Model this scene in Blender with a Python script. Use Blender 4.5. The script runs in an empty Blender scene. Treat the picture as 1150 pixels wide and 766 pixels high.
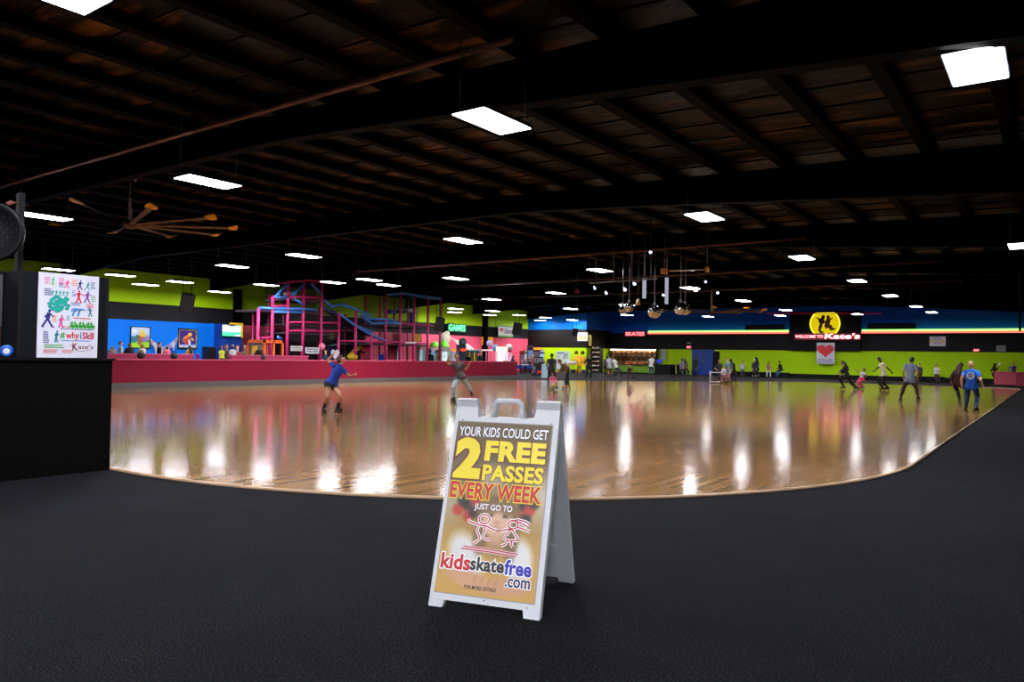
import bpy, bmesh, math, random
import numpy as np
from mathutils import Vector, Matrix
R = math.radians
PI = math.pi
rnd = random.Random(7)
scn = bpy.context.scene
COL = scn.collection

# ---------------------------------------------------------------- camera
H = 1.55
F = 845.0
yaw, pitch, roll = R(35.9), R(1.12), R(0.95)
FWD = Vector((-math.sin(yaw)*math.cos(pitch), math.cos(yaw)*math.cos(pitch), math.sin(pitch)))
r0 = Vector((math.cos(yaw), math.sin(yaw), 0)); u0 = r0.cross(FWD)
RIGHT = math.cos(roll)*r0 + math.sin(roll)*u0
UP = -math.sin(roll)*r0 + math.cos(roll)*u0
EYE = Vector((0, 0, H))
cd = bpy.data.cameras.new('camera'); cam = bpy.data.objects.new('camera', cd); COL.objects.link(cam)
cd.sensor_width = 36; cd.lens = F/1150*36; cd.clip_end = 300; cd.clip_start = .05
m = Matrix((RIGHT, UP, -FWD)).transposed().to_4x4(); m.translation = EYE
cam.matrix_world = m
scn.camera = cam

def ray(x, y): return FWD + RIGHT*((x-575)/F) - UP*((y-383)/F)
def onz(x, y, z=0.0):
    d = ray(x, y); return EYE + d*((z-H)/d.z)
def onX(x, y, X):
    d = ray(x, y); return EYE + d*(X/d.x)
def onY(x, y, Y):
    d = ray(x, y); return EYE + d*(Y/d.y)
def depth(p): return (Vector(p)-EYE).dot(FWD)
def ppm(p): return F/depth(p)          # pixels per metre at a place
def proj(p):
    v = Vector(p)-EYE; z = v.dot(FWD); return 575+F*v.dot(RIGHT)/z, 383-F*v.dot(UP)/z

# ---------------------------------------------------------------- materials
def lin(c):
    o = []
    for v in c[:3]:
        v = v/255.0
        o.append(v/12.92 if v <= .04045 else ((v+.055)/1.055)**2.4)
    return tuple(o)
_m = {}
def mat(name, rgb, rough=.6, metal=0.0, emit=0.0, var=.12, scale=6.0, bump=0.0, spec=.5, coat=0.0):
    key = (name, rgb, rough, metal, emit, var, scale, bump, spec, coat)
    if key in _m: return _m[key]
    ma = bpy.data.materials.new(name); ma.use_nodes = True
    nt = ma.node_tree; b = nt.nodes['Principled BSDF']
    c = lin(rgb)
    b.inputs['Roughness'].default_value = rough
    b.inputs['Metallic'].default_value = metal
    b.inputs['Specular IOR Level'].default_value = spec
    b.inputs['Coat Weight'].default_value = coat
    tc = nt.nodes.new('ShaderNodeTexCoord')
    nz = nt.nodes.new('ShaderNodeTexNoise'); nz.inputs['Scale'].default_value = scale; nz.inputs['Detail'].default_value = 4
    nt.links.new(tc.outputs['Object'], nz.inputs['Vector'])
    mx = nt.nodes.new('ShaderNodeMix'); mx.data_type = 'RGBA'
    mx.inputs['A'].default_value = tuple(v*(1-var) for v in c)+(1,)
    mx.inputs['B'].default_value = tuple(min(1, v*(1+var)) for v in c)+(1,)
    nt.links.new(nz.outputs['Fac'], mx.inputs['Factor'])
    nt.links.new(mx.outputs['Result'], b.inputs['Base Color'])
    if emit:
        nt.links.new(mx.outputs['Result'], b.inputs['Emission Color'])
        b.inputs['Emission Strength'].default_value = emit
    if bump:
        bp = nt.nodes.new('ShaderNodeBump'); bp.inputs['Strength'].default_value = bump; bp.inputs['Distance'].default_value = .01
        nt.links.new(nz.outputs['Fac'], bp.inputs['Height']); nt.links.new(bp.outputs['Normal'], b.inputs['Normal'])
    _m[key] = ma
    return ma
def glow(name, rgb, strength):
    key = ('glow', name, rgb, strength)
    if key in _m: return _m[key]
    ma = bpy.data.materials.new(name); ma.use_nodes = True
    nt = ma.node_tree; nt.nodes.remove(nt.nodes['Principled BSDF'])
    e = nt.nodes.new('ShaderNodeEmission'); e.inputs[0].default_value = lin(rgb)+(1,); e.inputs[1].default_value = strength
    nt.links.new(e.outputs[0], nt.nodes['Material Output'].inputs[0])
    _m[key] = ma
    return ma
def painted(name, rough=.45, emit=0.0):
    key = ('painted', name, rough, emit)
    if key in _m: return _m[key]
    ma = bpy.data.materials.new(name); ma.use_nodes = True
    nt = ma.node_tree; b = nt.nodes['Principled BSDF']; b.inputs['Roughness'].default_value = rough
    a = nt.nodes.new('ShaderNodeAttribute'); a.attribute_name = 'Col'
    nt.links.new(a.outputs['Color'], b.inputs['Base Color'])
    if emit:
        nt.links.new(a.outputs['Color'], b.inputs['Emission Color']); b.inputs['Emission Strength'].default_value = emit
    _m[key] = ma
    return ma

# ---------------------------------------------------------------- mesh builder
class MB:
    def __init__(s): s.bm = bmesh.new(); s.M = Matrix.Identity(4); s.i = 0; s.sm = False
    def v(s, p): return s.bm.verts.new(s.M @ Vector(p))
    def face(s, vs):
        try:
            f = s.bm.faces.new(vs); f.material_index = s.i; f.smooth = s.sm; return f
        except ValueError: return None
    def poly(s, pts): return s.face([s.v(p) for p in pts])
    def box(s, lo, hi):
        x0, y0, z0 = lo; x1, y1, z1 = hi
        v = [s.v(p) for p in ((x0,y0,z0),(x1,y0,z0),(x1,y1,z0),(x0,y1,z0),(x0,y0,z1),(x1,y0,z1),(x1,y1,z1),(x0,y1,z1))]
        for q in ((3,2,1,0),(4,5,6,7),(0,1,5,4),(1,2,6,5),(2,3,7,6),(3,0,4,7)): s.face([v[k] for k in q])
        return s
    def cbox(s, c, d, rz=0):
        o = s.M; s.M = o @ Matrix.Translation(c) @ Matrix.Rotation(rz, 4, 'Z')
        s.box((-d[0]/2,-d[1]/2,-d[2]/2), (d[0]/2,d[1]/2,d[2]/2)); s.M = o; return s
    def cyl(s, a, b, r, r2=None, n=10, cap=True):
        a = Vector(a); b = Vector(b); r2 = r if r2 is None else r2
        d = (b-a)
        if d.length < 1e-6: return s
        d.normalize(); t = Vector((0,0,1)) if abs(d.z) < .9 else Vector((1,0,0))
        x = d.cross(t).normalized(); y = d.cross(x)
        A = []; B = []
        for k in range(n):
            an = 2*PI*k/n; o = x*math.cos(an)+y*math.sin(an)
            A.append(s.v(a+o*r)); B.append(s.v(b+o*r2))
        sm = s.sm; s.sm = True
        for k in range(n): s.face([A[k], A[(k+1)%n], B[(k+1)%n], B[k]])
        s.sm = sm
        if cap: s.face(A[::-1]); s.face(B)
        return s
    def tube(s, pts, r, n=8, closed=False):
        pts = [Vector(p) for p in pts]; rings = []; N = len(pts)
        prev = None
        for k, p in enumerate(pts):
            if closed: d = pts[(k+1) % N]-pts[k-1]
            else: d = pts[min(k+1, N-1)]-pts[max(k-1, 0)]
            d.normalize()
            if prev is None:
                t = Vector((0,0,1)) if abs(d.z) < .9 else Vector((1,0,0)); x = d.cross(t).normalized()
            else:
                x = (prev-d*prev.dot(d)); x = x.normalized() if x.length > 1e-5 else d.orthogonal().normalized()
            prev = x; y = d.cross(x)
            rr = r[k] if isinstance(r, (list, tuple)) else r
            rings.append([s.v(p+(x*math.cos(2*PI*q/n)+y*math.sin(2*PI*q/n))*rr) for q in range(n)])
        sm = s.sm; s.sm = True
        for k in range(N if closed else N-1):
            a = rings[k]; b = rings[(k+1) % N]
            for q in range(n): s.face([a[q], a[(q+1)%n], b[(q+1)%n], b[q]])
        s.sm = sm
        if not closed: s.face(rings[0][::-1]); s.face(rings[-1])
        return s
    def ball(s, c, r, nu=14, nv=9, rot=None, lo=-1.0, hi=1.0):
        if not isinstance(r, (list, tuple)): r = (r, r, r)
        c = Vector(c); rot = rot or Matrix.Identity(3)
        rings = []
        for j in range(nv+1):
            ph = -PI/2+PI*j/nv; zz = max(lo, min(hi, math.sin(ph))); cr = math.sqrt(max(0, 1-zz*zz))
            if cr < 1e-4: rings.append([s.v(c+rot @ Vector((0, 0, zz*r[2])))])
            else: rings.append([s.v(c+rot @ Vector((math.cos(2*PI*k/nu)*cr*r[0], math.sin(2*PI*k/nu)*cr*r[1], zz*r[2]))) for k in range(nu)])
        sm = s.sm; s.sm = True
        for j in range(nv):
            a, b = rings[j], rings[j+1]
            for k in range(nu):
                if len(a) == 1 and len(b) == 1: continue
                if len(a) == 1: s.face([a[0], b[(k+1)%nu], b[k]])
                elif len(b) == 1: s.face([a[k], a[(k+1)%nu], b[0]])
                else: s.face([a[k], a[(k+1)%nu], b[(k+1)%nu], b[k]])
        s.sm = sm
        if len(rings[0]) > 1: s.face(rings[0][::-1])
        if len(rings[-1]) > 1: s.face(rings[-1])
        return s
    def prism(s, pts, h, cap=True):
        """pts: list of 2-D points (x,y) in the current frame, extruded in z from 0 to h"""
        A = [s.v((p[0], p[1], 0)) for p in pts]; B = [s.v((p[0], p[1], h)) for p in pts]
        n = len(pts)
        for k in range(n): s.face([A[k], A[(k+1)%n], B[(k+1)%n], B[k]])
        if cap: s.face(A[::-1]); s.face(B)
        return s
    def lathe(s, prof, c=(0,0,0), n=16):
        c = Vector(c)
        rings = [[s.v(c+Vector((math.cos(2*PI*k/n)*r, math.sin(2*PI*k/n)*r, z))) for k in range(n)] for r, z in prof]
        sm = s.sm; s.sm = True
        for a, b in zip(rings, rings[1:]):
            for k in range(n): s.face([a[k], a[(k+1)%n], b[(k+1)%n], b[k]])
        s.sm = sm
        s.face(rings[0][::-1]); s.face(rings[-1]); return s
    def text(s, string, rect, z=0.0, off=0.0, base_off=None, shear=0.0):
        """flat lettering fitted into rect (x0,y0,x1,y1) of the current frame"""
        bo = off if base_off is None else base_off
        vs, fs, bb = glyphs(string, off, bo)
        bb0 = glyphs(string, bo, bo)[2]
        x0, y0, x1, y1 = rect
        sx = (x1-x0)/max(1e-6, bb0[2]-bb0[0]); sy = (y1-y0)/max(1e-6, bb0[3]-bb0[1])
        V = [s.v((x0+(a-bb0[0])*sx+shear*(b-bb0[1])*sy, y0+(b-bb0[1])*sy, z)) for a, b in vs]
        for f in fs: s.face([V[k] for k in f])
        return s
    def build(s, name, mats, parent=None, world=False, bevel=0):
        if bevel: 
            bmesh.ops.bevel(s.bm, geom=[e for e in s.bm.edges if e.is_manifold and e.calc_face_angle(0) > .6], offset=bevel, segments=2, affect='EDGES', profile=.5)
        if world and parent is not None:
            bmesh.ops.transform(s.bm, matrix=parent.matrix_basis.inverted(), verts=s.bm.verts)
        me = bpy.data.meshes.new(name); s.bm.to_mesh(me); s.bm.free()
        for x in (mats if isinstance(mats, (list, tuple)) else [mats]): me.materials.append(x)
        o = bpy.data.objects.new(name, me); COL.objects.link(o)
        if parent is not None: o.parent = parent
        return o

_g = {}
SPC = 2.2
def glyphs(string, off=0.0, soff=None):
    soff = off if soff is None else soff
    k = (string, off, soff)
    if k in _g: return _g[k]
    c = bpy.data.curves.new('lettering_curve', 'FONT'); c.body = string; c.offset = off; c.space_character = 1.0+max(0, soff-.02)*SPC; c.resolution_u = 3
    o = bpy.data.objects.new('lettering_curve', c); COL.objects.link(o)
    dg = bpy.context.evaluated_depsgraph_get()
    me = bpy.data.meshes.new_from_object(o.evaluated_get(dg))
    vs = [(v.co.x, v.co.y) for v in me.vertices]; fs = [tuple(p.vertices) for p in me.polygons]
    bpy.data.objects.remove(o); bpy.data.curves.remove(c); bpy.data.meshes.remove(me)
    xs = [a for a, b in vs] or [0, 1]; ys = [b for a, b in vs] or [0, 1]
    _g[k] = (vs, fs, (min(xs), min(ys), max(xs), max(ys)))
    return _g[k]

def tag(o, label=None, cat=None, group=None, kind=None):
    if label: o['label'] = label
    if cat: o['category'] = cat
    if group: o['group'] = group
    if kind: o['kind'] = kind
    return o
def thing(name, label, cat, loc=(0,0,0), rz=0, group=None):
    o = bpy.data.objects.new(name, None); COL.objects.link(o)
    o.matrix_basis = Matrix.Translation(Vector(loc)) @ Matrix.Rotation(rz, 4, 'Z')
    o.empty_display_size = .1
    return tag(o, label, cat, group)
def struct(name, mb, m): return tag(mb.build(name, m), kind='structure')
def copy_tree(o, parent=None):
    c = o.copy(); COL.objects.link(c)
    if parent is not None: c.parent = parent
    for ch in list(o.children): copy_tree(ch, c)
    return c
def frame(o, x, y, n=None):
    """matrix with origin o, axes x,y and normal x×y"""
    x = Vector(x).normalized(); y = Vector(y).normalized(); z = x.cross(y).normalized() if n is None else Vector(n).normalized()
    M = Matrix((x, y, z)).transposed().to_4x4(); M.translation = Vector(o); return M
FX = lambda o: frame(o, (0,1,0), (0,0,1))        # drawn on a wall that faces +X  (u = +Y, v = up)
FY = lambda o: frame(o, (1,0,0), (0,0,1))        # drawn on a wall that faces -Y  (u = +X, v = up)
def picture(name, w, h, nx, ny, fn, M, parent, rough=.45, emit=0.0, world=False):
    """a soft painted picture: grid with a colour per corner"""
    me = bpy.data.meshes.new(name)
    inv = parent.matrix_basis.inverted() if (world and parent is not None) else Matrix.Identity(4)
    MM = inv @ M
    vs = [MM @ Vector((w*i/nx, h*j/ny, 0)) for j in range(ny+1) for i in range(nx+1)]
    fs = [(j*(nx+1)+i, j*(nx+1)+i+1, (j+1)*(nx+1)+i+1, (j+1)*(nx+1)+i) for j in range(ny) for i in range(nx)]
    me.from_pydata(vs, [], fs)
    ca = me.color_attributes.new('Col', 'FLOAT_COLOR', 'POINT')
    for j in range(ny+1):
        for i in range(nx+1):
            ca.data[j*(nx+1)+i].color = lin(fn(i/nx, 1-j/ny))+(1,)
    me.materials.append(painted('printed_picture', rough, emit))
    o = bpy.data.objects.new(name, me); COL.objects.link(o)
    if parent is not None: o.parent = parent
    return o
def ell(u, v, cu, cv, ru, rv, soft=.25, ang=0):
    du, dv = u-cu, v-cv
    if ang: du, dv = du*math.cos(ang)+dv*math.sin(ang), -du*math.sin(ang)+dv*math.cos(ang)
    d = math.hypot(du/ru, dv/rv)
    return max(0.0, min(1.0, (1+soft-d)/(2*soft)))
def mixc(a, b, t): return tuple(x+(y-x)*t for x, y in zip(a, b))

# ---------------------------------------------------------------- common materials
BLACK = mat('black_paint', (9,9,11), .7, spec=.25)
SATIN = mat('satin_black', (18,18,22), .4)
STEEL = mat('black_painted_steel', (1,1,1), .8, spec=.06)
CHROME = mat('brushed_metal', (190,190,195), .25, 1.0)
GREYM = mat('grey_metal', (120,120,125), .4, .8)
WHITE = mat('white_plastic', (225,225,228), .4, var=.04)
PINK = mat('crimson_pink_paint', (140,18,52), .55, spec=.2, var=.07, scale=2)
PINKP = mat('pink_tube', (206,38,110), .4)
BLUEP = mat('blue_padding', (60,128,205), .5)
PANEL_E = 130.0; EXPO = 0.0
# ================================================================ SETTING
# rink wood
def wood():
    ma = bpy.data.materials.new('varnished_maple_boards'); ma.use_nodes = True
    nt = ma.node_tree; b = nt.nodes['Principled BSDF']; L = nt.links.new; N = nt.nodes.new
    tc = N('ShaderNodeTexCoord')
    mp = N('ShaderNodeMapping'); mp.inputs['Rotation'].default_value = (0, 0, PI/2)
    L(tc.outputs['Object'], mp.inputs['Vector'])
    br = N('ShaderNodeTexBrick'); br.inputs['Scale'].default_value = 1.0
    br.inputs['Brick Width'].default_value = 2.4; br.inputs['Row Height'].default_value = .085; br.inputs['Mortar Size'].default_value = .0025
    br.inputs['Color1'].default_value = lin((166,125,80))+(1,); br.inputs['Color2'].default_value = lin((148,107,67))+(1,); br.inputs['Mortar'].default_value = lin((104,70,42))+(1,)
    L(mp.outputs[0], br.inputs['Vector'])
    nz = N('ShaderNodeTexNoise'); nz.inputs['Scale'].default_value = .35; nz.inputs['Detail'].default_value = 5
    L(tc.outputs['Object'], nz.inputs['Vector'])
    mx = N('ShaderNodeMix'); mx.data_type = 'RGBA'; mx.blend_type = 'MULTIPLY'
    rp = N('ShaderNodeValToRGB'); rp.color_ramp.elements[0].position = .3; rp.color_ramp.elements[0].color = (.72,.68,.64,1); rp.color_ramp.elements[1].position = .7; rp.color_ramp.elements[1].color = (1,1,1,1)
    L(nz.outputs['Fac'], rp.inputs[0]); mx.inputs['Factor'].default_value = 1
    L(br.outputs['Color'], mx.inputs['A']); L(rp.outputs[0], mx.inputs['B']); L(mx.outputs['Result'], b.inputs['Base Color'])
    b.inputs['Roughness'].default_value = .105
    b.inputs['Specular IOR Level'].default_value = .16
    b2 = N('ShaderNodeTexNoise'); b2.inputs['Scale'].default_value = 2.2; b2.inputs['Detail'].default_value = 6; b2.inputs['Roughness'].default_value = .6
    L(tc.outputs['Object'], b2.inputs['Vector'])
    ad = N('ShaderNodeMath'); ad.operation = 'MULTIPLY_ADD'; L(br.outputs['Fac'], ad.inputs[0]); ad.inputs[1].default_value = -.05; L(b2.outputs['Fac'], ad.inputs[2])
    bp = N('ShaderNodeBump'); bp.inputs['Strength'].default_value = .15; bp.inputs['Distance'].default_value = .02
    L(ad.outputs[0], bp.inputs['Height']); L(bp.outputs['Normal'], b.inputs['Normal'])
    return ma
def carpet(name, dark, light):
    ma = bpy.data.materials.new(name); ma.use_nodes = True
    nt = ma.node_tree; b = nt.nodes['Principled BSDF']; L = nt.links.new; N = nt.nodes.new
    tc = N('ShaderNodeTexCoord')
    n1 = N('ShaderNodeTexNoise'); n1.inputs['Scale'].default_value = 84; n1.inputs['Detail'].default_value = 3
    n2 = N('ShaderNodeTexNoise'); n2.inputs['Scale'].default_value = 1.1; n2.inputs['Detail'].default_value = 6; n2.inputs['Roughness'].default_value = .7
    L(tc.outputs['Object'], n1.inputs['Vector']); L(tc.outputs['Object'], n2.inputs['Vector'])
    r1 = N('ShaderNodeValToRGB'); e = r1.color_ramp.elements; e[0].position = .46; e[0].color = lin(dark)+(1,); e[1].position = .64; e[1].color = lin(light)+(1,)
    L(n1.outputs['Fac'], r1.inputs[0])
    r2 = N('ShaderNodeValToRGB'); e = r2.color_ramp.elements; e[0].position = .3; e[0].color = (.55,.55,.55,1); e[1].position = .7; e[1].color = (1.25,1.25,1.25,1)
    L(n2.outputs['Fac'], r2.inputs[0])
    mx = N('ShaderNodeMix'); mx.data_type = 'RGBA'; mx.blend_type = 'MULTIPLY'; mx.inputs['Factor'].default_value = 1
    L(r1.outputs[0], mx.inputs['A']); L(r2.outputs[0], mx.inputs['B']); L(mx.outputs['Result'], b.inputs['Base Color'])
    b.inputs['Roughness'].default_value = .95; b.inputs['Specular IOR Level'].default_value = .1
    bp = N('ShaderNodeBump'); bp.inputs['Strength'].default_value = .5; bp.inputs['Distance'].default_value = .008
    L(n1.outputs['Fac'], bp.inputs['Height']); L(bp.outputs['Normal'], b.inputs['Normal'])
    return ma

XL, XR, YF, YB = -45.0, 6.0, -14.0, 70.0       # the hall
RX0, RX1, RY0, RY1 = -29.4, -1.75, 4.86, 57.0 # the rink
mb = MB(); mb.box((XL-.3, YF-.3, -.2), (XR+.3, 34, 0)); struct('floor', mb, carpet('dark_blue_grey_carpet', (0,0,1), (38,39,47)))
mb = MB(); mb.box((XL-.3, 34, -.2), (XR+.3, YB+.3, 0)); struct('floor', mb, carpet('grazing_lit_carpet', (16,15,16), (66,61,63)))  # far carpet in lighter grey; grazing light put into its colour

def arc(cx, cy, r, a0, a1, n): return [(cx+r*math.cos(R(a0+(a1-a0)*k/n)), cy+r*math.sin(R(a0+(a1-a0)*k/n))) for k in range(n+1)]
rc = 7.9
outline = [(RX0, RY0)] + arc(RX1-rc, RY0+rc, rc, -90, 0, 28) + arc(RX1-2.0, RY1-2.0, 2.0, 0, 90, 8) \
    + [(-12, RY1), (-14.4, 56.2), (-16.3, 54.3), (-19.5, 49.3), (-22.6, 44.6), (-26, 40.6), (RX0, 37.2)]
mb = MB(); mb.prism(outline, .012); struct('floor', mb, wood())
mb = MB(); mb.tube([(x, y, .012) for x, y in outline[:39]], .022, 6)
struct('trim_1', mb, mat('pale_wood_edge_strip', (196,160,124), .4))
ringm = mat('dark_floor_paint', (70,46,32), .12, spec=.35)
k = 0
for (px, py), r in (((738, 501.5), .95), ((310, 456), 1.9), ((455, 452), 1.7)):
    c = onz(px, py); mb = MB(); n = 56; z = .0135
    A = [mb.v((c.x+r*math.cos(2*PI*q/n), c.y+r*math.sin(2*PI*q/n), z)) for q in range(n)]
    B = [mb.v((c.x+(r-.055)*math.cos(2*PI*q/n), c.y+(r-.055)*math.sin(2*PI*q/n), z)) for q in range(n)]
    for q in range(n): mb.face([A[q], A[(q+1)%n], B[(q+1)%n], B[q]])
    struct('floor_marking', mb, ringm)

GREEN = mat('lime_green_wall_paint', (172,216,0), .6, spec=.15, var=.06, scale=1.5)
BLUEW = mat('bright_blue_wall_paint', (0,108,212), .6, spec=.15, var=.06, scale=1.5)
NAVY = mat('deep_blue_wall_paint', (2,96,220), .6, spec=.15, var=.08, scale=1.5)
PINKW = mat('pink_wall_paint', (226,74,104), .55, var=.06, scale=1.5)
DARKW = mat('charcoal_wall_band', (22,21,25), .7, var=.1, spec=.2)
BROWNW = mat('dark_brown_wall_band', (20,14,12), .7, var=.15, spec=.2)
ZT = 7.1
# left wall: blue snack area, pink play and arcade area, charcoal band, lime green above
mb = MB()
def band(mb, i, a, b):
    mb.i = i; mb.box(a, b)
band(mb, 0, (XL-.3, YF, 0), (XL, 30.4, 3.33)); band(mb, 1, (XL-.3, 30.4, 0), (XL, YB, 3.33))
band(mb, 2, (XL-.3, YF, 3.33), (XL, YB, 4.36)); band(mb, 3, (XL-.3, YF, 4.36), (XL, YB, ZT))
struct('wall_left', mb, [BLUEW, PINKW, DARKW, GREEN])
# back wall: the snack-bar stretch stands five metres forward
mb = MB()
band(mb, 0, (XL, 65, 0), (-37.9, 65.3, 2.44)); band(mb, 1, (XL, 65, 2.44), (-37.9, 65.3, 4.3)); band(mb, 2, (XL, 65, 4.3), (-37.9, 65.3, ZT))
mb.i = 2; mb.box((-38.2, 65.3, 4.3), (-37.9, YB, ZT)); mb.i = 1; mb.box((-38.2, 65.3, 2.44), (-37.9, YB, 4.3)); mb.i = 0; mb.box((-38.2, 65.3, 0), (-37.9, YB, 2.44))
struct('wall_back', mb, [GREEN, BROWNW, BLUEW])
mb = MB()
band(mb, 0, (-37.9, YB, 0), (XR, YB+.3, 2.45)); band(mb, 1, (-37.9, YB-.05, 2.45), (XR, YB+.3, 4.08)); band(mb, 2, (-37.9, YB, 4.08), (XR, YB+.3, ZT))
struct('wall_back', mb, [GREEN, DARKW, NAVY])
mb = MB(); mb.box((XR, YF, 0), (XR+.3, YB, ZT)); struct('wall_right', mb, DARKW)
mb = MB(); mb.box((XL-.3, YF-.3, 0), (XR+.3, YF, ZT)); struct('wall_front', mb, DARKW)
mb = MB(); mb.box((-26.3, YB-.06, 0), (XR, YB, .36)); struct('baseboard_back', mb, BLACK)
# blue door alcove in the back wall
mb = MB(); mb.i = 0
mb.box((-28.9, YB-.03, 0), (-26.6, YB, 2.45))
struct('door_1', mb, mat('royal_blue_door_paint', (8,60,150), .5))
mb = MB(); mb.box((-26.75, YB-.10, 0), (-26.1, YB, 2.3)); struct('trim_2', mb, BLACK)

# ceiling: foil-faced insulation over purlins
def insulation():
    ma = bpy.data.materials.new('sagging_foil_insulation'); ma.use_nodes = True
    nt = ma.node_tree; b = nt.nodes['Principled BSDF']; L = nt.links.new; N = nt.nodes.new
    tc = N('ShaderNodeTexCoord'); mp = N('ShaderNodeMapping'); mp.inputs['Scale'].default_value = (.35, 1.3, 1); L(tc.outputs['Object'], mp.inputs['Vector'])
    n = N('ShaderNodeTexNoise'); n.inputs['Scale'].default_value = 1.7; n.inputs['Detail'].default_value = 8; n.inputs['Roughness'].default_value = .65; n.inputs['Distortion'].default_value = .6
    L(mp.outputs[0], n.inputs['Vector'])
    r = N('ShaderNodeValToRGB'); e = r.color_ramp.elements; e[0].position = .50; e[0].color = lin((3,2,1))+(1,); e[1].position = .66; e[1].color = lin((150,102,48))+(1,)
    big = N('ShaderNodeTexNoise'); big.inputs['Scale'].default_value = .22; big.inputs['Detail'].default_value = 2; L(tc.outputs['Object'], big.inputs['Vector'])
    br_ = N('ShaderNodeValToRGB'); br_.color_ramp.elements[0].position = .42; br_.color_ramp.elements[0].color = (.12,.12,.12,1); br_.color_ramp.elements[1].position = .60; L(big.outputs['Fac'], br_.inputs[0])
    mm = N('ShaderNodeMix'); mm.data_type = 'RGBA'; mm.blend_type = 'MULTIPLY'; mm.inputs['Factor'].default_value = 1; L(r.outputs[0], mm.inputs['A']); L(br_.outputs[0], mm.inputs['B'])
    L(n.outputs['Fac'], r.inputs[0]); L(mm.outputs['Result'], b.inputs['Base Color']); b.inputs['Roughness'].default_value = .5; b.inputs['Specular IOR Level'].default_value = .15
    bp = N('ShaderNodeBump'); bp.inputs['Strength'].default_value = 1; bp.inputs['Distance'].default_value = .15
    L(n.outputs['Fac'], bp.inputs['Height']); L(bp.outputs['Normal'], b.inputs['Normal'])
    return ma
def roof(x): return 7.0-.026*abs(x+22)
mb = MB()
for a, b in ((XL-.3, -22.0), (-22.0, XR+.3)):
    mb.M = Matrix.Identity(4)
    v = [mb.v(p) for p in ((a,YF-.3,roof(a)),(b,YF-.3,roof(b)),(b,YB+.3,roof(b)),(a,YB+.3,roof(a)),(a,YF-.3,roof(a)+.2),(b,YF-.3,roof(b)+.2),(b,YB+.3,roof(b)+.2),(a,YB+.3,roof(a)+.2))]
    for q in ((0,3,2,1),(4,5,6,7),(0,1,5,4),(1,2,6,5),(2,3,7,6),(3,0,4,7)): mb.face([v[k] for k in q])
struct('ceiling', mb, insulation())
x = XL+.8
while x < XR:
    mb = MB(); mb.box((x-.05, YF, roof(x)-.22), (x+.05, YB, roof(x))); mb.box((x-.12, YF, roof(x)-.23), (x+.12, YB, roof(x)-.21)); struct('ceiling_purlin', mb, STEEL); x += 1.55
# cross battens carrying the insulation
y = -2.0
while y < 40:
    mb = MB()
    v = mb.tube([(-30, y, roof(-30)-.05), (-22, y, roof(-22)-.05), (XR, y, roof(XR)-.05)], .02, 4); struct('ceiling_batten', mb, STEEL); y += 1.15
# tapered steel frames
def frame_low(x):
    if x > -14: return 6.05-.95*max(0, (x+14)/14.5)**1.15
    if x < -36: return 6.05-.62*max(0, (-36-x)/9.0)**1.1
    return 6.05
for k in range(8):
    y = 10.0+9.14*k
    if y > YB: break
    mb = MB(); xs = [XL+k2*(XR-XL)/34 for k2 in range(35)]
    top = [(x, roof(x)-.23) for x in xs]; low = [(x, frame_low(x)) for x in xs]
    for i in range(34):
        for yy in (y-.012, y+.012):
            mb.poly([(low[i][0], yy, low[i][1]), (low[i+1][0], yy, low[i+1][1]), (top[i+1][0], yy, top[i+1][1]), (top[i][0], yy, top[i][1])])
        for (a, b, s) in ((low[i], low[i+1], .14), (top[i], top[i+1], .14)):
            for dz in (-.012, .012): mb.poly([(a[0], y-s, a[1]+dz), (b[0], y-s, b[1]+dz), (b[0], y+s, b[1]+dz), (a[0], y+s, a[1]+dz)])
            for sy in (-s, s): mb.poly([(a[0], y+sy, a[1]-.012), (b[0], y+sy, b[1]-.012), (b[0], y+sy, b[1]+.012), (a[0], y+sy, a[1]+.012)])
    struct('ceiling_beam', mb, STEEL)
for y in (11.5, 20.7, 30.2, 57.4):
    mb = MB(); mb.box((XL+.01, y-.2, 0), (XL+.45, y+.2, frame_low(XL+.5)+.25)); struct('column', mb, STEEL)
# pipes hung along the frames
def pipe(name, a, b, r, m): 
    mb = MB(); mb.tube([a, b], r, 8); struct(name, mb, m)
RUST = mat('brown_painted_pipe', (104,66,52), .5, .3)
pipe('ceiling_pipe', (-29.7, 9.0, 6.275), (-6.6, 9.0, 6.275), .05, mat('rust_primer_pipe', (126,82,66), .5))
a = onY(400, 293, 27.9); b = onY(905, 243, 27.9); pipe('ceiling_pipe', (a.x, 27.9, 5.93), (b.x, 27.9, 5.93), .05, RUST)
for yy in (36.9, 46.1): pipe('ceiling_pipe', (-32, yy, 5.9), (-4, yy, 5.9), .04, RUST)

# low crimson wall along the rink with its grey kerb
WX = -29.5
mb = MB(); mb.box((XL, 11.5, 0), (-30.1, 25.0, .6)); mb.box((-33.4, 25.0, 0), (-30.1, 33.4, .6)); struct('floor', mb, carpet('dark_platform_carpet', (20,18,22), (60,56,62)))
mb = MB(); mb.box((WX-.22, 11, .24), (WX, 41.4, 1.13)); struct('wall_rink', mb, PINK)
mb = MB(); mb.box((WX-.26, 11, 1.13), (WX+.03, 41.45, 1.17)); struct('trim_3', mb, mat('pink_cap_board', (206,84,112), .45))
mb = MB(); mb.box((WX-.2, 11, 0), (WX+.04, 41.4, .24)); struct('baseboard_rink', mb, mat('grey_kerb', (98,92,92), .7))
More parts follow.
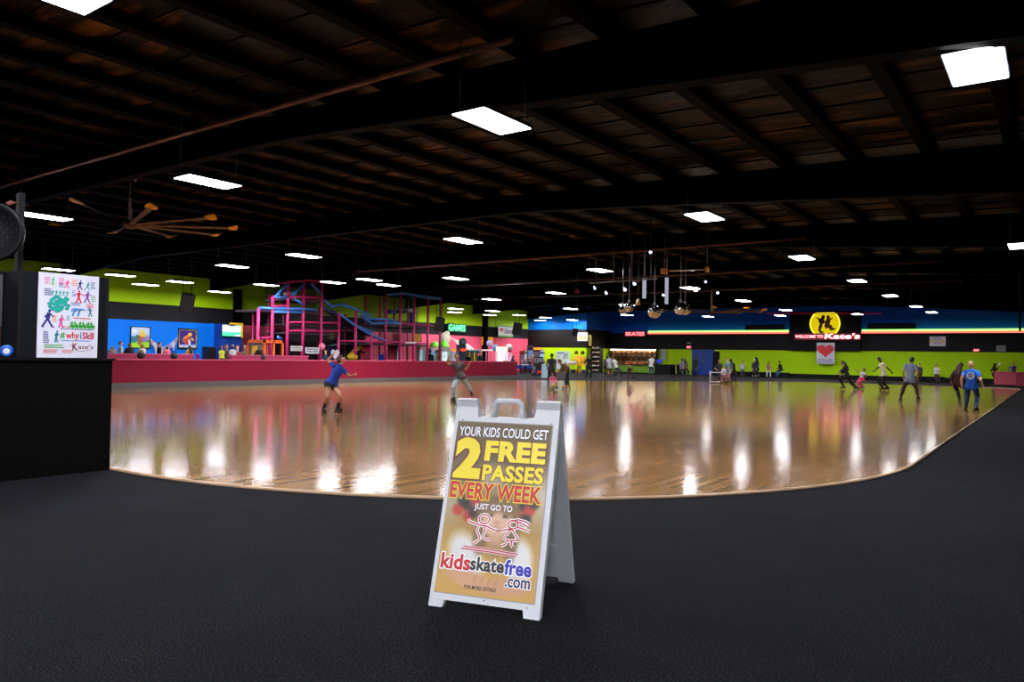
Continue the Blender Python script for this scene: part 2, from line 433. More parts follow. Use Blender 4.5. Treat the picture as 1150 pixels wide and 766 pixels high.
# ================================================================ CEILING LIGHTS
PANEL = glow('white_light_panel', (246,248,255), PANEL_E)
LZ = 5.17
def light_proto(label, p):
    t = thing('ceiling_light', label, 'ceiling light', p, 0, 'rectangular ceiling lights')
    mb = MB(); mb.box((-.32, -.63, .012), (.32, .63, .07)); mb.box((-.12, -.45, .07), (.12, .45, .12)); mb.build('housing', BLACK, t)
    mb = MB(); mb.poly([(-.29, -.595, 0), (-.29, .595, 0), (.29, .595, 0), (.29, -.595, 0)]); mb.box((-.3, -.605, .002), (.3, .605, .012)); mb.build('diffuser', PANEL, t)
    for sx, sy in ((-.25, -.5), (.25, .5)):
        mb = MB(); mb.tube([(sx, sy, .07), (sx, sy, 1.35)], .006, 5); mb.build('hanging_wire', GREYM, t)
    return t
cols = [(-.85, 'near the open carpet side'), (-7.3, 'over the open rink side'), (-12.4, 'above the lit round emblem'), (-15.4, 'over the rink middle'), (-18.2, 'beside the distant fan'), (-23.1, 'over the pink-walled rink side'),
        (-29.6, 'above the low crimson wall'), (-37.7, 'over the play area'), (-41.7, 'close to the green wall')]
ordn = ['first', 'second', 'third', 'fourth', 'fifth', 'sixth', 'seventh', 'eighth', 'ninth', 'tenth', 'eleventh', 'twelfth']
spots = [(-8.26,3.2),(-7.1,9.2),(-.8,10.7),(-14.8,9.2),(-22.7,9.2),(-7.3,18.4),(-15.3,18.4),(-23.0,18.3),(-28.6,19.0),(-7.3,27.5),(-15.5,27.6),(-7.3,36.6),(-23.2,27.4),
    (-37.4,15.8),(-37.3,18.6),(-41.3,22.0),(-37.8,22.0),(-41.8,26.9),(-34.9,25.3),(-30.3,26.0),(-27.5,25.9),(-28.7,28.4),(-29.7,38.7),(-38.5,45.5),(-41.8,49.3),(-37.4,48.9),(-41.4,53.7),
    (-23.3,36.4),(-29.9,48.8),(-39.0,59.2),(-38.8,63.7),(-38.8,54.6),(-42.5,63.5),(-15.3,36.7),(-15.7,46.0),(-15.9,55.7),(-18.2,62.3),(-7.4,45.6),(-7.4,54.9),(-7.3,61.7),(-12.4,62.3),(-.9,27.8),(-24.1,46.8),(-29.7,57.7),(-24.2,62.0),(-.9,-7.5),(-7.3,-8.4),(-14.8,-8.4),(-15.0,.3),(4.6,1.4),(4.6,-7.5),(-22.9,.3),(-2.6,-3.0),(1.8,-3.4),(-6.6,-3.8),(-.4,-4.6)]  # ends with unseen extra panels behind the camera, added to brighten the sandwich board
spots.sort(key=lambda s: s[1])
cnt = {}
first_light = None
for x, y in spots:
    k = min(range(len(cols)), key=lambda q: abs(cols[q][0]-x)); cnt[k] = cnt.get(k, 0)+1
    lab = 'ceiling light panel %s, %s from the camera in its line' % (cols[k][1], ordn[cnt[k]-1])
    if first_light is None: first_light = light_proto(lab, (x, y, LZ))
    else:
        c = copy_tree(first_light); c.location = (x, y, LZ); c['label'] = lab

# ================================================================ CEILING FANS
WOODB = mat('bamboo_fan_blade', (104,78,54), .45)
YEL = mat('yellow_blade_tip', (246,176,6), .4)
def fan(c, rad, ztop, label, phase):
    t = thing('ceiling_fan', label, 'ceiling fan', c, 0, 'large ceiling fans')
    h = ztop-c.z
    mb = MB(); mb.cyl((0,0,.12), (0,0,h), .055, n=12); mb.cyl((0,0,h-.06), (0,0,h), .16, n=12); mb.build('drop_tube', mat('pale_grey_tube', (150,146,150), .5), t)
    mb = MB(); mb.cyl((.13,0,.5), (.13,0,h), .03, n=8); mb.cyl((.13,0,h*.62), (-.13,0,h*.62), .05, n=8); mb.build('motor_bracket', STEEL, t)
    mb = MB(); mb.lathe([(.05,.16),(.17,.14),(.22,.06),(.22,-.02),(.15,-.09),(.05,-.12)], n=20); mb.build('hub', mat('fan_hub', (88,56,44), .4, .4), t)
    for k in range(10):
        a = phase+2*PI*k/10
        M = Matrix.Rotation(a, 4, 'Z'); mb = MB(); mb.M = M
        n = 8; up = []; lo = []
        for j in range(n+1):
            s = j/n; r = .2+(rad-.45)*s; w = .05+.025*s; z = .02+.10*s
            tw = .10*(1-.4*s)
            up.append(((r, -w, z+tw*w*4), (r, w, z-tw*w*4)))
        for d in (0, -.018):
            V = [[mb.v((p[0], p[1], p[2]+d)) for p in row] for row in up]
            for j in range(n): mb.face([V[j][0], V[j+1][0], V[j+1][1], V[j][1]])
        b = mb.build('blade', WOODB, t)
        mb = MB(); mb.M = M
        pts = [(rad-.27, -.15, .14), (rad-.27, .15, .10), (rad-.05, .16, .11), (rad, .06, .15), (rad, -.06, .22), (rad-.08, -.15, .18)]
        A = [mb.v(p) for p in pts]; B = [mb.v((p[0], p[1], p[2]-.03)) for p in pts]
        mb.face(A); mb.face(B[::-1])
        for q in range(6): mb.face([A[q], B[q], B[(q+1)%6], A[(q+1)%6]])
        mb.build('blade_tip', YEL, b)
fan(Vector((-22.99, 11.71, 5.35)), 3.1, roof(-23)-.2, 'big ten-bladed fan with wooden blades and yellow tips above the speaker counter', .33)
fan(Vector((-18.34, 47.59, 4.6)), 3.5, roof(-18)-.2, 'distant wooden-bladed ceiling fan with yellow tips beyond the mirror balls', .1)

# ================================================================ SPEAKER COUNTER (left)
CX = -9.85
t = thing('black_counter', 'tall plain black counter block at the near corner of the rink', 'counter', (-12, 4.2, 0))
mb = MB(); mb.box((-14.6, 2.2, 0), (CX, 4.84, 1.40)); mb.build('body', mat('matte_black_counter', (2,2,2), .9, spec=.1), t, world=True)
mb = MB(); mb.box((-14.65, 2.15, 1.40), (CX+.02, 4.87, 1.43)); mb.build('counter_top', mat('black_worktop', (6,6,7), .5, spec=.2), t, world=True)
t = thing('speaker_case', 'dark navy loudspeaker case carrying the white event poster', 'speaker case', (-10.6, 4.3, 1.432))
mb = MB(); mb.box((-11.4, 3.74, 1.432), (CX-.02, 4.78, 2.46)); mb.build('body', mat('navy_carpet_covering', (9,11,19), .9, spec=.2, bump=.3, scale=60), t, world=True, bevel=.02)
mb = MB()
for y in (3.76, 4.76): mb.box((CX-.03, y-.02, 1.45), (CX-.012, y+.02, 2.45))
mb.build('edge_trim', BLACK, t, world=True)
t = thing('flight_case', 'brown-black flight case with bare metal corner strip beside the navy case', 'flight case', (-10.7, 3.3, 1.432))
mb = MB(); mb.box((-11.5, 2.75, 1.432), (-10.25, 3.72, 2.47)); mb.build('body', mat('brown_black_laminate', (44,28,26), .5, spec=.2), t, world=True, bevel=.01)
mb = MB(); ys = min(3.69, onX(12, 340, -10.24).y); mb.box((-10.25, ys-.02, 1.80), (-10.235, ys+.02, 2.45)); mb.box((-10.25, 2.8, 2.42), (-10.235, ys+.02, 2.45)); mb.build('corner_strip', GREYM, t, world=True)
mb = MB(); mb.tube([(-10.22, 3.45, 1.9), (-10.17, 3.47, 1.88), (-10.17, 3.6, 1.88), (-10.22, 3.62, 1.9)], .012, 6); mb.build('handle', GREYM, t, world=True)
def roll_(p, c1, label):
    t = thing('tape_roll', label, 'tape roll', p)
    mb = MB(); pts = [(.05*math.cos(2*PI*k/24), .05*math.sin(2*PI*k/24), .0) for k in range(24)]
    mb.M = Matrix.Translation((0, 0, .073)) @ Matrix.Rotation(R(90), 4, 'Y') @ Matrix.Rotation(.4, 4, 'X')
    mb.tube(pts, .022, 8, closed=True); mb.build('tape', mat('tape_'+label[:4], c1, .35), t)
    mb = MB(); mb.M = Matrix.Translation((0, 0, .073)) @ Matrix.Rotation(R(90), 4, 'Y') @ Matrix.Rotation(.4, 4, 'X')
    mb.lathe([(.030,-.02),(.035,-.02),(.035,.02),(.030,.02)], n=24); mb.build('core', WHITE, t)
roll_(Vector((-9.95, 3.665, 1.432)), (20,90,190), 'blue roll of tape standing on the black counter')
roll_(Vector((-9.98, 3.50, 1.432)), (190,200,206), 'pale roll of tape standing by the blue one')

# white event poster on the navy case (plane X = CX)
PU0, PU1, PV0, PV1 = 3.95, 4.645, 1.435, 2.462
t = thing('event_poster', 'white poster of coloured skater figures headed by a hashtag slogan, on the navy case', 'poster', (CX, 4.3, 1.44))
mb = MB(); mb.box((CX-.018, PU0, PV0), (CX, PU1, PV1)); mb.build('board', mat('poster_board', (226,226,240), .5, var=.02), t, world=True)
PW, PH = PU1-PU0, PV1-PV0
PMt = frame((CX+.002, PU0, PV0), (0,1,0), (0,0,1))
def pm_rect(u0, v0, u1, v1): return (u0*PW, (1-v1)*PH, u1*PW, (1-v0)*PH)
def flat_ell(mb, cu, cv, ru, rv, z=0, n=14, ang=0):
    ca, sa = math.cos(ang), math.sin(ang)
    mb.poly([(cu+ru*math.cos(2*PI*k/n)*ca-rv*math.sin(2*PI*k/n)*sa, cv+ru*math.cos(2*PI*k/n)*sa+rv*math.sin(2*PI*k/n)*ca, z) for k in range(n)])
def flat_bar(mb, a, b, w, z=0):
    a = Vector(a); b = Vector(b); d = (b-a).normalized(); p = Vector((-d.y, d.x))*w/2
    mb.poly([(a+p).to_3d()[:2]+(z,), (b+p).to_3d()[:2]+(z,), (b-p).to_3d()[:2]+(z,), (a-p).to_3d()[:2]+(z,)][::-1])
def mini_figure(mb, u, v, s, lean=.1, stride=.35, arm=.5):
    """a small flat skater silhouette, foot centre at (u,v) height s"""
    hip = (u, v+.48*s); neck = (u+lean*s, v+.82*s)
    flat_ell(mb, neck[0]+.02*s, neck[1]+.11*s, .075*s, .09*s)
    flat_bar(mb, hip, neck, .22*s, .0002)
    flat_bar(mb, hip, (u-stride*.5*s, v+.02*s), .11*s, .0001); flat_bar(mb, hip, (u+stride*.5*s, v+.02*s), .11*s, .0003)
    flat_bar(mb, (u-stride*.5*s-.03*s, v+.02*s), (u-stride*.5*s+.1*s, v+.02*s), .05*s, .0004); flat_bar(mb, (u+stride*.5*s-.03*s, v+.02*s), (u+stride*.5*s+.1*s, v+.02*s), .05*s, .0004)
    flat_bar(mb, neck, (neck[0]-arm*.6*s, neck[1]-.25*s), .07*s, .0005); flat_bar(mb, neck, (neck[0]+arm*.6*s, neck[1]-.22*s), .07*s, .0006)
pcs = dict(teal=(20,160,150), navy=(34,36,130), red=(212,24,60), purple=(126,50,160), blue=(40,140,214), green=(44,160,50), mag=(224,74,150), dteal=(20,120,150), mint=(90,190,120), orange=(228,130,70))
figs = [('mint', .22, .145, .10, .05, .2, .3), ('mag', .45, .17, .10, .1, .5, .5), ('navy', .67, .175, .115, .05, .4, .4), ('teal', .80, .175, .10, .1, .6, .3),
        ('red', .655, .335, .15, .0, .35, .6), ('purple', .80, .33, .14, .05, .45, .6), ('navy', .15, .645, .21, .08, .55, .4), ('mag', .37, .645, .15, .05, .3, .4),
        ('dteal', .30, .82, .14, .05, .2, .3), ('dteal', .86, .495, .12, -.1, .3, .5)]
groups_ = {}
for c, u, v, s, l, st, ar in figs: groups_.setdefault(c, []).append((u, v, s, l, st, ar))
for c, L_ in groups_.items():
    for u, v, s, l, st, ar in L_:
        mb = MB(); mb.M = PMt; mini_figure(mb, u*PW, (1-v)*PH, s*PH, l, st, ar); mb.build('figure_print', mat('print_'+c, pcs[c], .5), t, world=True)
rr = random.Random(3); mb = MB(); mb.M = PMt
for q in range(46):
    a = rr.uniform(0, 2*PI); d = rr.uniform(.2, 1)
    flat_ell(mb, (.34+.17*math.cos(a)*d)*PW, (1-.37-.10*math.sin(a)*d)*PH, .022*PW*1.6, .02*PH, .0001*q)
for q in range(5): mini_figure(mb, (.22+.06*q)*PW, (1-.27)*PH, .07*PH, .05, .4, .6)
mb.build('figure_print', mat('print_teal', pcs['teal'], .5), t, world=True)
mb = MB(); mb.M = PMt
for q in range(6): mini_figure(mb, (.54+.07*q)*PW, (1-.645)*PH, .085*PH, .1*(-1)**q, .7, .6); flat_ell(mb, (.56+.07*q)*PW, (1-.62)*PH, .04*PW, .022*PH, .0007)
mb.build('figure_print', mat('print_green', pcs['green'], .5), t, world=True)
mb = MB(); mb.M = PMt
for du in (-.05, .02, .08): 
    mb.tube([((.64+du+.05*math.cos(a_*.5))*PW, (1-.45+.045*math.sin(a_*.5))*PH, .002) for a_ in range(1, 7)], .007, 5)
for du in (-.04, .05): flat_bar(mb, ((.6+du)*PW, (1-.5)*PH), ((.63+du)*PW, (1-.42)*PH), .02, .0008)
mb.build('figure_print', mat('print_blue', pcs['blue'], .5), t, world=True)
def lines(mb, u0, v0, u1, n, dv, jit=5):
    rr = random.Random(int(u0*1000+v0*77))
    for q in range(n):
        a = u0
        end = u1-rr.uniform(0, .25)*(u1-u0)
        while a < end:
            b = min(end, a+rr.uniform(.012, .03)); mb.poly([(a*PW, (1-v0-dv*q)*PH, .0006), (a*PW, (1-v0-dv*q-dv*.55)*PH, .0006), (b*PW, (1-v0-dv*q-dv*.55)*PH, .0006), (b*PW, (1-v0-dv*q)*PH, .0006)]); a = b+.006
for c, rows in dict(mag=[(.09,.055,.19,4,.022),(.32,.055,.42,4,.022)], navy=[(.09,.19,.22,4,.022),(.86,.075,.94,4,.022),(.53,.335,.70,2,.022),(.09,.695,.19,6,.024),(.37,.65,.93,1,.022)], orange=[(.53,.06,.64,4,.02),(.23,.50,.31,4,.022)],
        red=[(.79,.34,.92,3,.02),(.57,.515,.92,1,.025),(.38,.625,.6,1,.02),(.1,.905,.35,3,.016),(.40,.905,.60,3,.016)], blue=[(.37,.79,.92,1,.024),(.54,.19,.60,4,.02)], green=[(.88,.24,.95,4,.02),(.11,.845,.45,2,.026)], dteal=[(.32,.11,.40,3,.02),(.46,.50,.52,3,.02)]).items():
    for r_ in rows:
        mb = MB(); mb.M = PMt; lines(mb, *r_); mb.build('text_print', mat('print_'+c, pcs[c], .5), t, world=True)
mb = MB(); mb.M = PMt; mb.i = 0; mb.text('#', pm_rect(.365, .695, .44, .775), .0007, .03); mb.i = 1; mb.text('why', pm_rect(.455, .69, .68, .795), .0007, .03)
mb.i = 2; mb.text('i', pm_rect(.695, .69, .72, .775), .0007, .03); mb.i = 3; mb.text('Sk8', pm_rect(.735, .69, .935, .775), .0007, .03)
mb.build('slogan', [mat('print_green', pcs['green'], .5), mat('print_red', pcs['red'], .5), mat('print_blue', pcs['blue'], .5), mat('print_red2', (196,30,70), .5)], t, world=True)
mb = MB(); mb.M = PMt; mb.text('K', pm_rect(.57, .825, .66, .91), .0007, .03); mb.text("ate's", pm_rect(.665, .84, .93, .895), .0007, .01)
mb.tube([(.53*PW, (1-.86)*PH, .001), (.58*PW, (1-.838)*PH, .001), (.64*PW, (1-.915)*PH, .001), (.76*PW, (1-.92)*PH, .001), (.88*PW, (1-.905)*PH, .001)], .0025, 4)
mb.build('logo', mat('print_dark_red', (110,18,40), .5), t, world=True)

# round loudspeaker on a post above the counter
t = thing('round_loudspeaker', 'black round loudspeaker seen edge-on against a black post above the flight case', 'loudspeaker', (-10.6, 3.9, 2.47))
mb = MB(); mb.box((-10.66, 3.985, 2.47), (-10.56, 4.05, 3.50)); mb.build('post', mat('post_black', (8,9,13), .6, spec=.2), t, world=True)
mb = MB(); ax = Vector((.80, -.60, 0)); c = Vector((-10.55, 3.68, 2.96))
MM = frame(c, (0,0,1), ax.cross(Vector((0,0,1))), ax); mb.M = MM
mb.lathe([(.12,-.14),(.30,-.05),(.37,.0),(.37,.04),(.34,.055),(.30,.03),(.12,-.01),(.05,0)], n=36); mb.build('cone_horn', mat('horn_black', (5,5,8), .5, spec=.2), t, world=True)
mb = MB(); mb.M = MM; 
for k in range(60): mb.ball((.29*math.cos(k*2.4)*math.sqrt(k/60), .29*math.sin(k*2.4)*math.sqrt(k/60), .03), .008, 5, 3)
mb.build('grille', mat('grille_dots', (40,43,54), .4), t, world=True)
mb = MB(); mb.box((-10.56, 4.0, 2.93), (-10.55, 4.035, 2.98)); mb.build('indicator_lamp', glow('teal_led', (90,220,200), 1.2), t, world=True)
mb = MB(); mb.cyl((-10.55, 3.84, 3.32), (-10.55, 3.9, 3.36), .03, n=10); mb.cyl((-10.55, 3.90, 3.36), (-10.6, 4.0, 3.36), .012); mb.build('bracket', mat('rusty_bracket', (96,44,32), .6), t, world=True)

# ================================================================ A-FRAME SIGN
A0 = onz(482, 680); A1 = onz(605, 697)
tdir = (A1-A0); SW = tdir.length; tdir.normalize()
ndir = Vector((tdir.y, -tdir.x, 0))             # towards the camera
SH, SPREAD = 1.262, .82
foot0 = A0
mid0 = A0-ndir*SPREAD/2
up_f = (Vector((mid0.x, mid0.y, SH))-A0); SL = up_f.length; up_f.normalize()
t = thing('sandwich_board_sign', 'white plastic A-frame sign advertising free skating passes on the dark carpet', 'A-frame sign', A0+tdir*SW/2-ndir*SPREAD/2)
PLAS = mat('moulded_white_plastic', (214,216,222), .35, var=.04)
def shell(name, M, front):
    """one moulded leaf: outline with feet, top tabs and carrying handle"""
    mb = MB(); mb.M = M; T = -.035
    W, L_ = SW, SL
    fo = [(0,0),(.085,0),(.095,.045),(W-.105,.045),(W-.095,0),(W,0),(W,L_),(W-.15,L_),(W-.165,L_-.125),(.155,L_-.125),(.14,L_),(0,L_)]
    # body with slightly drawn-in sides
    mb.prism(fo, T)
    # side skirt
    for x0, x1 in ((-.004, .02), (W-.02, W+.004)): mb.box((x0, .0, T-.012), (x1, L_-.01, .006))
    o = mb.build('panel', PLAS, t, world=True, bevel=.006)
    # handle loop
    mb = MB(); mb.M = M; y0 = L_-.127
    mb.tube([(W*.5-.105, y0, T/2), (W*.5-.085, y0+.105, T/2), (W*.5-.07, y0+.12, T/2), (W*.5+.07, y0+.12, T/2), (W*.5+.085, y0+.105, T/2), (W*.5+.105, y0, T/2)], .0185, 8)
    mb.build('handle', PLAS, t, world=True)
    if not front:
        for k in range(5):
            mb = MB(); mb.M = M; z0 = .16+k*.2
            mb.box((.10, z0, .0), (W-.10, z0+.14, .010)); mb.build('recess_rib', PLAS, t, world=True, bevel=.004)
MF = frame(A0, tdir, up_f)
shell('front', MF, True)
B0 = A0-ndir*SPREAD
up_b = (Vector((mid0.x, mid0.y, SH))-B0).normalized()
MBk = frame(B0-ndir*0.0, tdir, up_b, None)
# rear leaf: its normal must face backwards, so mirror the frame
MBk = Matrix((tdir, up_b, tdir.cross(up_b))).transposed().to_4x4(); MBk.translation = B0+tdir.cross(up_b)*0.035
shell('rear', MBk, False)
for q in (.07, SW-.075):
    mb = MB(); mb.M = MF; mb.cyl((q-.035, SL-.02, -.04), (q+.035, SL-.02, -.04), .016, n=10); mb.build('hinge', mat('dark_hinge', (40,42,46), .5), t, world=True)
for q, z_ in ((.05, SL-.15), (SW-.05, SL-.15), (SW*.5, .07), (SW-.08, .06)):
    mb = MB(); mb.M = MF; mb.cyl((q, z_, -.002), (q, z_, .004), .005, n=8); mb.build('screw', GREYM, t, world=True)
# ---- printed sheet
S0, S1, T0, T1 = .020, SW-.038, .088, SL-.163
SWd, SHt = S1-S0, T1-T0
MP = MF @ Matrix.Translation((S0, T0, .002))
mb = MB(); mb.M = MP @ Matrix.Translation((0,0,.0)); mb.box((-.006,-.006,-.001), (SWd+.006, SHt+.006, .0015)); mb.build('sheet_frame', mat('grey_sheet_edge', (150,150,150), .4), t, world=True)
def girl(u, v):
    asp = SHt/SWd
    base = mixc((128,104,60), (214,168,84), min(1, max(0, (v-.25)/.55)))
    base = mixc(base, (104,82,36), ell(u, v, .5, .05, .9, .28, .5)*.95)
    c = base
    c = mixc(c, (196,184,166), ell(u, v, .02, .5, .13, .10, .7)*.7)
    c = mixc(c, (226,216,206), ell(u, v, .97, .42, .12, .12, .8)*.8)
    c = mixc(c, (190,180,176), ell(u, v, .45, .33, .16, .07, .6)*.8)
    for cu, cv, col in ((.22,.50,(40,30,28)),(.30,.47,(190,36,28)),(.13,.53,(206,50,34)),(.25,.56,(214,44,34)),(.30,.54,(36,26,26)),(.17,.475,(34,30,30)),(.80,.48,(44,30,30)),(.86,.50,(216,52,38)),(.78,.545,(224,60,44)),(.90,.46,(60,34,30)),(.83,.555,(40,28,26))):
        c = mixc(c, col, ell(u, v, cu, cv, .055, .032, .35)*.92)
    c = mixc(c, (238,236,236), ell(u, v, .27, .80, .19, .12, .25, .5))            # white blouse
    c = mixc(c, (240,238,238), ell(u, v, .82, .80, .12, .13, .25, -.3))
    c = mixc(c, (122,92,58), ell(u, v, .55, .55, .215, .115, .14))               # hair
    c = mixc(c, (136,104,66), ell(u, v, .40, .66, .075, .11, .3)); c = mixc(c, (132,100,62), ell(u, v, .71, .67, .07, .13, .3))
    c = mixc(c, (232,184,152), ell(u, v, .55, .575, .155, .095, .12))            # face
    c = mixc(c, (240,198,168), ell(u, v, .55, .60, .10, .05, .6))
    c = mixc(c, (140,106,66), ell(u, v, .47, .503, .115, .036, .5, -.12)); c = mixc(c, (140,106,66), ell(u, v, .65, .508, .10, .034, .5, .2))
    for cu in (.475, .625):
        c = mixc(c, (60,44,40), ell(u, v, cu, .548, .026, .008, .5)); c = mixc(c, (150,108,80), ell(u, v, cu, .532, .036, .005, .7)*.7)
    c = mixc(c, (206,146,116), ell(u, v, .55, .588, .026, .012, .8)*.8)
    c = mixc(c, (196,92,86), ell(u, v, .55, .622, .062, .012, .5)); c = mixc(c, (246,238,232), ell(u, v, .55, .619, .042, .005, .5))
    c = mixc(c, (222,170,138), ell(u, v, .55, .69, .06, .04, .4))
    c = mixc(c, (150,118,80), ell(u, v, .55, .745, .09, .04, .6)*.6)
    c = mixc(c, (222,168,130), ell(u, v, .36, .915, .28, .045, .25, .12)); c = mixc(c, (216,160,122), ell(u, v, .74, .93, .24, .05, .25, -.08))
    for q in range(4): c = mixc(c, (186,128,96), ell(u, v, .40+.07*q, .905+.004*q, .006, .022, .5, .5)*.7)
    return mixc(c, (70,48,20), .07)
picture('photo_print', SWd, SHt, 92, 150, girl, MP @ Matrix.Translation((0,0,.002)), t, world=True)
def words_(string, s0, t0, s1, t1, fill, line, off, woff, z=.003, name='lettering', rot=0, boff=None, shear=0.0):
    mb = MB(); mb.M = MP
    rect = (s0*SWd, (1-t1)*SHt, s1*SWd, (1-t0)*SHt)
    mb.i = 0; mb.text(string, rect, z, woff, off, shear)
    mb.i = 1; mb.text(string, rect, z+.0012, off, off, shear)
    return mb.build(name, [line, fill], t, world=True)
TW = mat('ink_white', (250,250,252), .4, var=.01); TD = mat('ink_dark_maroon', (52,14,16), .4, var=.01); TY = mat('ink_yellow', (252,226,0), .4, var=.01)
TR = mat('ink_red', (204,24,22), .4, var=.01); TK = mat('ink_black', (16,16,20), .4, var=.01); TB = mat('ink_blue', (24,28,176), .4, var=.01); TM = mat('ink_maroon', (110,16,14), .4, var=.01); TN = mat('ink_navy', (30,40,90), .4, var=.01)
words_('YOUR KIDS COULD GET', .03, .028, .97, .088, TW, TD, .018, .05)
words_('2', .02, .095, .31, .345, TY, TM, .06, .095)
words_('FREE', .335, .108, .965, .232, TY, TM, .055, .09, z=.0032)
words_('PASSES', .335, .252, .965, .350, TY, TM, .04, .075, z=.0032)
words_('EVERY WEEK', .02, .365, .965, .462, TR, TY, .035, .075, z=.0034)
words_('JUST GO TO', .30, .484, .69, .530, TW, TM, .022, .06, z=.003)
KW = [('kids', .03, .78, .335, .868, TR), ('skate', .335, .785, .675, .862, TK), ('free', .68, .782, .945, .866, TB)]
for s_, a0_, b0_, a1_, b1_, m_ in KW: words_(s_, a0_, b0_, a1_, b1_, m_, TW, .03, .085, z=.0034, name='web_address')
words_('.com', .70, .882, .945, .930, TN, TW, .022, .08, z=.0034, name='web_address')
words_('FOR MORE DETAILS', .30, .945, .62, .966, TK, TK, .015, .016, z=.003)
# skating-couple emblem: white line figures with red shading
def stroke(pts, w, m_, z):
    mb = MB(); mb.M = MP
    P = [Vector((p[0]*SWd, (1-p[1])*SHt)) for p in pts]
    L_, R_ = [], []
    for k, p in enumerate(P):
        d = (P[min(k+1, len(P)-1)]-P[max(k-1, 0)]).normalized(); n = Vector((-d.y, d.x))*w/2
        L_.append(mb.v((p.x+n.x, p.y+n.y, z))); R_.append(mb.v((p.x-n.x, p.y-n.y, z)))
    for k in range(len(P)-1): mb.face([R_[k], R_[k+1], L_[k+1], L_[k]])
    return mb
def ring(cu, cv, ru, rv, a0=0, a1=360, n=16): return [(cu+ru*math.cos(R(a0+(a1-a0)*k/n)), cv+rv*math.sin(R(a0+(a1-a0)*k/n))) for k in range(n+1)]
em = [ring(.42,.572,.055,.026), [(.26,.578),(.27,.592),(.31,.60),(.38,.608),(.46,.612),(.50,.622),(.55,.63)], [(.37,.615),(.36,.64),(.385,.665),(.40,.685),(.37,.70),(.34,.715)], [(.43,.615),(.44,.64),(.43,.66),(.42,.675),(.47,.685),(.50,.68)],
      ring(.715,.588,.05,.024), [(.70,.568),(.76,.558),(.84,.566),(.88,.58)], [(.72,.566),(.79,.575),(.86,.592)], [(.76,.60),(.83,.608),(.89,.618)], [(.60,.628),(.64,.622),(.69,.614),(.72,.622),(.76,.65),(.78,.668)],
      [(.69,.618),(.67,.645),(.63,.668),(.70,.68),(.78,.672)], [(.68,.68),(.66,.70),(.62,.712)], [(.72,.68),(.72,.70),(.74,.712)], [(.24,.735),(.5,.738),(.80,.748)], [(.22,.748),(.5,.752),(.78,.762)]]
for k, pts in enumerate(em):
    stroke(pts, .020 if k < 12 else .013, TW, .0052).build('emblem_line', TW, t, world=True)
    stroke(pts, .008, TR, .006).build('emblem_shade', mat('emblem_red', (196,32,52), .4), t, world=True)
# ================================================================ MIRROR BALLS AND LIGHT RIG
def mirror_mat():
    ma = bpy.data.materials.new('mirror_tiles'); ma.use_nodes = True
    nt = ma.node_tree; b = nt.nodes['Principled BSDF']; b.inputs['Metallic'].default_value = 1; b.inputs['Roughness'].default_value = .08
    
    tc = nt.nodes.new('ShaderNodeTexCoord'); vo = nt.nodes.new('ShaderNodeTexVoronoi'); vo.inputs['Scale'].default_value = 14
    nt.links.new(tc.outputs['Object'], vo.inputs['Vector']); rp = nt.nodes.new('ShaderNodeValToRGB'); rp.color_ramp.elements[0].color = (.3,.3,.34,1); rp.color_ramp.elements[1].color = (1,1,1,1); rp.color_ramp.elements[0].position = 0; rp.color_ramp.elements[1].position = .7
    sp_ = nt.nodes.new('ShaderNodeSeparateColor'); nt.links.new(vo.outputs['Color'], sp_.inputs[0]); nt.links.new(sp_.outputs[0], rp.inputs[0]); nt.links.new(rp.outputs[0], b.inputs['Base Color'])
    bp = nt.nodes.new('ShaderNodeBump'); bp.inputs['Strength'].default_value = .5; bp.inputs['Distance'].default_value = .03; nt.links.new(sp_.outputs[1], bp.inputs['Height']); nt.links.new(bp.outputs['Normal'], b.inputs['Normal']); return ma
MIR = mirror_mat()
def mirror_ball(px, py, z, rad, label):
    p = onz(px, py, z); t = thing('mirror_ball', label, 'mirror ball', p, 0, 'mirror balls over the rink')
    mb = MB(); mb.ball((0,0,0), rad, 22, 15); 
    for f in mb.bm.faces: f.smooth = False
    mb.build('mirror_sphere', MIR, t)
    mb = MB(); mb.cyl((0,0,rad*.96), (0,0,rad+.09), .05, n=10); mb.build('motor', GREYM, t)
    mb = MB(); mb.tube([(0,0,rad+.05), (0,0,roof(p.x)-.25-p.z)], .02, 6); mb.build('hanging_rod', GREYM, t)
mirror_ball(699.5, 347.6, 3.5, .17, 'small mirror ball, lowest of the overlapping pair beside the hanging tubes')
mirror_ball(706.5, 345, 3.55, .19, 'mirror ball half behind its smaller neighbour in the overlapping pair')
mirror_ball(735, 350, 3.42, .27, 'single round mirror ball hanging between the two white tubes')
mirror_ball(764.3, 346.6, 3.52, .25, 'mirror ball of the touching pair nearer the white tubes')
mirror_ball(769.5, 347.6, 3.68, .25, 'mirror ball of the touching pair nearer the lit emblem')
def tube_lamp(px, y0, y1, label):
    p = onz(px, y1, 3.9); h = (y1-y0)/ppm(p); t = thing('hanging_tube_lamp', label, 'tube lamp', p, 0, 'white tube lamps in the light rig')
    mb = MB(); mb.cyl((0,0,0), (0,0,h), .075, n=12); mb.build('tube', glow('tube_white', (214,216,232), .55), t)
    mb = MB(); mb.cyl((0,0,h), (0,0,h+.05), .09, n=12); mb.tube([(0,0,h), (0,0,roof(p.x)-.25-p.z)], .03, 6); mb.build('hanging_rod', GREYM, t)
tube_lamp(723.5, 313, 335, 'white hanging tube lamp beside the single mirror ball, nearer the overlapping balls')
tube_lamp(748.5, 312, 341.5, 'white hanging tube lamp beside the single mirror ball, nearer the touching pair')
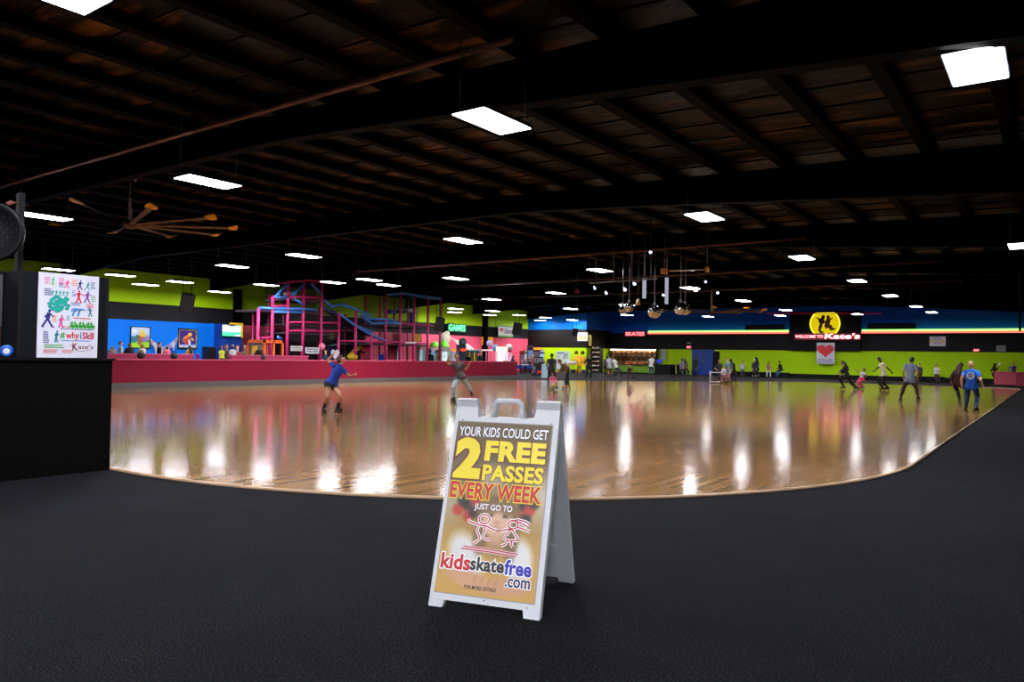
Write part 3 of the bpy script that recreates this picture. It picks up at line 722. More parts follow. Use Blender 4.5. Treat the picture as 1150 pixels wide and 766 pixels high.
# pipe truss with spotlights
a = onz(662, 318, 4.35); b = onz(738, 313, 4.35)
t = thing('lighting_bar', 'thin hanging lighting bar behind the overlapping mirror balls', 'lighting bar', (a+b)/2)
mb = MB(); mb.tube([a, b], .025, 8); mb.build('bar', GREYM, t, world=True)
for k in range(4):
    q = a.lerp(b, .1+.27*k); mb = MB(); mb.tube([q, (q.x, q.y, roof(q.x)-.25)], .01, 5); mb.build('hanging_wire', GREYM, t, world=True)
a2 = onz(746, 304.5, 4.8); b2 = onz(794, 302.5, 4.8)
t = thing('lighting_bar', 'bright metal lighting bar ending in orange clamps above the touching mirror balls', 'lighting bar', (a2+b2)/2)
mb = MB(); mb.tube([a2, b2], .035, 8); mb.build('bar', CHROME, t, world=True)
for q in (a2, b2):
    mb = MB(); mb.cyl(q+Vector((0,0,-.09)), q+Vector((0,0,.09)), .13 if q is a2 else .07, n=10); mb.build('clamp', mat('orange_clamp', (214,120,20), .5), t, world=True)
    mb = MB(); mb.tube([q, (q.x, q.y, roof(q.x)-.25)], .014, 5); mb.build('hanging_wire', GREYM, t, world=True)
def spotlight(px, py, z, label, col=(190,200,235), e=3.5, r=.05, lens=True):
    p = onz(px, py, z); t = thing('spotlight', label, 'spotlight', p, 0, 'small spotlights of the rink rig')
    d = (EYE-p).normalized(); d = (d+Vector((.2,0,-.35))).normalized()
    M = frame((0,0,0), d.orthogonal(), d.cross(d.orthogonal()), d)
    mb = MB(); mb.M = M; mb.lathe([(r*.5,-.24),(r*.9,-.2),(r,-.02),(r*1.15,0)], n=12); mb.build('can', SATIN, t)
    mb = MB(); mb.M = M; mb.cyl((0,0,.0), (0,0,.006), r*.95, n=12); mb.build('lens', glow('lens_%d%d%d' % col, col, e), t)
    mb = MB(); mb.tube([(0,0,.05), (0,0,roof(p.x)-.25-p.z)], .012, 5); mb.build('hanging_rod', STEEL, t)
spotlight(668, 324, 4.3, 'small spotlight under the long light panel, first from the pink side')
spotlight(681, 329.5, 4.15, 'small spotlight second from the pink side, tilted', e=5)
spotlight(702, 325.5, 4.25, 'violet-white spotlight above the overlapping mirror balls', (180,180,250), 5, .065)
spotlight(712.6, 318.8, 4.4, 'white spotlight just above and behind the overlapping mirror balls', e=6, r=.06)
spotlight(730.6, 283.3, 5.35, 'blue-white spotlight topmost in the rig', (190,210,255), 6, .055)
spotlight(745, 331.5, 4.1, 'tiny spotlight between the second tube lamp and the single mirror ball', e=6)
spotlight(781.6, 325, 4.2, 'dazzling white spotlight beside the touching mirror balls', (255,255,255), 160, .09)
spotlight(792.5, 316.5, 4.5, 'dim spotlight above the dazzling one', e=3)
spotlight(806, 329, 4.15, 'tilted spotlight outermost towards the emblem', e=6)
spotlight(648, 327.5, 4.3, 'dull red spotlight at the pink end of the rig', (110,12,26), .4, .09)
p = onz(716.7, 339, 3.9); t = thing('paper_lantern', 'small brown bell-shaped lamp hanging behind the first tube lamp', 'lamp', p)
mb = MB(); mb.lathe([(.10,-.14),(.09,-.02),(.05,.1),(.02,.12)], n=12); mb.build('lantern_shade', mat('amber_shade', (150,110,60), .6), t)
mb = MB(); mb.tube([(0,0,.1), (0,0,roof(p.x)-.25-p.z)], .008, 5); mb.build('hanging_wire', GREYM, t)
for px, py, z, lab in ((617, 258, 5.6, 'thin drop pipe with ring end below the second roof frame'), (642.5, 262, 5.7, 'small amber lamp and black box under the second roof frame')):
    p = onY(px, py, 27.0)
    if 'ring' in lab:
        t = thing('hanging_hook', lab, 'hook', p); mb = MB(); mb.tube([(0,0,.1), (0,0,1.3)], .025, 6); mb.tube([(.07*math.cos(k*PI/6), 0, .07*math.sin(k*PI/6)) for k in range(12)], .018, 6, closed=True); mb.build('rod', RUST, t)
    else:
        t = thing('hanging_lamp', lab, 'lamp', p); mb = MB(); mb.box((-.5,-.15,.0), (-.2,.15,.4)); mb.build('box_housing', BLACK, t)
        mb = MB(); mb.lathe([(.12,-.14),(.10,0),(.05,.12)], n=12); mb.build('lamp_shade', mat('amber_glass', (170,100,40), .4), t); mb = MB(); mb.tube([(-.3,0,.1), (-.3,0,1.2)], .02, 5); mb.build('hanging_rod', STEEL, t)
# dark heater box and pipe bracket on the far frame
p = onY(896, 232, 27.2); t = thing('ceiling_heater', 'black heater box hung beside the brown roof pipe', 'heater', p)
mb = MB(); mb.box((-.75,-.35,-.3), (.3,.35,.25)); mb.build('box_housing', BLACK, t)
mb = MB(); mb.tube([(-.95,-.4,-.5), (-.72,-.4,-.3), (-.68,-.4,.3), (.25,-.4,.32), (.32,-.4,-.42)], .03, 6); mb.build('pipe_bend', RUST, t)
mb = MB(); mb.tube([(-.5,0,.2), (-.5,0,1.0)], .02, 5); mb.build('hanging_rod', STEEL, t)
# coiled cable loop on the first frame
p = onY(522, 34, 9.7); t = thing('cord_coil', 'coil of cable hooked on the first roof frame above the panel light', 'cable', p)
mb = MB(); pts = [(.22*math.cos(k*PI/8)*(1+.03*(k//16)), .02*math.sin(k*.7), .30*math.sin(k*PI/8)) for k in range(40)]; mb.tube(pts, .014, 5); mb.build('cable', mat('olive_cable', (92,86,44), .6), t)
p = onY(1141, 300, 31); t = thing('roof_brace', 'slanting pipe brace with a lamp near the open carpet edge', 'brace', p)
mb = MB(); mb.tube([(-.55,0,1.0), (.1,0,-.1), (.12,0,-2.2)], .04, 6); mb.build('pipe', STEEL, t)

# hanging loudspeakers
def hung_speaker(px0, py0, px1, py1, X, tilt, yaw_, label):
    c = onX((px0+px1)/2, (py0+py1)/2, X); k = ppm(c); w = (px1-px0)/k*.92; h = (py1-py0)/k*.95
    t = thing('hanging_loudspeaker', label, 'loudspeaker', c, yaw_, 'black loudspeakers hung from the roof')
    M = Matrix.Rotation(tilt, 4, 'X') @ Matrix.Rotation(R(7), 4, 'Y')
    mb = MB(); mb.M = M; mb.prism([(-w/2,-.2),(w/2,-.2),(w*.32,.35),(-w*.32,.35)], h); 
    bmesh.ops.translate(mb.bm, vec=M.to_3x3() @ Vector((0,0,-h/2)), verts=mb.bm.verts)
    mb.build('cabinet', BLACK, t)
    mb = MB(); mb.M = M; mb.box((-w*.45,-.222,-h*.46), (w*.45,-.202,h*.46)); mb.build('grille', mat('speaker_grille', (22,22,26), .5, bump=.4, scale=90), t)
    mb = MB(); 
    for s in (-w*.3, w*.3): mb.tube([(s, 0, h*.4), (s, 0, roof(c.x)-.25-c.z)], .015, 5)
    mb.build('hanging_chain', STEEL, t)
hung_speaker(202, 329.5, 218, 351, -33, R(12), R(62), 'big tilted black loudspeaker hanging before the blue snack wall')
hung_speaker(487.5, 356, 499, 372, -33, R(12), R(50), 'tilted black loudspeaker hanging beside the green neon word')
hung_speaker(574.5, 362, 586, 376, -36, R(12), R(50), 'tilted black loudspeaker hanging over the skating banner')
hung_speaker(642, 368.5, 649, 377, -37, R(10), R(40), 'small black loudspeaker hanging by the white menu board')

# ================================================================ SIGNS ON THE WALLS
def wallY(px, py, Y): return onY(px, py, Y)
def neon_sign(name, label, cat, word, px0, px1, py0, py1, Y, col, board, e, X=None):
    P = (lambda x, y: onX(x, y, X)) if X is not None else (lambda x, y: onY(x, y, Y))
    a = P(px0, py1); b = P(px1, py0)
    wid = abs((b.y-a.y) if X is not None else (b.x-a.x)); hei = (b.z-a.z)
    t = thing(name, label, cat, a)
    M = FX((0.07,0,0)) if X is not None else FY((0,-.07,0))
    pad = .10
    mb = MB(); mb.M = M; mb.box((-pad,-pad,-.07), (wid+pad, hei+pad, 0)); mb.build('backing_board', board, t)
    mb = MB(); mb.M = M; mb.text(word, (0,0,wid,hei), .03, .02); mb.build('neon_letters', glow(name+'_neon', col, e), t)
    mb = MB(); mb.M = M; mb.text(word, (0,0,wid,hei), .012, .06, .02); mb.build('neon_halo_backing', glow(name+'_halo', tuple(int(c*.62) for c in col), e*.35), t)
    return t
neon_sign('neon_sign', 'green neon sign reading GAMES over the arcade', 'neon sign', 'GAMES', 503, 522, 365.3, 371.2, None, (96,255,150), mat('green_sign_board', (6,60,36), .5), 3.2, X=-44.6)
neon_sign('neon_sign', 'red neon sign reading SKATES over the rental counter', 'neon sign', 'SKATES', 703, 724, 373, 377, 69.7, (255,90,100), mat('red_sign_board', (110,4,20), .5), 5)
# strip light: green tube over red tube
def strip(px0, px1, label):
    a = onY(px0, 374, 69.6); b = onY(px1, 374, 69.6); z = 4.13
    t = thing('neon_sign_strip', label, 'neon strip light', ((a.x+b.x)/2, 69.6, z), 0, 'two-tone neon strips along the wall')
    mb = MB(); mb.box((a.x, 69.62, z-.22), (b.x, 69.93, z-.16)); mb.build('ledge', BLACK, t, world=True)
    mb = MB(); mb.tube([(a.x, 69.72, z+.09), (b.x, 69.72, z+.09)], .075, 8); mb.build('green_tube', glow('neon_green_white', (150,240,110), 2.2), t, world=True)
    mb = MB(); mb.tube([(a.x, 69.62, z-.08), (b.x, 69.62, z-.08)], .085, 8); mb.build('red_tube', glow('neon_salmon', (255,96,80), 2.6), t, world=True)
strip(727.5, 885.3, 'green and red neon strip light between the red word and the emblem panel')
strip(967.6, 1240, 'green and red neon strip light running on from the emblem panel')
# dark projecting panels
def panel(name, label, px0, py0, px1, py1, Y, m_, d=.35):
    a = onY(px0, py1, Y); b = onY(px1, py0, Y)
    t = thing(name, label, 'wall panel', ((a.x+b.x)/2, Y, a.z)); mb = MB(); mb.box((a.x, Y, a.z), (b.x, Y+d, b.z)); mb.build('panel_face', m_, t, world=True)
    mb = MB(); mb.tube([(a.x, Y-.02, a.z), (b.x, Y-.02, a.z), (b.x, Y-.02, b.z), (a.x, Y-.02, b.z)], .03, 4, closed=True); mb.build('panel_edge', BLACK, t, world=True)
    return t
panel('sign_backboard', 'tall black panel behind the yellow emblem', 886.6, 349, 966.3, 393.2, 69.55, mat('emblem_panel', (9,8,13), .7, spec=.2), .4)
panel('duct_box', 'low black box on the blue wall between the far fan and emblem panel', 837, 364.5, 880, 370.6, 69.6, BLACK)
panel('duct_box', 'low black box on the blue wall just past the emblem panel', 974, 363, 1028, 369.6, 69.6, BLACK)
# emblem: yellow disc cut off level at the top, dark red skating couple
Y0 = 69.4
c = onY(926.5, 363.5, Y0); k = ppm(c); rad = 15.6/k
t = thing('emblem_sign', 'round glowing yellow emblem with dark red skaters, cut flat on top', 'sign', c)
cut = 11.6/k
pts = [(rad*math.cos(2*PI*q/48), min(cut, rad*math.sin(2*PI*q/48))) for q in range(48)]
mb = MB(); mb.M = FY((0,.05,0)); mb.prism(pts, .04); mb.build('disc', glow('emblem_yellow', (222,196,14), 1.0), t)
mb = MB(); mb.M = FY((0,-.02,0)); mb.tube([(rad*1.0*math.cos(2*PI*q/48), min(cut, rad*1.0*math.sin(2*PI*q/48)), .03) for q in range(48)], .05, 6, closed=True); mb.build('rim_tube', glow('emblem_rim', (255,236,60), 1.8), t)
mb = MB(); mb.M = FY((0,-.01,0)) @ Matrix.Translation((0,0,.03))
def blob(cu, cv, ru, rv, ang=0, z=0): flat_ell(mb, cu*rad, cv*rad, ru*rad, rv*rad, z, 16, ang)
blob(-.12,.48,.13,.15,0,.001); blob(-.22,.18,.22,.24,.3,.002); blob(-.30,-.2,.12,.22,-.3,.003); blob(-.34,-.48,.10,.2,.3,.004); blob(-.22,-.62,.16,.07,0,.005); blob(-.02,.1,.2,.06,-.5,.006)
blob(.22,.46,.12,.14,0,.007); blob(.20,.14,.17,.26,-.2,.008); blob(.34,-.22,.2,.15,-.7,.009); blob(.52,-.40,.2,.09,.2,.010); blob(.08,-.18,.1,.2,.2,.011); blob(.36,.3,.22,.06,.6,.012); blob(-.42,.34,.2,.06,-.6,.013)
mb.build('skater_figures', mat('emblem_dark_red', (112,18,22), .5), t)
a = onY(893, 380.5, 69.15); 
t = thing('welcome_sign', 'long red neon sign reading WELCOME TO Kate\'s below the round emblem', 'neon sign', a)
k = ppm(a); Wd = 67/k
mb = MB(); mb.M = FY((-.1,.02,-.12)); mb.box((0,0,0), (Wd+.2, 7.5/k, .05)); mb.build('backing_board', mat('red_sign_board', (110,4,20), .5), t)
for nm, w_, u0, u1, v0, v1, cl, e, of in (('neon_letters','WELCOME TO',0,.44,.16,.70,(255,130,140),5,.015), ('neon_letters',"Kate's",.47,1.0,.02,.95,(255,150,156),7,.02)):
    mb = MB(); mb.M = FY((0,-.05,0)); mb.text(w_, (u0*Wd, v0*6/k, u1*Wd, v1*6/k), .03, of, shear=.18); mb.build(nm, glow('welcome_neon%d' % e, cl, e), t)
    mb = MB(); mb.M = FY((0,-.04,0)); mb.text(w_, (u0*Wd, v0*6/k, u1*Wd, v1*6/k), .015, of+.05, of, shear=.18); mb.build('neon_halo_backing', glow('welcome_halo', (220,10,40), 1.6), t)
a = onY(860, 352.2, 69.22); b = onY(990, 352.2, 69.22)
t = thing('neon_sign_line', 'thin dull red neon line level with the top of the emblem', 'neon strip light', (a.x, 69.5, a.z)); mb = MB(); mb.tube([a, b], .035, 6); mb.build('tube', glow('dull_red_neon', (150,14,24), .5), t, world=True)
# heart poster
a = onY(917, 408.5, 69.45); b = onY(937.3, 385, 69.45); w_ = b.x-a.x; h_ = b.z-a.z
t = thing('heart_sign', 'white poster with big red heart over the words ROLLER SKATING', 'poster', a)
mb = MB(); mb.M = FY((0,0,0)); mb.box((0,0,-.02), (w_, h_, 0)); mb.build('board', mat('poster_white', (206,204,218), .5, var=.02), t)
hp = []
for q in range(40):
    a_ = 2*PI*q/40; hp.append((w_/2+w_*.47*math.sin(a_)**3, h_*.64+h_*.30*(13*math.cos(a_)-5*math.cos(2*a_)-2*math.cos(3*a_)-math.cos(4*a_))/14))
mb = MB(); mb.M = FY((0,-.005,0)); mb.prism(hp[::-1], .03); mb.build('heart', mat('heart_red', (226,20,36), .35), t)
mb = MB(); mb.M = FY((0,-.01,0)); mb.text('ROLLER', (.08*w_, .135*h_, .92*w_, .235*h_), .003, .01); mb.text('SKATING', (.04*w_, .02*h_, .96*w_, .11*h_), .003, .01); mb.build('lettering', mat('poster_navy', (30,28,70), .5), t)
# notice with yellow arrows
def board(name, label, px0, py0, px1, py1, Y, X=None, col=(220,216,224), rows=(), extra=None, frame_m=None, e=0):
    P = (lambda x, y: onX(x, y, X)) if X is not None else (lambda x, y: onY(x, y, Y))
    a = P(px0, py1); b = P(px1, py0); w = (b.y-a.y) if X is not None else b.x-a.x; h = P((px0+px1)/2, py0).z-P((px0+px1)/2, py1).z
    a.z = P((px0+px1)/2, py1).z
    t = thing(name, label, 'notice' if 'notice' in name else ('picture' if 'picture' in name else 'sign'), a)
    M = FX((.03,0,0)) if X is not None else FY((0,-.03,0))
    mb = MB(); mb.M = M; mb.box((0,0,-.03), (w,h,0)); mb.build('board', mat(name+'_board', col, .5, emit=e, var=.02), t)
    if frame_m:
        mb = MB(); mb.M = M; mb.tube([(0,0,0),(w,0,0),(w,h,0),(0,h,0)], .035, 4, closed=True); mb.build('picture_frame', frame_m, t)
    if rows:
        for q, (u0, v0, u1, v1, c_) in enumerate(rows):
            mb = MB(); mb.M = M; mb.poly([(u0*w,(1-v1)*h,.004+.001*q),(u1*w,(1-v1)*h,.004+.001*q),(u1*w,(1-v0)*h,.004+.001*q),(u0*w,(1-v0)*h,.004+.001*q)]); mb.build('printed_block', mat('print_%d_%d_%d' % c_, c_, .5), t)
    if extra: extra(t, M, w, h)
    return t
def arrows(t, M, w, h):
    for s in (-1, 1):
        mb = MB(); mb.M = M; cx = w/2+s*w*.36; mb.poly([(cx-s*.10*w,h*.40,.01),(cx+s*.0*w,h*.40,.01),(cx,h*.28,.01),(cx+s*.10*w,h*.5,.01),(cx,h*.72,.01),(cx,h*.60,.01),(cx-s*.10*w,h*.60,.01)][::s]); mb.build('arrow', mat('arrow_yellow', (230,180,20), .5), t)
G1 = (150,130,140)
board('wall_notice', 'white notice with a yellow arrow at each side of its lettering', 1044, 378, 1062, 388.8, 69.9, rows=[(.2,.12,.8,.2,G1),(.25,.32,.75,.4,G1),(.3,.5,.7,.58,(200,160,60)),(.22,.68,.78,.76,G1)], extra=arrows)
board('wall_notice', 'plain grey notice high on the dark band nearest the pink counter', 1119, 388, 1129.5, 395, 69.9, col=(150,146,150), rows=[(.15,.2,.85,.3,(110,106,110)),(.15,.45,.85,.55,(110,106,110))])
def exit_sign(px0, py0, px1, py1, label):
    a = onY(px0, py1, 69.8); b = onY(px1, py0, 69.8); w, h = b.x-a.x, b.z-a.z
    t = thing('exit_sign', label, 'exit sign', a, 0, 'red EXIT signs')
    mb = MB(); mb.M = FY((0,0,0)); mb.box((0,0,-.08), (w,h,0)); mb.build('lit_box', glow('exit_pink_red', (240,70,90), .9), t)
    mb = MB(); mb.M = FY((0,-.005,0)); mb.text('EXIT', (.12*w,.2*h,.88*w,.8*h), .004, .02); mb.build('lettering', glow('exit_letters', (255,200,205), 1.6), t)
exit_sign(771, 388.4, 776, 391.4, 'red EXIT sign over the blue door')
exit_sign(1093, 392, 1100, 394.8, 'red EXIT sign over the open end of the rink')
board('wall_notice', 'small grey plate just above the EXIT sign over the blue door', 771.5, 384.5, 776, 386, 69.8, col=(140,140,140))
board('wall_notice', 'white menu board high on the brown band', 648.5, 373.5, 660, 383, 64.8, col=(226,222,226), rows=[(.1,.15,.9,.25,(190,170,200)),(.1,.4,.4,.85,(230,200,90)),(.5,.4,.9,.85,(220,210,150))], e=.5)
board('wall_notice', 'narrow yellow upright sign beside the white menu board', 661, 376, 664.5, 388.5, 64.8, col=(130,112,10))
def skater_print(t, M, w, h):
    for u, v, s in ((.62,.35,.32),(.78,.3,.3),(.70,.75,.26),(.25,.6,.25)):
        mb = MB(); mb.M = M @ Matrix.Translation((0,0,.006)); mini_figure(mb, u*w, (1-v-.1)*h, s*h, .05, .4, .5); mb.build('figure', mat('print_grey_green', (60,80,70), .6), t)
board('wall_notice', 'large pale board with small dark figures on the lime wall of the snack bar', 624, 394.3, 640.2, 414.5, 64.9, col=(188,204,196), rows=[(.08,.06,.6,.15,(110,120,130)),(.08,.2,.35,.24,(150,160,160)),(.08,.3,.35,.34,(150,160,160))], extra=skater_print)
board('wall_notice', 'white sheet beside the lit shelves, nearest the rack', 676.5, 393, 684, 403.5, 69.8, col=(170,176,180), rows=[(.15,.2,.85,.26,(120,120,130)),(.15,.4,.85,.46,(120,120,130))])
board('wall_notice', 'white sheet on the lime wall between shelves and blue door', 742.5, 392.5, 748, 404.5, 69.8, col=(170,176,180), rows=[(.15,.2,.85,.26,(120,120,130)),(.15,.4,.85,.46,(120,120,130))])
for py in (394, 405):
    pass
p = onY(790, 400, 69.9); t = thing('wall_conduit', 'thin conduit with two switch boxes on the lime wall beside the blue door', 'conduit', p)
mb = MB(); mb.tube([(0,0,-.45), (0,0,.6)], .03, 6); mb.build('conduit_pipe', mat('olive_conduit', (84,100,14), .5), t)
for dz in (-.5, .55):
    mb = MB(); mb.cbox((0,-.03,dz), (.12,.08,.2)); mb.build('switch_box', mat('olive_conduit', (84,100,14), .5), t)

# left wall pictures
def abstract_park(u, v):
    c = mixc((206,218,236), (160,196,230), v*1.5) if v < .45 else ((24,120,70) if v < .62 else (40,130,60))
    if v > .72: c = (150,196,20)
    for cu, cv, ru, rv, col in ((.2,.2,.16,.08,(236,238,244)),(.15,.6,.18,.16,(20,110,140)),(.55,.55,.12,.2,(190,60,50)),(.62,.35,.16,.12,(226,186,60)),(.45,.7,.1,.16,(130,90,70)),(.75,.6,.16,.1,(120,110,170)),(.55,.2,.1,.06,(240,210,40)),(.86,.5,.1,.12,(160,120,160)),(.35,.45,.1,.08,(90,90,60))):
        c = mixc(c, col, ell(u, v, cu, cv, ru, rv, .2))
    return c
def abstract_purple(u, v):
    if u < .07 or u > .93 or v < .06 or v > .94:
        return (220,200,60) if int(u*28+.5) % 2 == int(v*30+.5) % 2 else (40,24,90)
    if v > .82: return mixc((150,190,226), (200,214,230), (v-.82)*5)
    c = (50,20,120)
    for cu, cv, ru, rv, col, an in ((.62,.28,.12,.1,(240,180,40),0),(.42,.42,.2,.07,(226,150,40),-.5),(.5,.55,.12,.16,(200,90,30),.2),(.42,.72,.07,.14,(200,30,30),.1),(.6,.7,.06,.16,(230,220,230),-.1),(.75,.52,.1,.05,(226,190,40),.6),(.3,.62,.1,.05,(200,120,40),.7)):
        c = mixc(c, col, ell(u, v, cu, cv, ru, rv, .2, an))
    return c
for fn, px0, px1, py0, py1, label in ((abstract_park, 146.2, 168.2, 367, 390.5, 'bright cartoonish park picture on the blue wall, in a dark frame'), (abstract_purple, 199.8, 220.8, 369.3, 391, 'purple picture with chequered border on the blue wall')):
    a = onX(px0, py1, -44.95); b = onX(px1, (py0+py1)/2, -44.95); hgt = onX(px0, py0, -44.95).z-a.z; w = b.y-a.y
    t = thing('wall_picture', label, 'picture', a)
    mb = MB(); mb.M = FX((0,0,0)); mb.tube([(0,0,.02),(w,0,.02),(w,hgt,.02),(0,hgt,.02)], .05, 4, closed=True); mb.build('picture_frame', BLACK, t)
    picture('print', w, hgt, 40, 40, fn, FX((.03,0,0)), t)
# bunting
a = onX(168.5, 380.5, -44.85); b = onX(199.5, 379, -44.85)
t = thing('bunting', 'sagging garland of pale party flags between the two pictures', 'bunting', (a+b)/2)
pts = [a.lerp(b, q/14)+Vector((0,0,-.55*math.sin(PI*q/14))) for q in range(15)]
mb = MB(); mb.tube(pts, .025, 5); mb.build('cord', mat('bunting_cord', (200,190,205), .7), t, world=True)
for q in range(1, 14):
    p = pts[q]; mb = MB(); big = q % 3 == 0; s = .14; d = .62 if big else .3
    mb.prism([(0,0),(0,0),(0,0)], 0) if False else mb.poly([p+Vector((.02,-s,0)), p+Vector((.02,0,-d)), p+Vector((.02,s,0))]); mb.poly([p+Vector((.01,-s,0)), p+Vector((.01,s,0)), p+Vector((.01,0,-d))])
    mb.build('flag', mat('flag_%d' % (q % 3), ((206,190,206),(170,120,150),(190,200,226))[q % 3], .7), t, world=True)
p = onX(236, 403.5, -44.9); q_ = onX(228, 389.5, -44.9)
t = thing('wall_cabinet', 'black upright cabinet against the blue snack wall', 'cabinet', (p.x, (p.y+q_.y)/2, .605))
mb = MB(); mb.box((-44.99, q_.y, .605), (-44.3, p.y, q_.z)); mb.build('body', mat('black_laminate', (26,16,22), .5), t, world=True, bevel=.02)
mb = MB(); mb.box((-44.3, q_.y+.06, .7), (-44.27, p.y-.06, q_.z-.08)); mb.build('door', mat('dark_panel', (34,22,30), .4), t, world=True)
# blue pier with television and yellow edging
p0 = onX(248.3, 380, -44.2); p1 = onX(272, 380, -44.2); zt = onX(260, 378.2, -44.2).z
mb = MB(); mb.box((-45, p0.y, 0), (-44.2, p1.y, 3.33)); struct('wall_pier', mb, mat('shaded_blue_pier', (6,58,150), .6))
a = onX(249, 377.6, -44.05); b = onX(270.8, 377.6, -44.05); zt = onX(260, 364.8, -44.05).z
t = thing('tv_set', 'wide television showing a pastel picture on the blue pier', 'television', a)
w = b.y-a.y; h = zt-a.z
mb = MB(); mb.M = FX((0,0,0)); mb.box((0,0,-.1), (w,h,0)); mb.build('bezel', BLACK, t)
def tvfn(u, v):
    c = mixc((200,226,230), (230,170,214), min(1, v*2.2)) if v < .5 else mixc((230,180,214), (70,220,150), min(1, (v-.5)*5))
    c = mixc(c, (244,246,250), ell(u, v, .2, .12, .2, .12, .3)); c = mixc(c, (60,60,80), ell(u, v, .5, .02, .2, .08, .4)); c = mixc(c, (240,240,244), ell(u, v, .85, .95, .2, .08, .4))
    return c
picture('screen', w*.96, h*.92, 30, 16, tvfn, FX((.008,w*.02,h*.04)), t, .3, 1.3)
mb = MB(); mb.M = FX((0,0,0)); mb.box((w+.02,-.05,-.08), (w+.14,h+.05,.0)); mb.box((w*.4,h+.03,-.08), (w+.14,h+.14,0)); mb.build('yellow_edging', mat('yellow_edging', (236,190,10), .5, emit=.3), t)
# yellow hand-lettered panel, white rail and round creature-like signs stay generic
a = onX(540.5, 387.5, -44.9); b = onX(553, 387.5, -44.9); h = onX(547, 378.5, -44.9).z-a.z
t = thing('wall_sign', 'plain yellow square panel on the pink arcade wall', 'sign', a); mb = MB(); mb.M = FX((0,0,0)); mb.box((0,0,0), (b.y-a.y, h, .06)); mb.build('panel_face', mat('sign_yellow', (246,170,10), .5), t)
mb = MB(); mb.M = FX((.07,0,0)); 
for q in range(3): mb.box((.1, h*(.25+.22*q), 0), (b.y-a.y-.25, h*(.31+.22*q), .01))
mb.build('printed_block', mat('sign_orange', (226,130,10), .5), t)
def skate_banner(t, M, w, h):
    mb = MB(); mb.M = M; flat_ell(mb, .2*w, .62*h, .14*w, .17*h, .01); mb.build('printed_block', mat('banner_red', (190,60,50), .5), t)
    mb = MB(); mb.M = M; mb.text('Skate', (.36*w,.32*h,.92*w,.75*h), .012, .02, shear=.3); mb.build('lettering', mat('banner_dark', (120,70,90), .5), t)
board('wall_sign', 'square white and green banner under the hanging loudspeaker', 559.5, 365.5, 576, 378.8, None, X=-44.3, col=(200,204,190), rows=[(0,0,1,.14,(110,160,50)),(0,.86,1,1,(100,160,60))], extra=skate_banner)
# ================================================================ BOOTHS BEHIND THE LOW WALL
def bench_booth(px0, px1, pt, label, X=-31.2):
    a = onX(px0, pt, X); b = onX(px1, pt, X); z = (a.z+b.z)/2
    t = thing('booth_bench', label, 'bench', (X-.4, (a.y+b.y)/2, .605), 0, 'pink booth benches behind the low wall')
    mb = MB(); mb.box((X-.14, a.y, .605), (X, b.y, z-.04)); mb.build('backrest', mat('pink_booth', (172,38,84), .5, var=.06), t, world=True)
    mb = MB(); mb.box((X-.18, a.y-.02, z-.04), (X+.03, b.y+.02, z)); mb.build('cap_rail', mat('pink_cap_board', (206,84,112), .45), t, world=True)
    mb = MB(); mb.box((X-.52, a.y+.03, .96), (X-.145, b.y-.03, 1.02)); mb.build('seat', mat('dark_seat', (36,18,28), .5), t, world=True)
    mb = MB(); mb.box((X-.44, a.y+.05, .605), (X-.2, b.y-.05, .955)); mb.build('seat_base', BLACK, t, world=True)
    return z
ZB1 = bench_booth(119, 217.5, 397.3, 'long pink booth bench under the two wall pictures')
ZB2 = bench_booth(259, 346, 399.2, 'long pink booth bench before the climbing frame')
def bag(px, py, X, z, s, label):
    p = onX(px, py, X); p.z = z
    t = thing('bag', label, 'bag', p, 0, 'black bags along the booths')
    mb = MB(); mb.ball((0,0,s*.33), (s*.24, s*.42, s*.33), 12, 8); mb.build('sack', mat('black_bag', (16,15,18), .6), t)
    mb = MB(); mb.tube([(.02,-s*.2,s*.58), (.02,-s*.1,s*.78), (.02,s*.1,s*.78), (.02,s*.2,s*.58)], .02, 5); mb.build('strap', BLACK, t)
bag(158.5, 401, -29.62, 1.172, .42, 'black bag on the low wall below the park picture')
bag(195.5, 401, -29.62, 1.172, .40, 'black bag on the low wall below the purple picture')
bag(295.5, 403, -29.62, 1.172, .34, 'low black bag on the low wall before the orange booth')

# ================================================================ SOFT-PLAY CLIMBING FRAME
PX = -36.0
t_play = thing('climbing_frame', 'tall pink and blue soft-play climbing frame with slide, nets and swings', 'climbing frame', (-37.5, 33, 0))
def PP(x, y, dx=0.0): p = onX(x, y, PX); p.x += dx; return p
def post(x, y, dx=0.0, zlo=0.0, r=.085):
    p = PP(x, y, dx); mb = MB(); mb.cyl((p.x, p.y, zlo), (p.x, p.y, p.z), r, n=10); mb.build('post', PINKP, t_play, world=True)
def rail(pts, m_, r=.07, dx=0.0, name='rail'):
    mb = MB(); mb.tube([PP(x, y, dx if not isinstance(dx, (list, tuple)) else dx[k]) for k, (x, y) in enumerate(pts)], r, 8); mb.build(name, m_, t_play, world=True)
for x, y in ((290.5,346),(306.5,332),(324,316.5),(341.5,314.5),(362,315.5),(381,352),(400,348),(417,375),(434,330),(450,329),(465.5,331),(481,335),(495,335)): post(x, y)
for x, y in ((311,352),(329,330),(346,316),(366,318),(384,345),(437,332),(453,331),(469,333),(484,337),(414,352)): post(x, y, -2.2, r=.07)
for pts in ([(324,316.5),(341.5,316)], [(341.5,314.8),(362,316)], [(324,334),(341.5,333.5),(362,334.5)], [(306.5,344),(324,343)], [(290.5,379.5),(306.5,379.5)], [(324,362),(341.5,362),(362,362.5),(381,363)], [(324,371.5),(341.5,371.5),(362,372),(381,372)],
            [(381,383),(400,383),(417,383.5),(434,384),(450,384.5),(465.5,385),(481,385.5)], [(434,363),(450,363.5),(465.5,364.5),(481,365.5),(487,366.5)], [(362,334.5),(362,316)]): rail(pts, PINKP, .065)
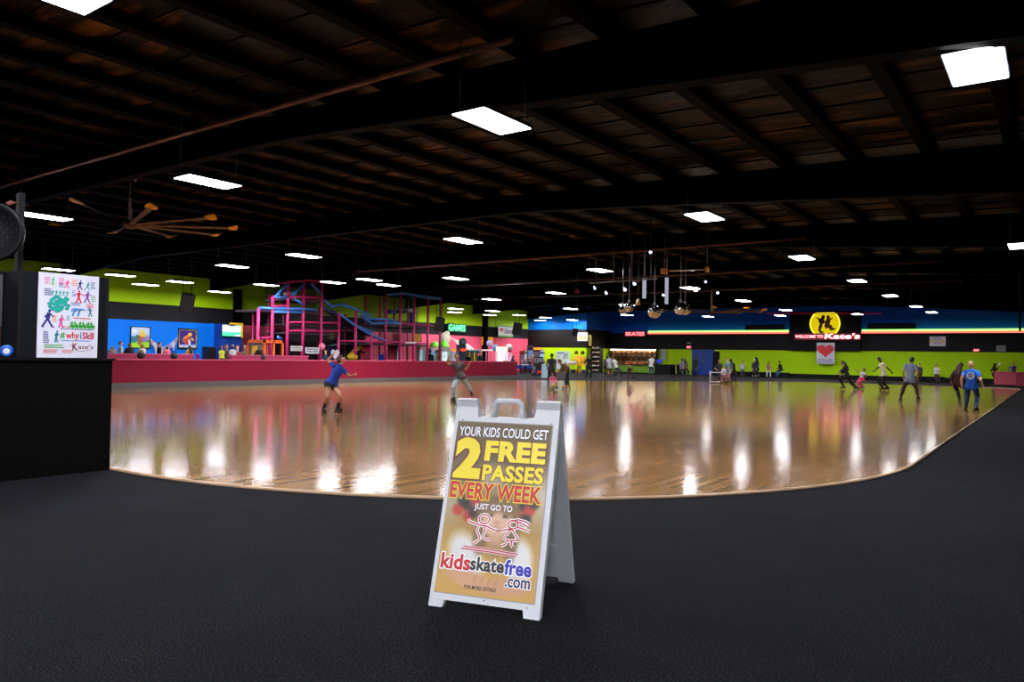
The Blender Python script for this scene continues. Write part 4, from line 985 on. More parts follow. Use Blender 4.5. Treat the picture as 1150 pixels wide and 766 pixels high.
for pts in ([(324,316.5),(329,319)], [(341.5,314.8),(346,317)], [(362,315.8),(366,319)], [(324,334),(329,336)], [(362,334.5),(366,336)], [(434,384),(437,384)], [(465.5,385),(469,385)], [(481,385.5),(484,386)], [(400,383),(404,383)]): rail(pts, PINKP, .055, [0, -2.2])
for pts in ([(291,346),(307,346.5),(341,347),(356,348)], [(308,350),(341,351)], [(310,332.5),(323,319)], [(308,333.5),(324,334)], [(328,332),(341,320)], [(330,335),(341,343)], [(350,319),(361,331)], [(363,336),(372,344.5),(384,342)],
            [(384,341.5),(400,348),(417,354.5)], [(409,358),(428,358.5),(441,359.5),(446,362)], [(409,358),(418,363.5),(434,363),(450,363.5)], [(434,331.5),(450,329.5),(466,332),(481,335),(495,336)], [(450,329),(495,335)], [(404,355),(417,354)], [(312,378),(316,381)]): rail(pts, BLUEP, .085, name='padded_rail')
# slide: dark bed between parallel blue tubes
def curve(p0, p1, sag, n=10): return [(p0[0]+(p1[0]-p0[0])*k/n, p0[1]+(p1[1]-p0[1])*k/n+sag*math.sin(PI*k/n)) for k in range(n+1)]
for p0, p1, sg, dx in (((382,353),(433,383),3,0), ((383,348),(428,373),2,-.9), ((383,345),(418,368),1.5,-1.5), ((384,341),(414,359),1,-2.1)): rail(curve(p0, p1, sg), BLUEP, .085, dx, 'slide_tube')
mb = MB(); A = [PP(x, y+1, -.05) for x, y in curve((382,353),(433,383),3)]; B = [PP(x, y+1, -2.0) for x, y in curve((384,345),(425,372),2)]
va = [mb.v(p) for p in A]; vb = [mb.v(p) for p in B]
for k in range(len(va)-1): mb.face([va[k], va[k+1], vb[k+1], vb[k]])
mb.build('slide_bed', mat('dark_slide_bed', (34,32,38), .5), t_play, world=True)
# decks
for x0, x1, y0, m_ in ((306.5,362,347,'deck'),(324,362,363,'deck'),(324,381,372.5,'deck'),(400,481,384.8,'deck'),(434,481,364.8,'deck'),(324,362,334.8,'deck'),(290.5,307,347,'deck')):
    a = PP(x0, y0); b = PP(x1, y0); mb = MB(); mb.box((PX-2.2, a.y, a.z-.12), (PX-.03, b.y, a.z-.02)); mb.build('deck', mat('dark_deck', (60,36,48), .7), t_play, world=True)
# nets
def net_mat(nm, c, dens=.32, sc=9):
    ma = bpy.data.materials.new(nm); ma.use_nodes = True; nt = ma.node_tree; b = nt.nodes['Principled BSDF']; b.inputs['Base Color'].default_value = lin(c)+(1,); b.inputs['Roughness'].default_value = .8
    tc = nt.nodes.new('ShaderNodeTexCoord'); br = nt.nodes.new('ShaderNodeTexBrick'); br.offset = 0; br.inputs['Scale'].default_value = sc; br.inputs['Mortar Size'].default_value = dens*.5; br.inputs['Brick Width'].default_value = 1; br.inputs['Row Height'].default_value = 1
    mp = nt.nodes.new('ShaderNodeMapping'); mp.inputs['Rotation'].default_value = (0, R(90), R(90))
    sx = nt.nodes.new('ShaderNodeSeparateXYZ'); cx = nt.nodes.new('ShaderNodeCombineXYZ')
    nt.links.new(tc.outputs['Object'], sx.inputs[0]); nt.links.new(sx.outputs['Y'], cx.inputs['X']); nt.links.new(sx.outputs['Z'], cx.inputs['Y'])
    nt.links.new(cx.outputs[0], br.inputs['Vector']); nt.links.new(br.outputs['Fac'], b.inputs['Alpha']); return ma
NET = net_mat('black_safety_net', (26,24,28)); NETG = net_mat('grey_safety_net', (96,92,96), .22)
def net(x0, y0, x1, y1, dx, m_=None):
    a, b, c, d = PP(x0, y1, dx), PP(x1, y1, dx), PP(x1, y0, dx), PP(x0, y0, dx)
    mb = MB(); mb.poly([a, b, c, d]); mb.build('safety_net', m_ or NET, t_play, world=True)
for q in ((324,348,381,383,-.1),(324,317,362,334,-2.2),(308,352,324,382,-2.2),(381,356,434,383,-2.1),(400,385,481,404,-1.2),(434,366,481,384,-.6),(434,331,495,364,-2.2),(324,372,381,392,-1.1),(366,320,381,352,-2.2)): net(*q)
net(324, 349, 362, 371, -1.5, NETG); net(408, 364, 434, 380, -1.0, NETG)
def pan(x0, y0, x1, y1, dx, rgb, name='panel', pts=None):
    mb = MB(); P = pts or [(x0,y1),(x1,y1),(x1,y0),(x0,y0)]
    A = [PP(x, y, dx) for x, y in P]; va = [mb.v(p) for p in A]; vb = [mb.v(p+Vector((-.06,0,0))) for p in A]
    mb.face(va); mb.face(vb[::-1]); n = len(va)
    for k in range(n): mb.face([va[k], vb[k], vb[(k+1)%n], va[(k+1)%n]])
    mb.build(name, mat('play_%d_%d_%d' % rgb, rgb, .5), t_play, world=True)
pan(467.5,375,477,383.5,-.4,(206,150,10)); pan(384,374,390,381,-1.2,(196,160,10)); pan(451,374.5,461,383,-.8,(214,84,104)); pan(418,387,431,395,-1.0,(196,40,70)); pan(418,397,432,405,-1.1,(176,34,64)); pan(451,386,460,405,-1.2,(206,60,84)); pan(458,386.5,462,405,-1.0,(170,176,190))
pan(0,0,0,0,-.7,(190,150,20),'slide_chute',[(402,396),(410,388),(415,386.5),(415,391),(404,398)])
pan(0,0,0,0,-.5,(60,120,130),'awning',[(374,389),(385,388),(394,385.5),(382,386)])
pan(386,391,392,404,-1.4,(26,40,110)); pan(454,384,466,386,.1,(206,206,210),'white_ledge')
mb = MB(); p = PP(432, 404); mb.cyl((p.x-.3,p.y,0.0), (p.x-.3,p.y,PP(432,398.2).z), .2, n=14); mb.build('blue_barrel', mat('barrel_blue', (16,70,190), .4), t_play, world=True)
mb = MB(); p = PP(398, 402); mb.ball((p.x-.2,p.y,1.3), (.3,.4,.28)); mb.cyl((p.x-.2,p.y,0), (p.x-.2,p.y,1.1), .1); mb.build('yellow_roller', mat('roller_yellow', (206,170,10), .5), t_play, world=True)
rope = mat('green_rope', (20,150,60), .7)
for x, x2 in ((443,446),(446,443),(455,459),(463,459),(472,469.5),(474,476)):
    mb = MB(); mb.tube([PP(x, 332.5, -1), PP(x2, 347.5, -1)], .035, 6); mb.build('rope', rope, t_play, world=True)
for x0, x1, y, rgb in ((447,454,349.5,(20,40,120)),(457,464,349.5,(30,40,90)),(467,477.5,348,(190,190,200))):
    a = PP(x0, y, -1); b = PP(x1, y, -1); mb = MB(); mb.box((a.x-.3, a.y, a.z-.12), (a.x+.3, b.y, a.z+.1)); mb.build('swing_seat', mat('swing_%d' % rgb[0], rgb, .5), t_play, world=True)
mb = MB(); p = PP(474, 352, -1); mb.ball((p.x,p.y,p.z-.2), (.18,.14,.5)); mb.build('punch_bag', mat('bag_blue', (20,60,170), .5), t_play, world=True)
mb = MB(); p = PP(336.5, 330, -1); mb.ball((p.x,p.y,p.z), (.3,.35,.2)); mb.ball((p.x,p.y+.3,p.z+.08), (.25,.25,.16)); mb.build('white_cushion', mat('cushion_white', (210,206,206), .7), t_play, world=True)
# dark equipment wall inside the frame
mb = MB(); a = PP(338, 400, -2.6); b = PP(440, 400, -2.6); mb.box((PX-2.75, a.y, 0), (PX-2.6, b.y, 3.0)); mb.build('rear_panel', mat('rear_panel_dark', (52,30,38), .7, var=.4, scale=1.5), t_play, world=True)

# white signs before the frame
def free_sign(px0, py0, px1, py1, X, label, rows, col=(206,204,208)):
    a = onX(px0, py1, X); b = onX(px1, py0, X)
    t = thing('placard', label, 'sign', (X, (a.y+b.y)/2, 0)); w = b.y-a.y; h = b.z-a.z
    mb = MB(); mb.box((X-.03, a.y, a.z), (X, b.y, b.z)); mb.build('board', mat('placard_white', col, .5, var=.03), t, world=True, bevel=.02)
    mb = MB(); 
    for s in (.15, .85): mb.cyl((X-.05, a.y+w*s, 0), (X-.05, a.y+w*s, a.z+.1), .03, n=8)
    mb.build('post', STEEL, t, world=True)
    mb = MB(); mb.M = FX((X+.004, a.y, a.z)); rr = random.Random(int(px0))
    for v0, v1 in rows:
        u = .08
        while u < .9: e = u+rr.uniform(.04,.12); mb.poly([(u*w,(1-v1)*h,0),(min(.93,e)*w,(1-v1)*h,0),(min(.93,e)*w,(1-v0)*h,0),(u*w,(1-v0)*h,0)]); u = e+.03
    mb.build('printed_block', mat('placard_ink', (60,66,80), .6), t, world=True)
free_sign(326.5, 388.8, 339.5, 394.2, -34.5, 'small white placard at the foot of the climbing frame, nearer the orange booth', [(.3,.45)], (190,186,178))
free_sign(343, 390.5, 358.5, 397, -34.3, 'white placard with dark lettering at the foot of the climbing frame', [(.18,.4),(.55,.78)])
a = onX(370.5, 399, -34.2); t = thing('heart_placard', 'white heart-shaped placard behind the girl with raised arm', 'sign', (-34.2, onX(375.5,399,-34.2).y, 0))
c = onX(376, 397.5, -34.2); k = ppm(c); s = 6.0/k
hp = [(s*math.sin(2*PI*q/32)**3, s*(13*math.cos(2*PI*q/32)-5*math.cos(4*PI*q/32)-2*math.cos(6*PI*q/32)-math.cos(8*PI*q/32))/15) for q in range(32)]
mb = MB(); mb.M = FX((c.x, c.y, c.z)); mb.prism(hp[::-1], .04); mb.build('board', mat('placard_white', (200,200,206), .5, var=.03), t, world=True)
mb = MB(); mb.cyl((c.x-.03, c.y, 0), (c.x-.03, c.y, c.z-s*.6), .03, n=8); mb.build('post', STEEL, t, world=True)
c = onX(361.5, 389.5, -34.4); t = thing('balloon', 'round pink balloon floating by the white placard', 'balloon', c)
mb = MB(); mb.ball((0,0,0), (.19,.19,.22)); mb.cyl((0,0,-.26), (0,0,-.21), .03, .015); mb.build('balloon_skin', mat('balloon_pink', (226,110,140), .3), t)
mb = MB(); mb.tube([(0,0,-.25), (.02,.03,-.7), (0,-.02,-1.2), (0,0,-c.z)], .006, 4); mb.build('string', WHITE, t)
# orange booth
a = onX(297.3, 400, -33.6); b = onX(317.5, 400, -33.6); zt = onX(307, 382, -33.6).z
t = thing('photo_booth', 'orange framed arcade booth with windows behind the pink bench', 'arcade booth', (-34.3, (a.y+b.y)/2, 0)); OR = mat('booth_orange', (224,86,14), .45)
y0, y1 = a.y, b.y
for yy in (y0, (y0+y1)/2, y1):
    for xx in (-35.0, -33.65):
        mb = MB(); mb.box((xx-.05, yy-.06, 0), (xx+.05, yy+.06, zt)); mb.build('corner_post', OR, t, world=True)
mb = MB(); mb.box((-35.05, y0-.06, zt-.16), (-33.6, y1+.06, zt)); mb.build('roof', OR, t, world=True)
mb = MB(); mb.box((-35.0, y0, 0), (-33.68, y1, 1.05)); mb.build('lower_panel', mat('booth_lower', (60,26,20), .6), t, world=True)
mb = MB(); mb.box((-35.02, y0, 1.05), (-34.95, y1, zt-.16)); mb.build('rear_window', mat('booth_window', (120,140,170), .2, emit=.15), t, world=True)
mb = MB(); mb.box((-34.9, y0+.1, 1.05), (-34.2, (y0+y1)/2-.1, zt-.3)); mb.build('yellow_figure_panel', mat('booth_yellow', (230,170,30), .5), t, world=True)

# ================================================================ ARCADE
def cabinet(name, label, p, w, d, h, rz, body, screen, marquee, panelc, group=None, e=.8, kind='upright'):
    """side profile extruded across the width; faces local -Y"""
    t = thing(name, label, 'arcade machine', p, rz, group)
    prof = [(-d*.5,0),(d*.5,0),(d*.5,h),(-d*.30,h),(-d*.38,h*.90),(-d*.18,h*.84),(-d*.02,h*.60),(-d*.55,h*.52),(-d*.58,h*.46),(-d*.42,h*.40)] if kind == 'upright' else [(-d*.5,0),(d*.5,0),(d*.5,h),(-d*.5,h)]
    for s in (-1, 1):
        mb = MB(); mb.M = frame((s*w/2, 0, 0), (0,1,0), (0,0,1)); mb.prism(prof, .03*-s if s < 0 else -.03); mb.build('side_panel', body, t)
    if kind == 'upright':
        mb = MB(); mb.box((-w*.47,-d*.40,0), (w*.47,d*.48,h*.40)); mb.build('base', body, t)
        mb = MB(); mb.poly([(-w*.47,-d*.55,h*.52),(w*.47,-d*.55,h*.52),(w*.47,-d*.02,h*.595),(-w*.47,-d*.02,h*.595)]); mb.box((-w*.47,-d*.55,h*.42),(w*.47,-d*.3,h*.5)); mb.build('control_panel', panelc, t)
        for s in (-.25, .2):
            mb = MB(); mb.cyl((w*s,-d*.3,h*.55),(w*s,-d*.3,h*.60),.018); mb.ball((w*s,-d*.3,h*.61),.03,8,6); mb.build('joystick', mat('joystick_red', (190,20,20), .4), t)
        mb = MB(); mb.poly([(-w*.46,-d*.03,h*.60),(w*.46,-d*.03,h*.60),(w*.46,-d*.17,h*.83),(-w*.46,-d*.17,h*.83)]); mb.build('screen', screen, t)
        mb = MB(); mb.box((-w*.47,-d*.37,h*.90),(w*.47,d*.4,h*.985)); mb.build('marquee', marquee, t)
        mb = MB(); mb.box((-w*.47,d*.4,h*.4),(w*.47,d*.48,h)); mb.build('back_panel', body, t)
    else:
        mb = MB(); mb.box((-w*.48,-d*.48,0),(w*.48,d*.48,h*.36)); mb.build('base', body, t)
        mb = MB(); mb.box((-w*.3,-d*.5,h*.08),(w*.0,-d*.485,h*.22)); mb.build('prize_door', BLACK, t)
        mb = MB(); mb.box((-w*.48,d*.40,h*.36),(w*.48,d*.48,h*.84)); mb.build('lit_back', screen, t)
        mb = MB(); mb.box((-w*.48,-d*.55,h*.34),(w*.48,-d*.3,h*.38)); mb.build('control_panel', panelc, t)
        for s in (-1, 1):
            mb = MB(); mb.box((s*w*.48-.03,-d*.5,h*.36),(s*w*.48+.03,-d*.44,h*.86)); mb.build('corner_post', marquee, t)
        mb = MB(); mb.box((-w*.5,-d*.52,h*.84),(w*.5,d*.5,h)); mb.build('marquee', marquee, t)
        mb = MB(); rr = random.Random(int(h*100))
        for q in range(14): mb.ball((rr.uniform(-.38,.38)*w, rr.uniform(-.3,.3)*d, h*.40+rr.uniform(0,.1)), .09, 8, 6)
        mb.build('plush_prizes', panelc, t)
        mb = MB(); mb.cyl((0,0,h*.84),(0,0,h*.70),.02); 
        for q in range(3): mb.tube([(0,0,h*.70),(.09*math.cos(q*2.1),.09*math.sin(q*2.1),h*.66),(.05*math.cos(q*2.1),.05*math.sin(q*2.1),h*.62)],.012,5)
        mb.build('claw', CHROME, t)
    return t
def at(px, X, z=0.0):
    p = onX(px, 405, X); return Vector((X, p.y, z))
def wpx(p, n): return n/ppm(p)
TOCAM = lambda p: math.atan2(-p[0], p[1])
def hpx(px, py, X): return onX(px, py, X).z
LITW = glow('lit_white_cabinet', (216,224,236), 1.3); LITV = glow('lit_violet_cabinet', (214,200,255), 2.0)
p = at(472.5, -38.0); cabinet('claw_machine', 'tall white-fronted claw machine at the end of the climbing frame', p, .55, .5, hpx(472.5,387,-38), R(75), mat('cab_white', (210,206,200), .4), glow('claw_blue_white', (176,214,226), .8), mat('cab_salmon', (226,170,150), .4), mat('cab_teal', (60,110,130), .5), kind='claw')
p = at(486, -39.5); cabinet('claw_machine', 'white prize machine with blue window behind the dark-haired child', p, .6, .55, hpx(486,391,-39.5), R(70), WHITE, glow('claw_blue', (120,180,220), .8), WHITE, mat('cab_blue', (30,110,190), .5), kind='claw')
p = at(499, -39.0); cabinet('claw_machine', 'bright white prize machine with green base lights under the green dome', p, .8, .6, hpx(499,390,-39), R(68), mat('cab_limewhite', (214,222,160), .4), glow('claw_white', (206,226,234), 1.2), WHITE, mat('cab_lime', (180,206,40), .5), kind='claw')
# green hedge-like domes over the kiosk
for px, w_, py, lab in ((488, .42, 383.5, 'green domed kiosk roof nearer the climbing frame'), (498.5, .40, 382.5, 'green domed kiosk roof beside the striped awning')):
    X = -40.6; p = at(px, X); z0 = hpx(px, 390.0, X); zt = hpx(px, py, X)
    t = thing('kiosk', lab, 'kiosk', p, R(60), 'green-topped game kiosks')
    mb = MB(); mb.lathe([(w_,z0),(w_*1.02,z0+.05),(w_*.85,z0+(zt-z0)*.55),(w_*.5,z0+(zt-z0)*.9),(.08,zt)], n=20); mb.build('dome_roof', mat('kiosk_green', (84,176,20), .5), t)
    mb = MB(); mb.cyl((0,0,0),(0,0,1.0),w_*.9,n=20); mb.build('counter', mat('kiosk_white', (200,206,210), .5), t)
    for q in range(4):
        mb = MB(); mb.cyl((w_*.85*math.cos(q*PI/2+.4),w_*.85*math.sin(q*PI/2+.4),1.0),(w_*.85*math.cos(q*PI/2+.4),w_*.85*math.sin(q*PI/2+.4),z0),.05,n=8); mb.build('post', WHITE, t)
# striped awning game with white finial
X = -41.5; p = at(509, X); t = thing('striped_game_tent', 'red and white striped tent-shaped game with a pale round top', 'game tent', p)
a = onX(502.5, 377.5, X); b = onX(517.5, 383.5, X); zb = hpx(510, 392, X)
mb = MB(); n = 9
for q in range(n):
    s0, s1 = q/n, (q+1)/n; mb.i = q % 2
    top0 = a.lerp(b, s0); top1 = a.lerp(b, s1)
    lo0 = Vector((X+1.1, top0.y+.5, zb)); lo1 = Vector((X+1.1, top1.y+.5, zb))
    mid0_ = top0.lerp(lo0, .5)+Vector((.12,0,.1)); mid1_ = top1.lerp(lo1, .5)+Vector((.12,0,.1))
    mb.poly([lo0, lo1, mid1_, mid0_]); mb.poly([mid0_, mid1_, top1, top0])
mb.build('awning', [mat('awning_white', (232,228,220), .6), mat('awning_red', (186,30,40), .6)], t, world=True)
mb = MB(); c = onX(500, 380, X); mb.ball(c, (.42,.48,.52)); mb.ball(c+Vector((.1,.1,.42)), (.22,.24,.2)); mb.build('round_top', mat('cream_ball', (236,220,200), .5), t, world=True)
for q in (0, 1):
    mb = MB(); yy = (a.y if q == 0 else b.y)+.5; mb.cyl((X+1.05,yy,0),(X+1.05,yy,zb),.05,n=8); mb.build('post', WHITE, t, world=True)
mb = MB(); mb.box((X-.2,a.y+.3,0),(X+1.0,b.y+.6,1.0)); mb.build('counter', mat('kiosk_violet', (150,130,180), .5), t, world=True)
# round-headed game with red light
X = -38.0; p = at(517.5, X); t = thing('ball_toss_game', 'blue-grey ball game with a round black and teal disc and red lights', 'arcade machine', p, R(62)); h = hpx(517.5, 387, X); zc = hpx(517.5, 384, X)
mb = MB(); mb.prism([(-.3,-.28),(.3,-.28),(.3,.28),(-.3,.28)], h); mb.build('cabinet', mat('game_navy', (44,56,90), .5), t)
mb = MB(); mb.M = frame((0,-.3,zc), (1,0,0), (0,0,1)); mb.cyl((0,0,-.05),(0,0,.08),.30,n=24); mb.build('disc', mat('disc_dark', (30,44,48), .4), t)
mb = MB(); mb.M = frame((0,-.4,zc), (1,0,0), (0,0,1)); mb.cyl((0,0,0),(0,0,.03),.17,n=20); mb.build('disc_centre', mat('disc_teal', (70,130,130), .4), t)
mb = MB(); zz = hpx(517.5, 393, X); mb.M = frame((0,-.47,zz), (1,0,0), (0,0,1)); flat_ell(mb, 0, .0, .26, .10, 0); mb.build('red_lamp', glow('red_lamp', (255,60,30), 2.2), t)
X = -39.6; p = at(510, X); t = thing('small_game', 'low white game cabinet with a glowing orange-red top light', 'arcade machine', p, R(62)); zz = hpx(510, 394.5, X)
mb = MB(); mb.prism([(-.24,-.24),(.24,-.24),(.2,.24),(-.2,.24)], zz); mb.build('cabinet', mat('cab_lavender', (196,190,216), .5), t)
mb = MB(); mb.ball((0,0,zz+.1), (.2,.18,.12)); mb.build('top_light', glow('orange_lamp', (255,110,30), 2.0), t)
# olive palm-like game
X = -38.6; p = at(531, X); t = thing('water_race_game', 'wide olive game with a teal scalloped canopy on yellow posts', 'arcade machine', p, R(62)); zt = hpx(531, 392.3, X); z1 = hpx(531, 396.5, X)
mb = MB()
for q in range(4): mb.ball((-.42+.28*q,0,(zt+z1)/2), (.2,.3,(zt-z1)/2))
mb.build('canopy', mat('canopy_teal', (26,70,76), .5), t)
for q in range(3):
    mb = MB(); mb.cyl((-.45+.45*q,-.33,.0),(-.45+.45*q,-.33,z1+.05),.035,n=8); mb.build('post', mat('post_yellow', (206,160,20), .5), t)
mb = MB(); mb.prism([(-.55,-.28),(.55,-.28),(.55,.28),(-.55,.28)], 1.0); mb.build('counter', mat('counter_olive', (96,86,30), .6), t)
mb = MB(); mb.box((-.53,.2,1.0),(.53,.28,z1)); mb.build('back_board', mat('board_olive', (86,84,24), .6), t)
# globe signs & white rail
for px, py, r_, c_, lab in ((549.5,385.5,.24,(150,130,190),'lavender lantern hanging before the yellow wall panel'), (556,390.8,.27,(80,120,160),'blue-grey round lantern by the bright prize machine')):
    c = onX(px, py, -40); t = thing('hanging_lantern', lab, 'lantern', c); mb = MB(); mb.ball((0,0,0), (r_,r_,r_*1.2)); mb.build('lantern_globe', mat('lantern_%d' % c_[0], c_, .4, emit=.25), t)
    mb = MB(); mb.tube([(0,0,r_), (0,0,roof(-40)-.25-c.z)], .012, 4); mb.cyl((0,0,r_*1.1),(0,0,r_*1.35),.07); mb.build('hanging_wire', STEEL, t)
a = onX(541, 393.3, -41); b = onX(556, 393.3, -41)
t = thing('white_railing', 'thin white railing against the pink arcade wall', 'railing', (a+b)/2*Vector((1,1,0)).to_3d().x if False else (a.x,(a.y+b.y)/2,0))
mb = MB(); mb.tube([a, b], .07, 6); mb.build('top_rail', mat('rail_white', (236,206,206), .5, emit=.2), t, world=True)
for q in range(4):
    pp = a.lerp(b, q/3); mb = MB(); mb.cyl((pp.x,pp.y,0), pp, .035, n=6); mb.build('post', mat('rail_pinkish', (190,90,110), .5), t, world=True)
# bright prize machine and neighbours at the end of the low wall
g = onz(562, 419.5); g2 = Vector((-37.0, onX(563, 419, -37).y, 0))
cabinet('claw_machine', 'dazzling white and violet prize machine at the end of the low wall', g2, .8, .7, hpx(563,389.5,-37), R(52), mat('cab_bright', (226,220,230), .4), LITV, glow('marquee_cream', (255,236,206), 1.5), mat('cab_mauve', (150,120,180), .5), kind='claw')
g3 = at(568, -36.3); t = thing('ticket_station', 'narrow yellow ticket station in front of the dazzling prize machine', 'ticket machine', g3, R(52)); 
mb = MB(); mb.box((-.2,-.2,.15),(.2,.2,1.15)); mb.build('body', mat('ticket_yellow', (226,186,10), .5), t, bevel=.03); mb = MB(); mb.box((-.24,-.24,0),(.24,.24,.15)); mb.build('base', BLACK, t); mb = MB(); mb.box((-.12,-.212,.75),(.12,-.202,1.0)); mb.build('screen', glow('ticket_screen', (220,220,255), .8), t)
X = -39.5; p = at(571.5, X); t = thing('gumball_machine', 'tall pink and white bubble machine with a round pale head', 'vending machine', p, R(52)); zt = hpx(573, 385.5, X)
mb = MB(); mb.lathe([(.36,0),(.36,.15),(.30,.2),(.30,zt-1.0),(.2,zt-.75)], n=18); mb.build('body', mat('bubble_pink', (226,150,180), .4), t)
mb = MB(); mb.ball((0,0,zt-.38), .33); mb.build('globe', mat('bubble_globe', (206,190,190), .2), t)
mb = MB(); mb.lathe([(.25,zt-.78),(.29,zt-.68),(.25,zt-.60)], n=18); mb.build('red_band', mat('bubble_red', (196,20,40), .4), t)
AB = mat('cab_black', (22,20,28), .4); ABL = mat('cab_royal', (20,50,150), .4)
for px, X, w_, py, lab, body, scr, mq in ((587, -41, .5, 394, 'red-sided upright arcade machine against the pink wall', mat('cab_red', (140,14,34), .4), glow('scr_grey', (120,130,140), .5), glow('mq_red', (200,30,40), .6)),
     (591, -40, .45, 393, 'black upright arcade machine with pale screen next to the red one', AB, glow('scr_pale', (180,196,200), .8), mat('mq_cream', (206,180,170), .5)),
     (595.5, -39, .5, 388, 'tall dark arcade machine with a white edge before the orange-topped game', AB, glow('scr_blue', (120,150,210), .7), mat('mq_dark', (40,40,60), .5)),
     (602.5, -40.5, .85, 390.0, 'wide arcade machine with glowing orange marquee', AB, glow('scr_mix', (140,120,110), .5), glow('mq_orange', (255,150,50), 1.6)),
     (608.5, -39.5, .4, 393, 'slim blue-sided arcade machine at the corner of the lime wall', ABL, glow('scr_sky', (170,214,240), .9), mat('mq_pale', (190,206,214), .5))):
    cabinet('arcade_machine', lab, at(px, X), w_, .6, hpx(px, py, X), R(48), body, scr, mq, mat('panel_mixed', (120,116,124), .5), 'upright arcade machines')
# tables with blue cloth
for px0, px1, X, lab in ((579, 588, -37.2, 'table draped in bright blue beside the woman in grey'), (591, 597.5, -36.2, 'table draped in bright blue nearer the racing seats')):
    a = onX(px0, 420, X); b = onX(px1, 420, X); z = hpx((px0+px1)/2, 409.5, X)
    t = thing('party_table', lab, 'table', (X-.4, (a.y+b.y)/2, 0), 0, 'blue-covered party tables')
    mb = MB(); mb.box((X-.8, a.y, z-.05), (X, b.y, z)); mb.build('tabletop', WHITE, t, world=True)
    mb = MB()
    nn = 14
    for q in range(nn):
        y0 = a.y+(b.y-a.y)*q/nn; y1 = a.y+(b.y-a.y)*(q+1)/nn; d0 = .04*(q % 2); d1 = .04*((q+1) % 2)
        mb.poly([(X+.01+d0, y0, .45), (X+.01+d1, y1, .45), (X+.005, y1, z-.02), (X+.005, y0, z-.02)])
    mb.build('table_skirt', mat('skirt_blue', (16,80,210), .6), t, world=True)
    for sx in (-.7, -.1):
        for yy in (a.y+.12, b.y-.12):
            mb = MB(); mb.cyl((X+sx, yy, 0), (X+sx, yy, z-.06), .03, n=8); mb.build('leg', BLACK, t, world=True)
# racing seats
for px, X, lab in ((601, -34.9, 'red-trimmed racing game seat next to the blue table'), (607, -33.2, 'red-trimmed racing game seat beside the white folding sign')):
    p = at(px, X); t = thing('racing_game', lab, 'racing game', p, R(40), 'red racing game seats')
    mb = MB(); mb.box((-.27,-.5,.04),(.27,.5,.22)); mb.build('platform', mat('race_black', (24,20,24), .5), t, bevel=.03)
    mb = MB(); mb.box((-.27,-.52,.22),(.27,-.3,.40)); mb.build('red_panel', mat('race_red', (226,30,40), .4, emit=.3), t, bevel=.03)
    mb = MB(); mb.prism([(-.2,-.1),(.2,-.1),(.2,.3),(-.2,.3)], .55); mb.build('seat', mat('race_seat', (40,30,34), .5), t, bevel=.04)
    mb = MB(); mb.M = Matrix.Translation((0,-.12,.5)) @ Matrix.Rotation(R(12), 4, 'X'); mb.box((-.2,-.08,0),(.2,.06,.6)); mb.build('backrest', mat('race_seat', (40,30,34), .5), t, bevel=.04)
    mb = MB(); mb.box((-.27,.5,.0),(.27,.65,1.5)); mb.build('screen_housing', AB, t); mb = MB(); mb.box((-.22,.485,.95),(.22,.498,1.4)); mb.build('screen', glow('race_screen', (150,150,160), .5), t)
# folded white A-board beside the tall man
g = onz(613, 424.3); t = thing('folding_sign', 'pale blue-white folding sign standing by the rink behind the group', 'A-frame sign', g, R(36))
for s in (-1, 1):
    mb = MB(); mb.M = Matrix.Translation((0, s*.28, 0)) @ Matrix.Rotation(R(16*s), 4, 'X'); mb.box((-.32,-.02,0),(.32,.02,1.02)); mb.build('panel', mat('folding_pale', (170,196,214), .45), t, bevel=.01)
# yellow ride-on and snack table
X = -38.5; a = onY(641, 418, 62.5); 
t = thing('kiddie_ride', 'yellow wooden-looking double ride with two seats and a centre post', 'kids ride', onY(651, 419, 62.5)*Vector((1,1,0)) if False else Vector((onY(651, 419, 62.5).x, 62.5, 0)), 0)
YW = mat('ride_yellow', (226,160,10), .45); k_ = ppm(Vector((onY(651,419,62.5).x,62.5,0))); hh = 24/k_
mb = MB(); mb.cyl((0,0,0),(0,0,.35),.42,.3,n=16); mb.cyl((0,0,.3),(0,0,hh*.85),.14,n=12); mb.build('centre_post', YW, t)
mb = MB(); mb.box((-.85,-.3,hh*.36),(.85,.3,hh*.42)); mb.build('tray', YW, t, bevel=.03)
for s in (-1, 1):
    mb = MB(); mb.ball((s*.38,0,hh*.62), (.28,.25,.36)); mb.build('pod', YW, t)
    mb = MB(); mb.ball((s*.36,-.12,hh*.95), .2); mb.build('round_head', mat('ride_brown', (96,60,20), .5), t)
    mb = MB(); mb.tube([(s*.14,0,hh*.7),(s*.5,-.05,hh*.8),(s*.62,-.05,hh*.66)], .06, 6); mb.build('arm', YW, t)
    mb = MB(); mb.box((s*.6-.25,-.25,.0),(s*.6+.25,.25,.30)); mb.build('footrest', mat('ride_navy', (20,24,90), .5), t, bevel=.03)
def snack_table(): pass
p = Vector((onY(643.5, 418, 62.0).x, 61.7, 0)); t = thing('snack_table', 'small yellow-edged table carrying a white cloth beside the yellow ride', 'table', p)
zt = onY(643.5, 409.5, 62.0).z
mb = MB(); mb.box((-.6,-.35,zt-.06),(.6,.35,zt)); mb.build('tabletop', mat('table_gold', (206,150,20), .5), t)
for sx in (-.5, .5):
    for sy in (-.28, .28):
        mb = MB(); mb.cyl((sx,sy,0),(sx,sy,zt-.05),.035,n=8); mb.build('leg', BLACK, t)
t2 = thing('white_cloth', 'crumpled white cloth heaped on the yellow-edged table', 'cloth', (p.x, p.y, zt+.09)); mb = MB(); rr = random.Random(5)
for q in range(6): mb.ball((rr.uniform(-.35,.35), rr.uniform(-.15,.15), .10), (.24,.18,.11+rr.uniform(0,.08)), 10, 7)
tag(t2); mb.build('folds', mat('cloth_white', (226,226,228), .8), t2)

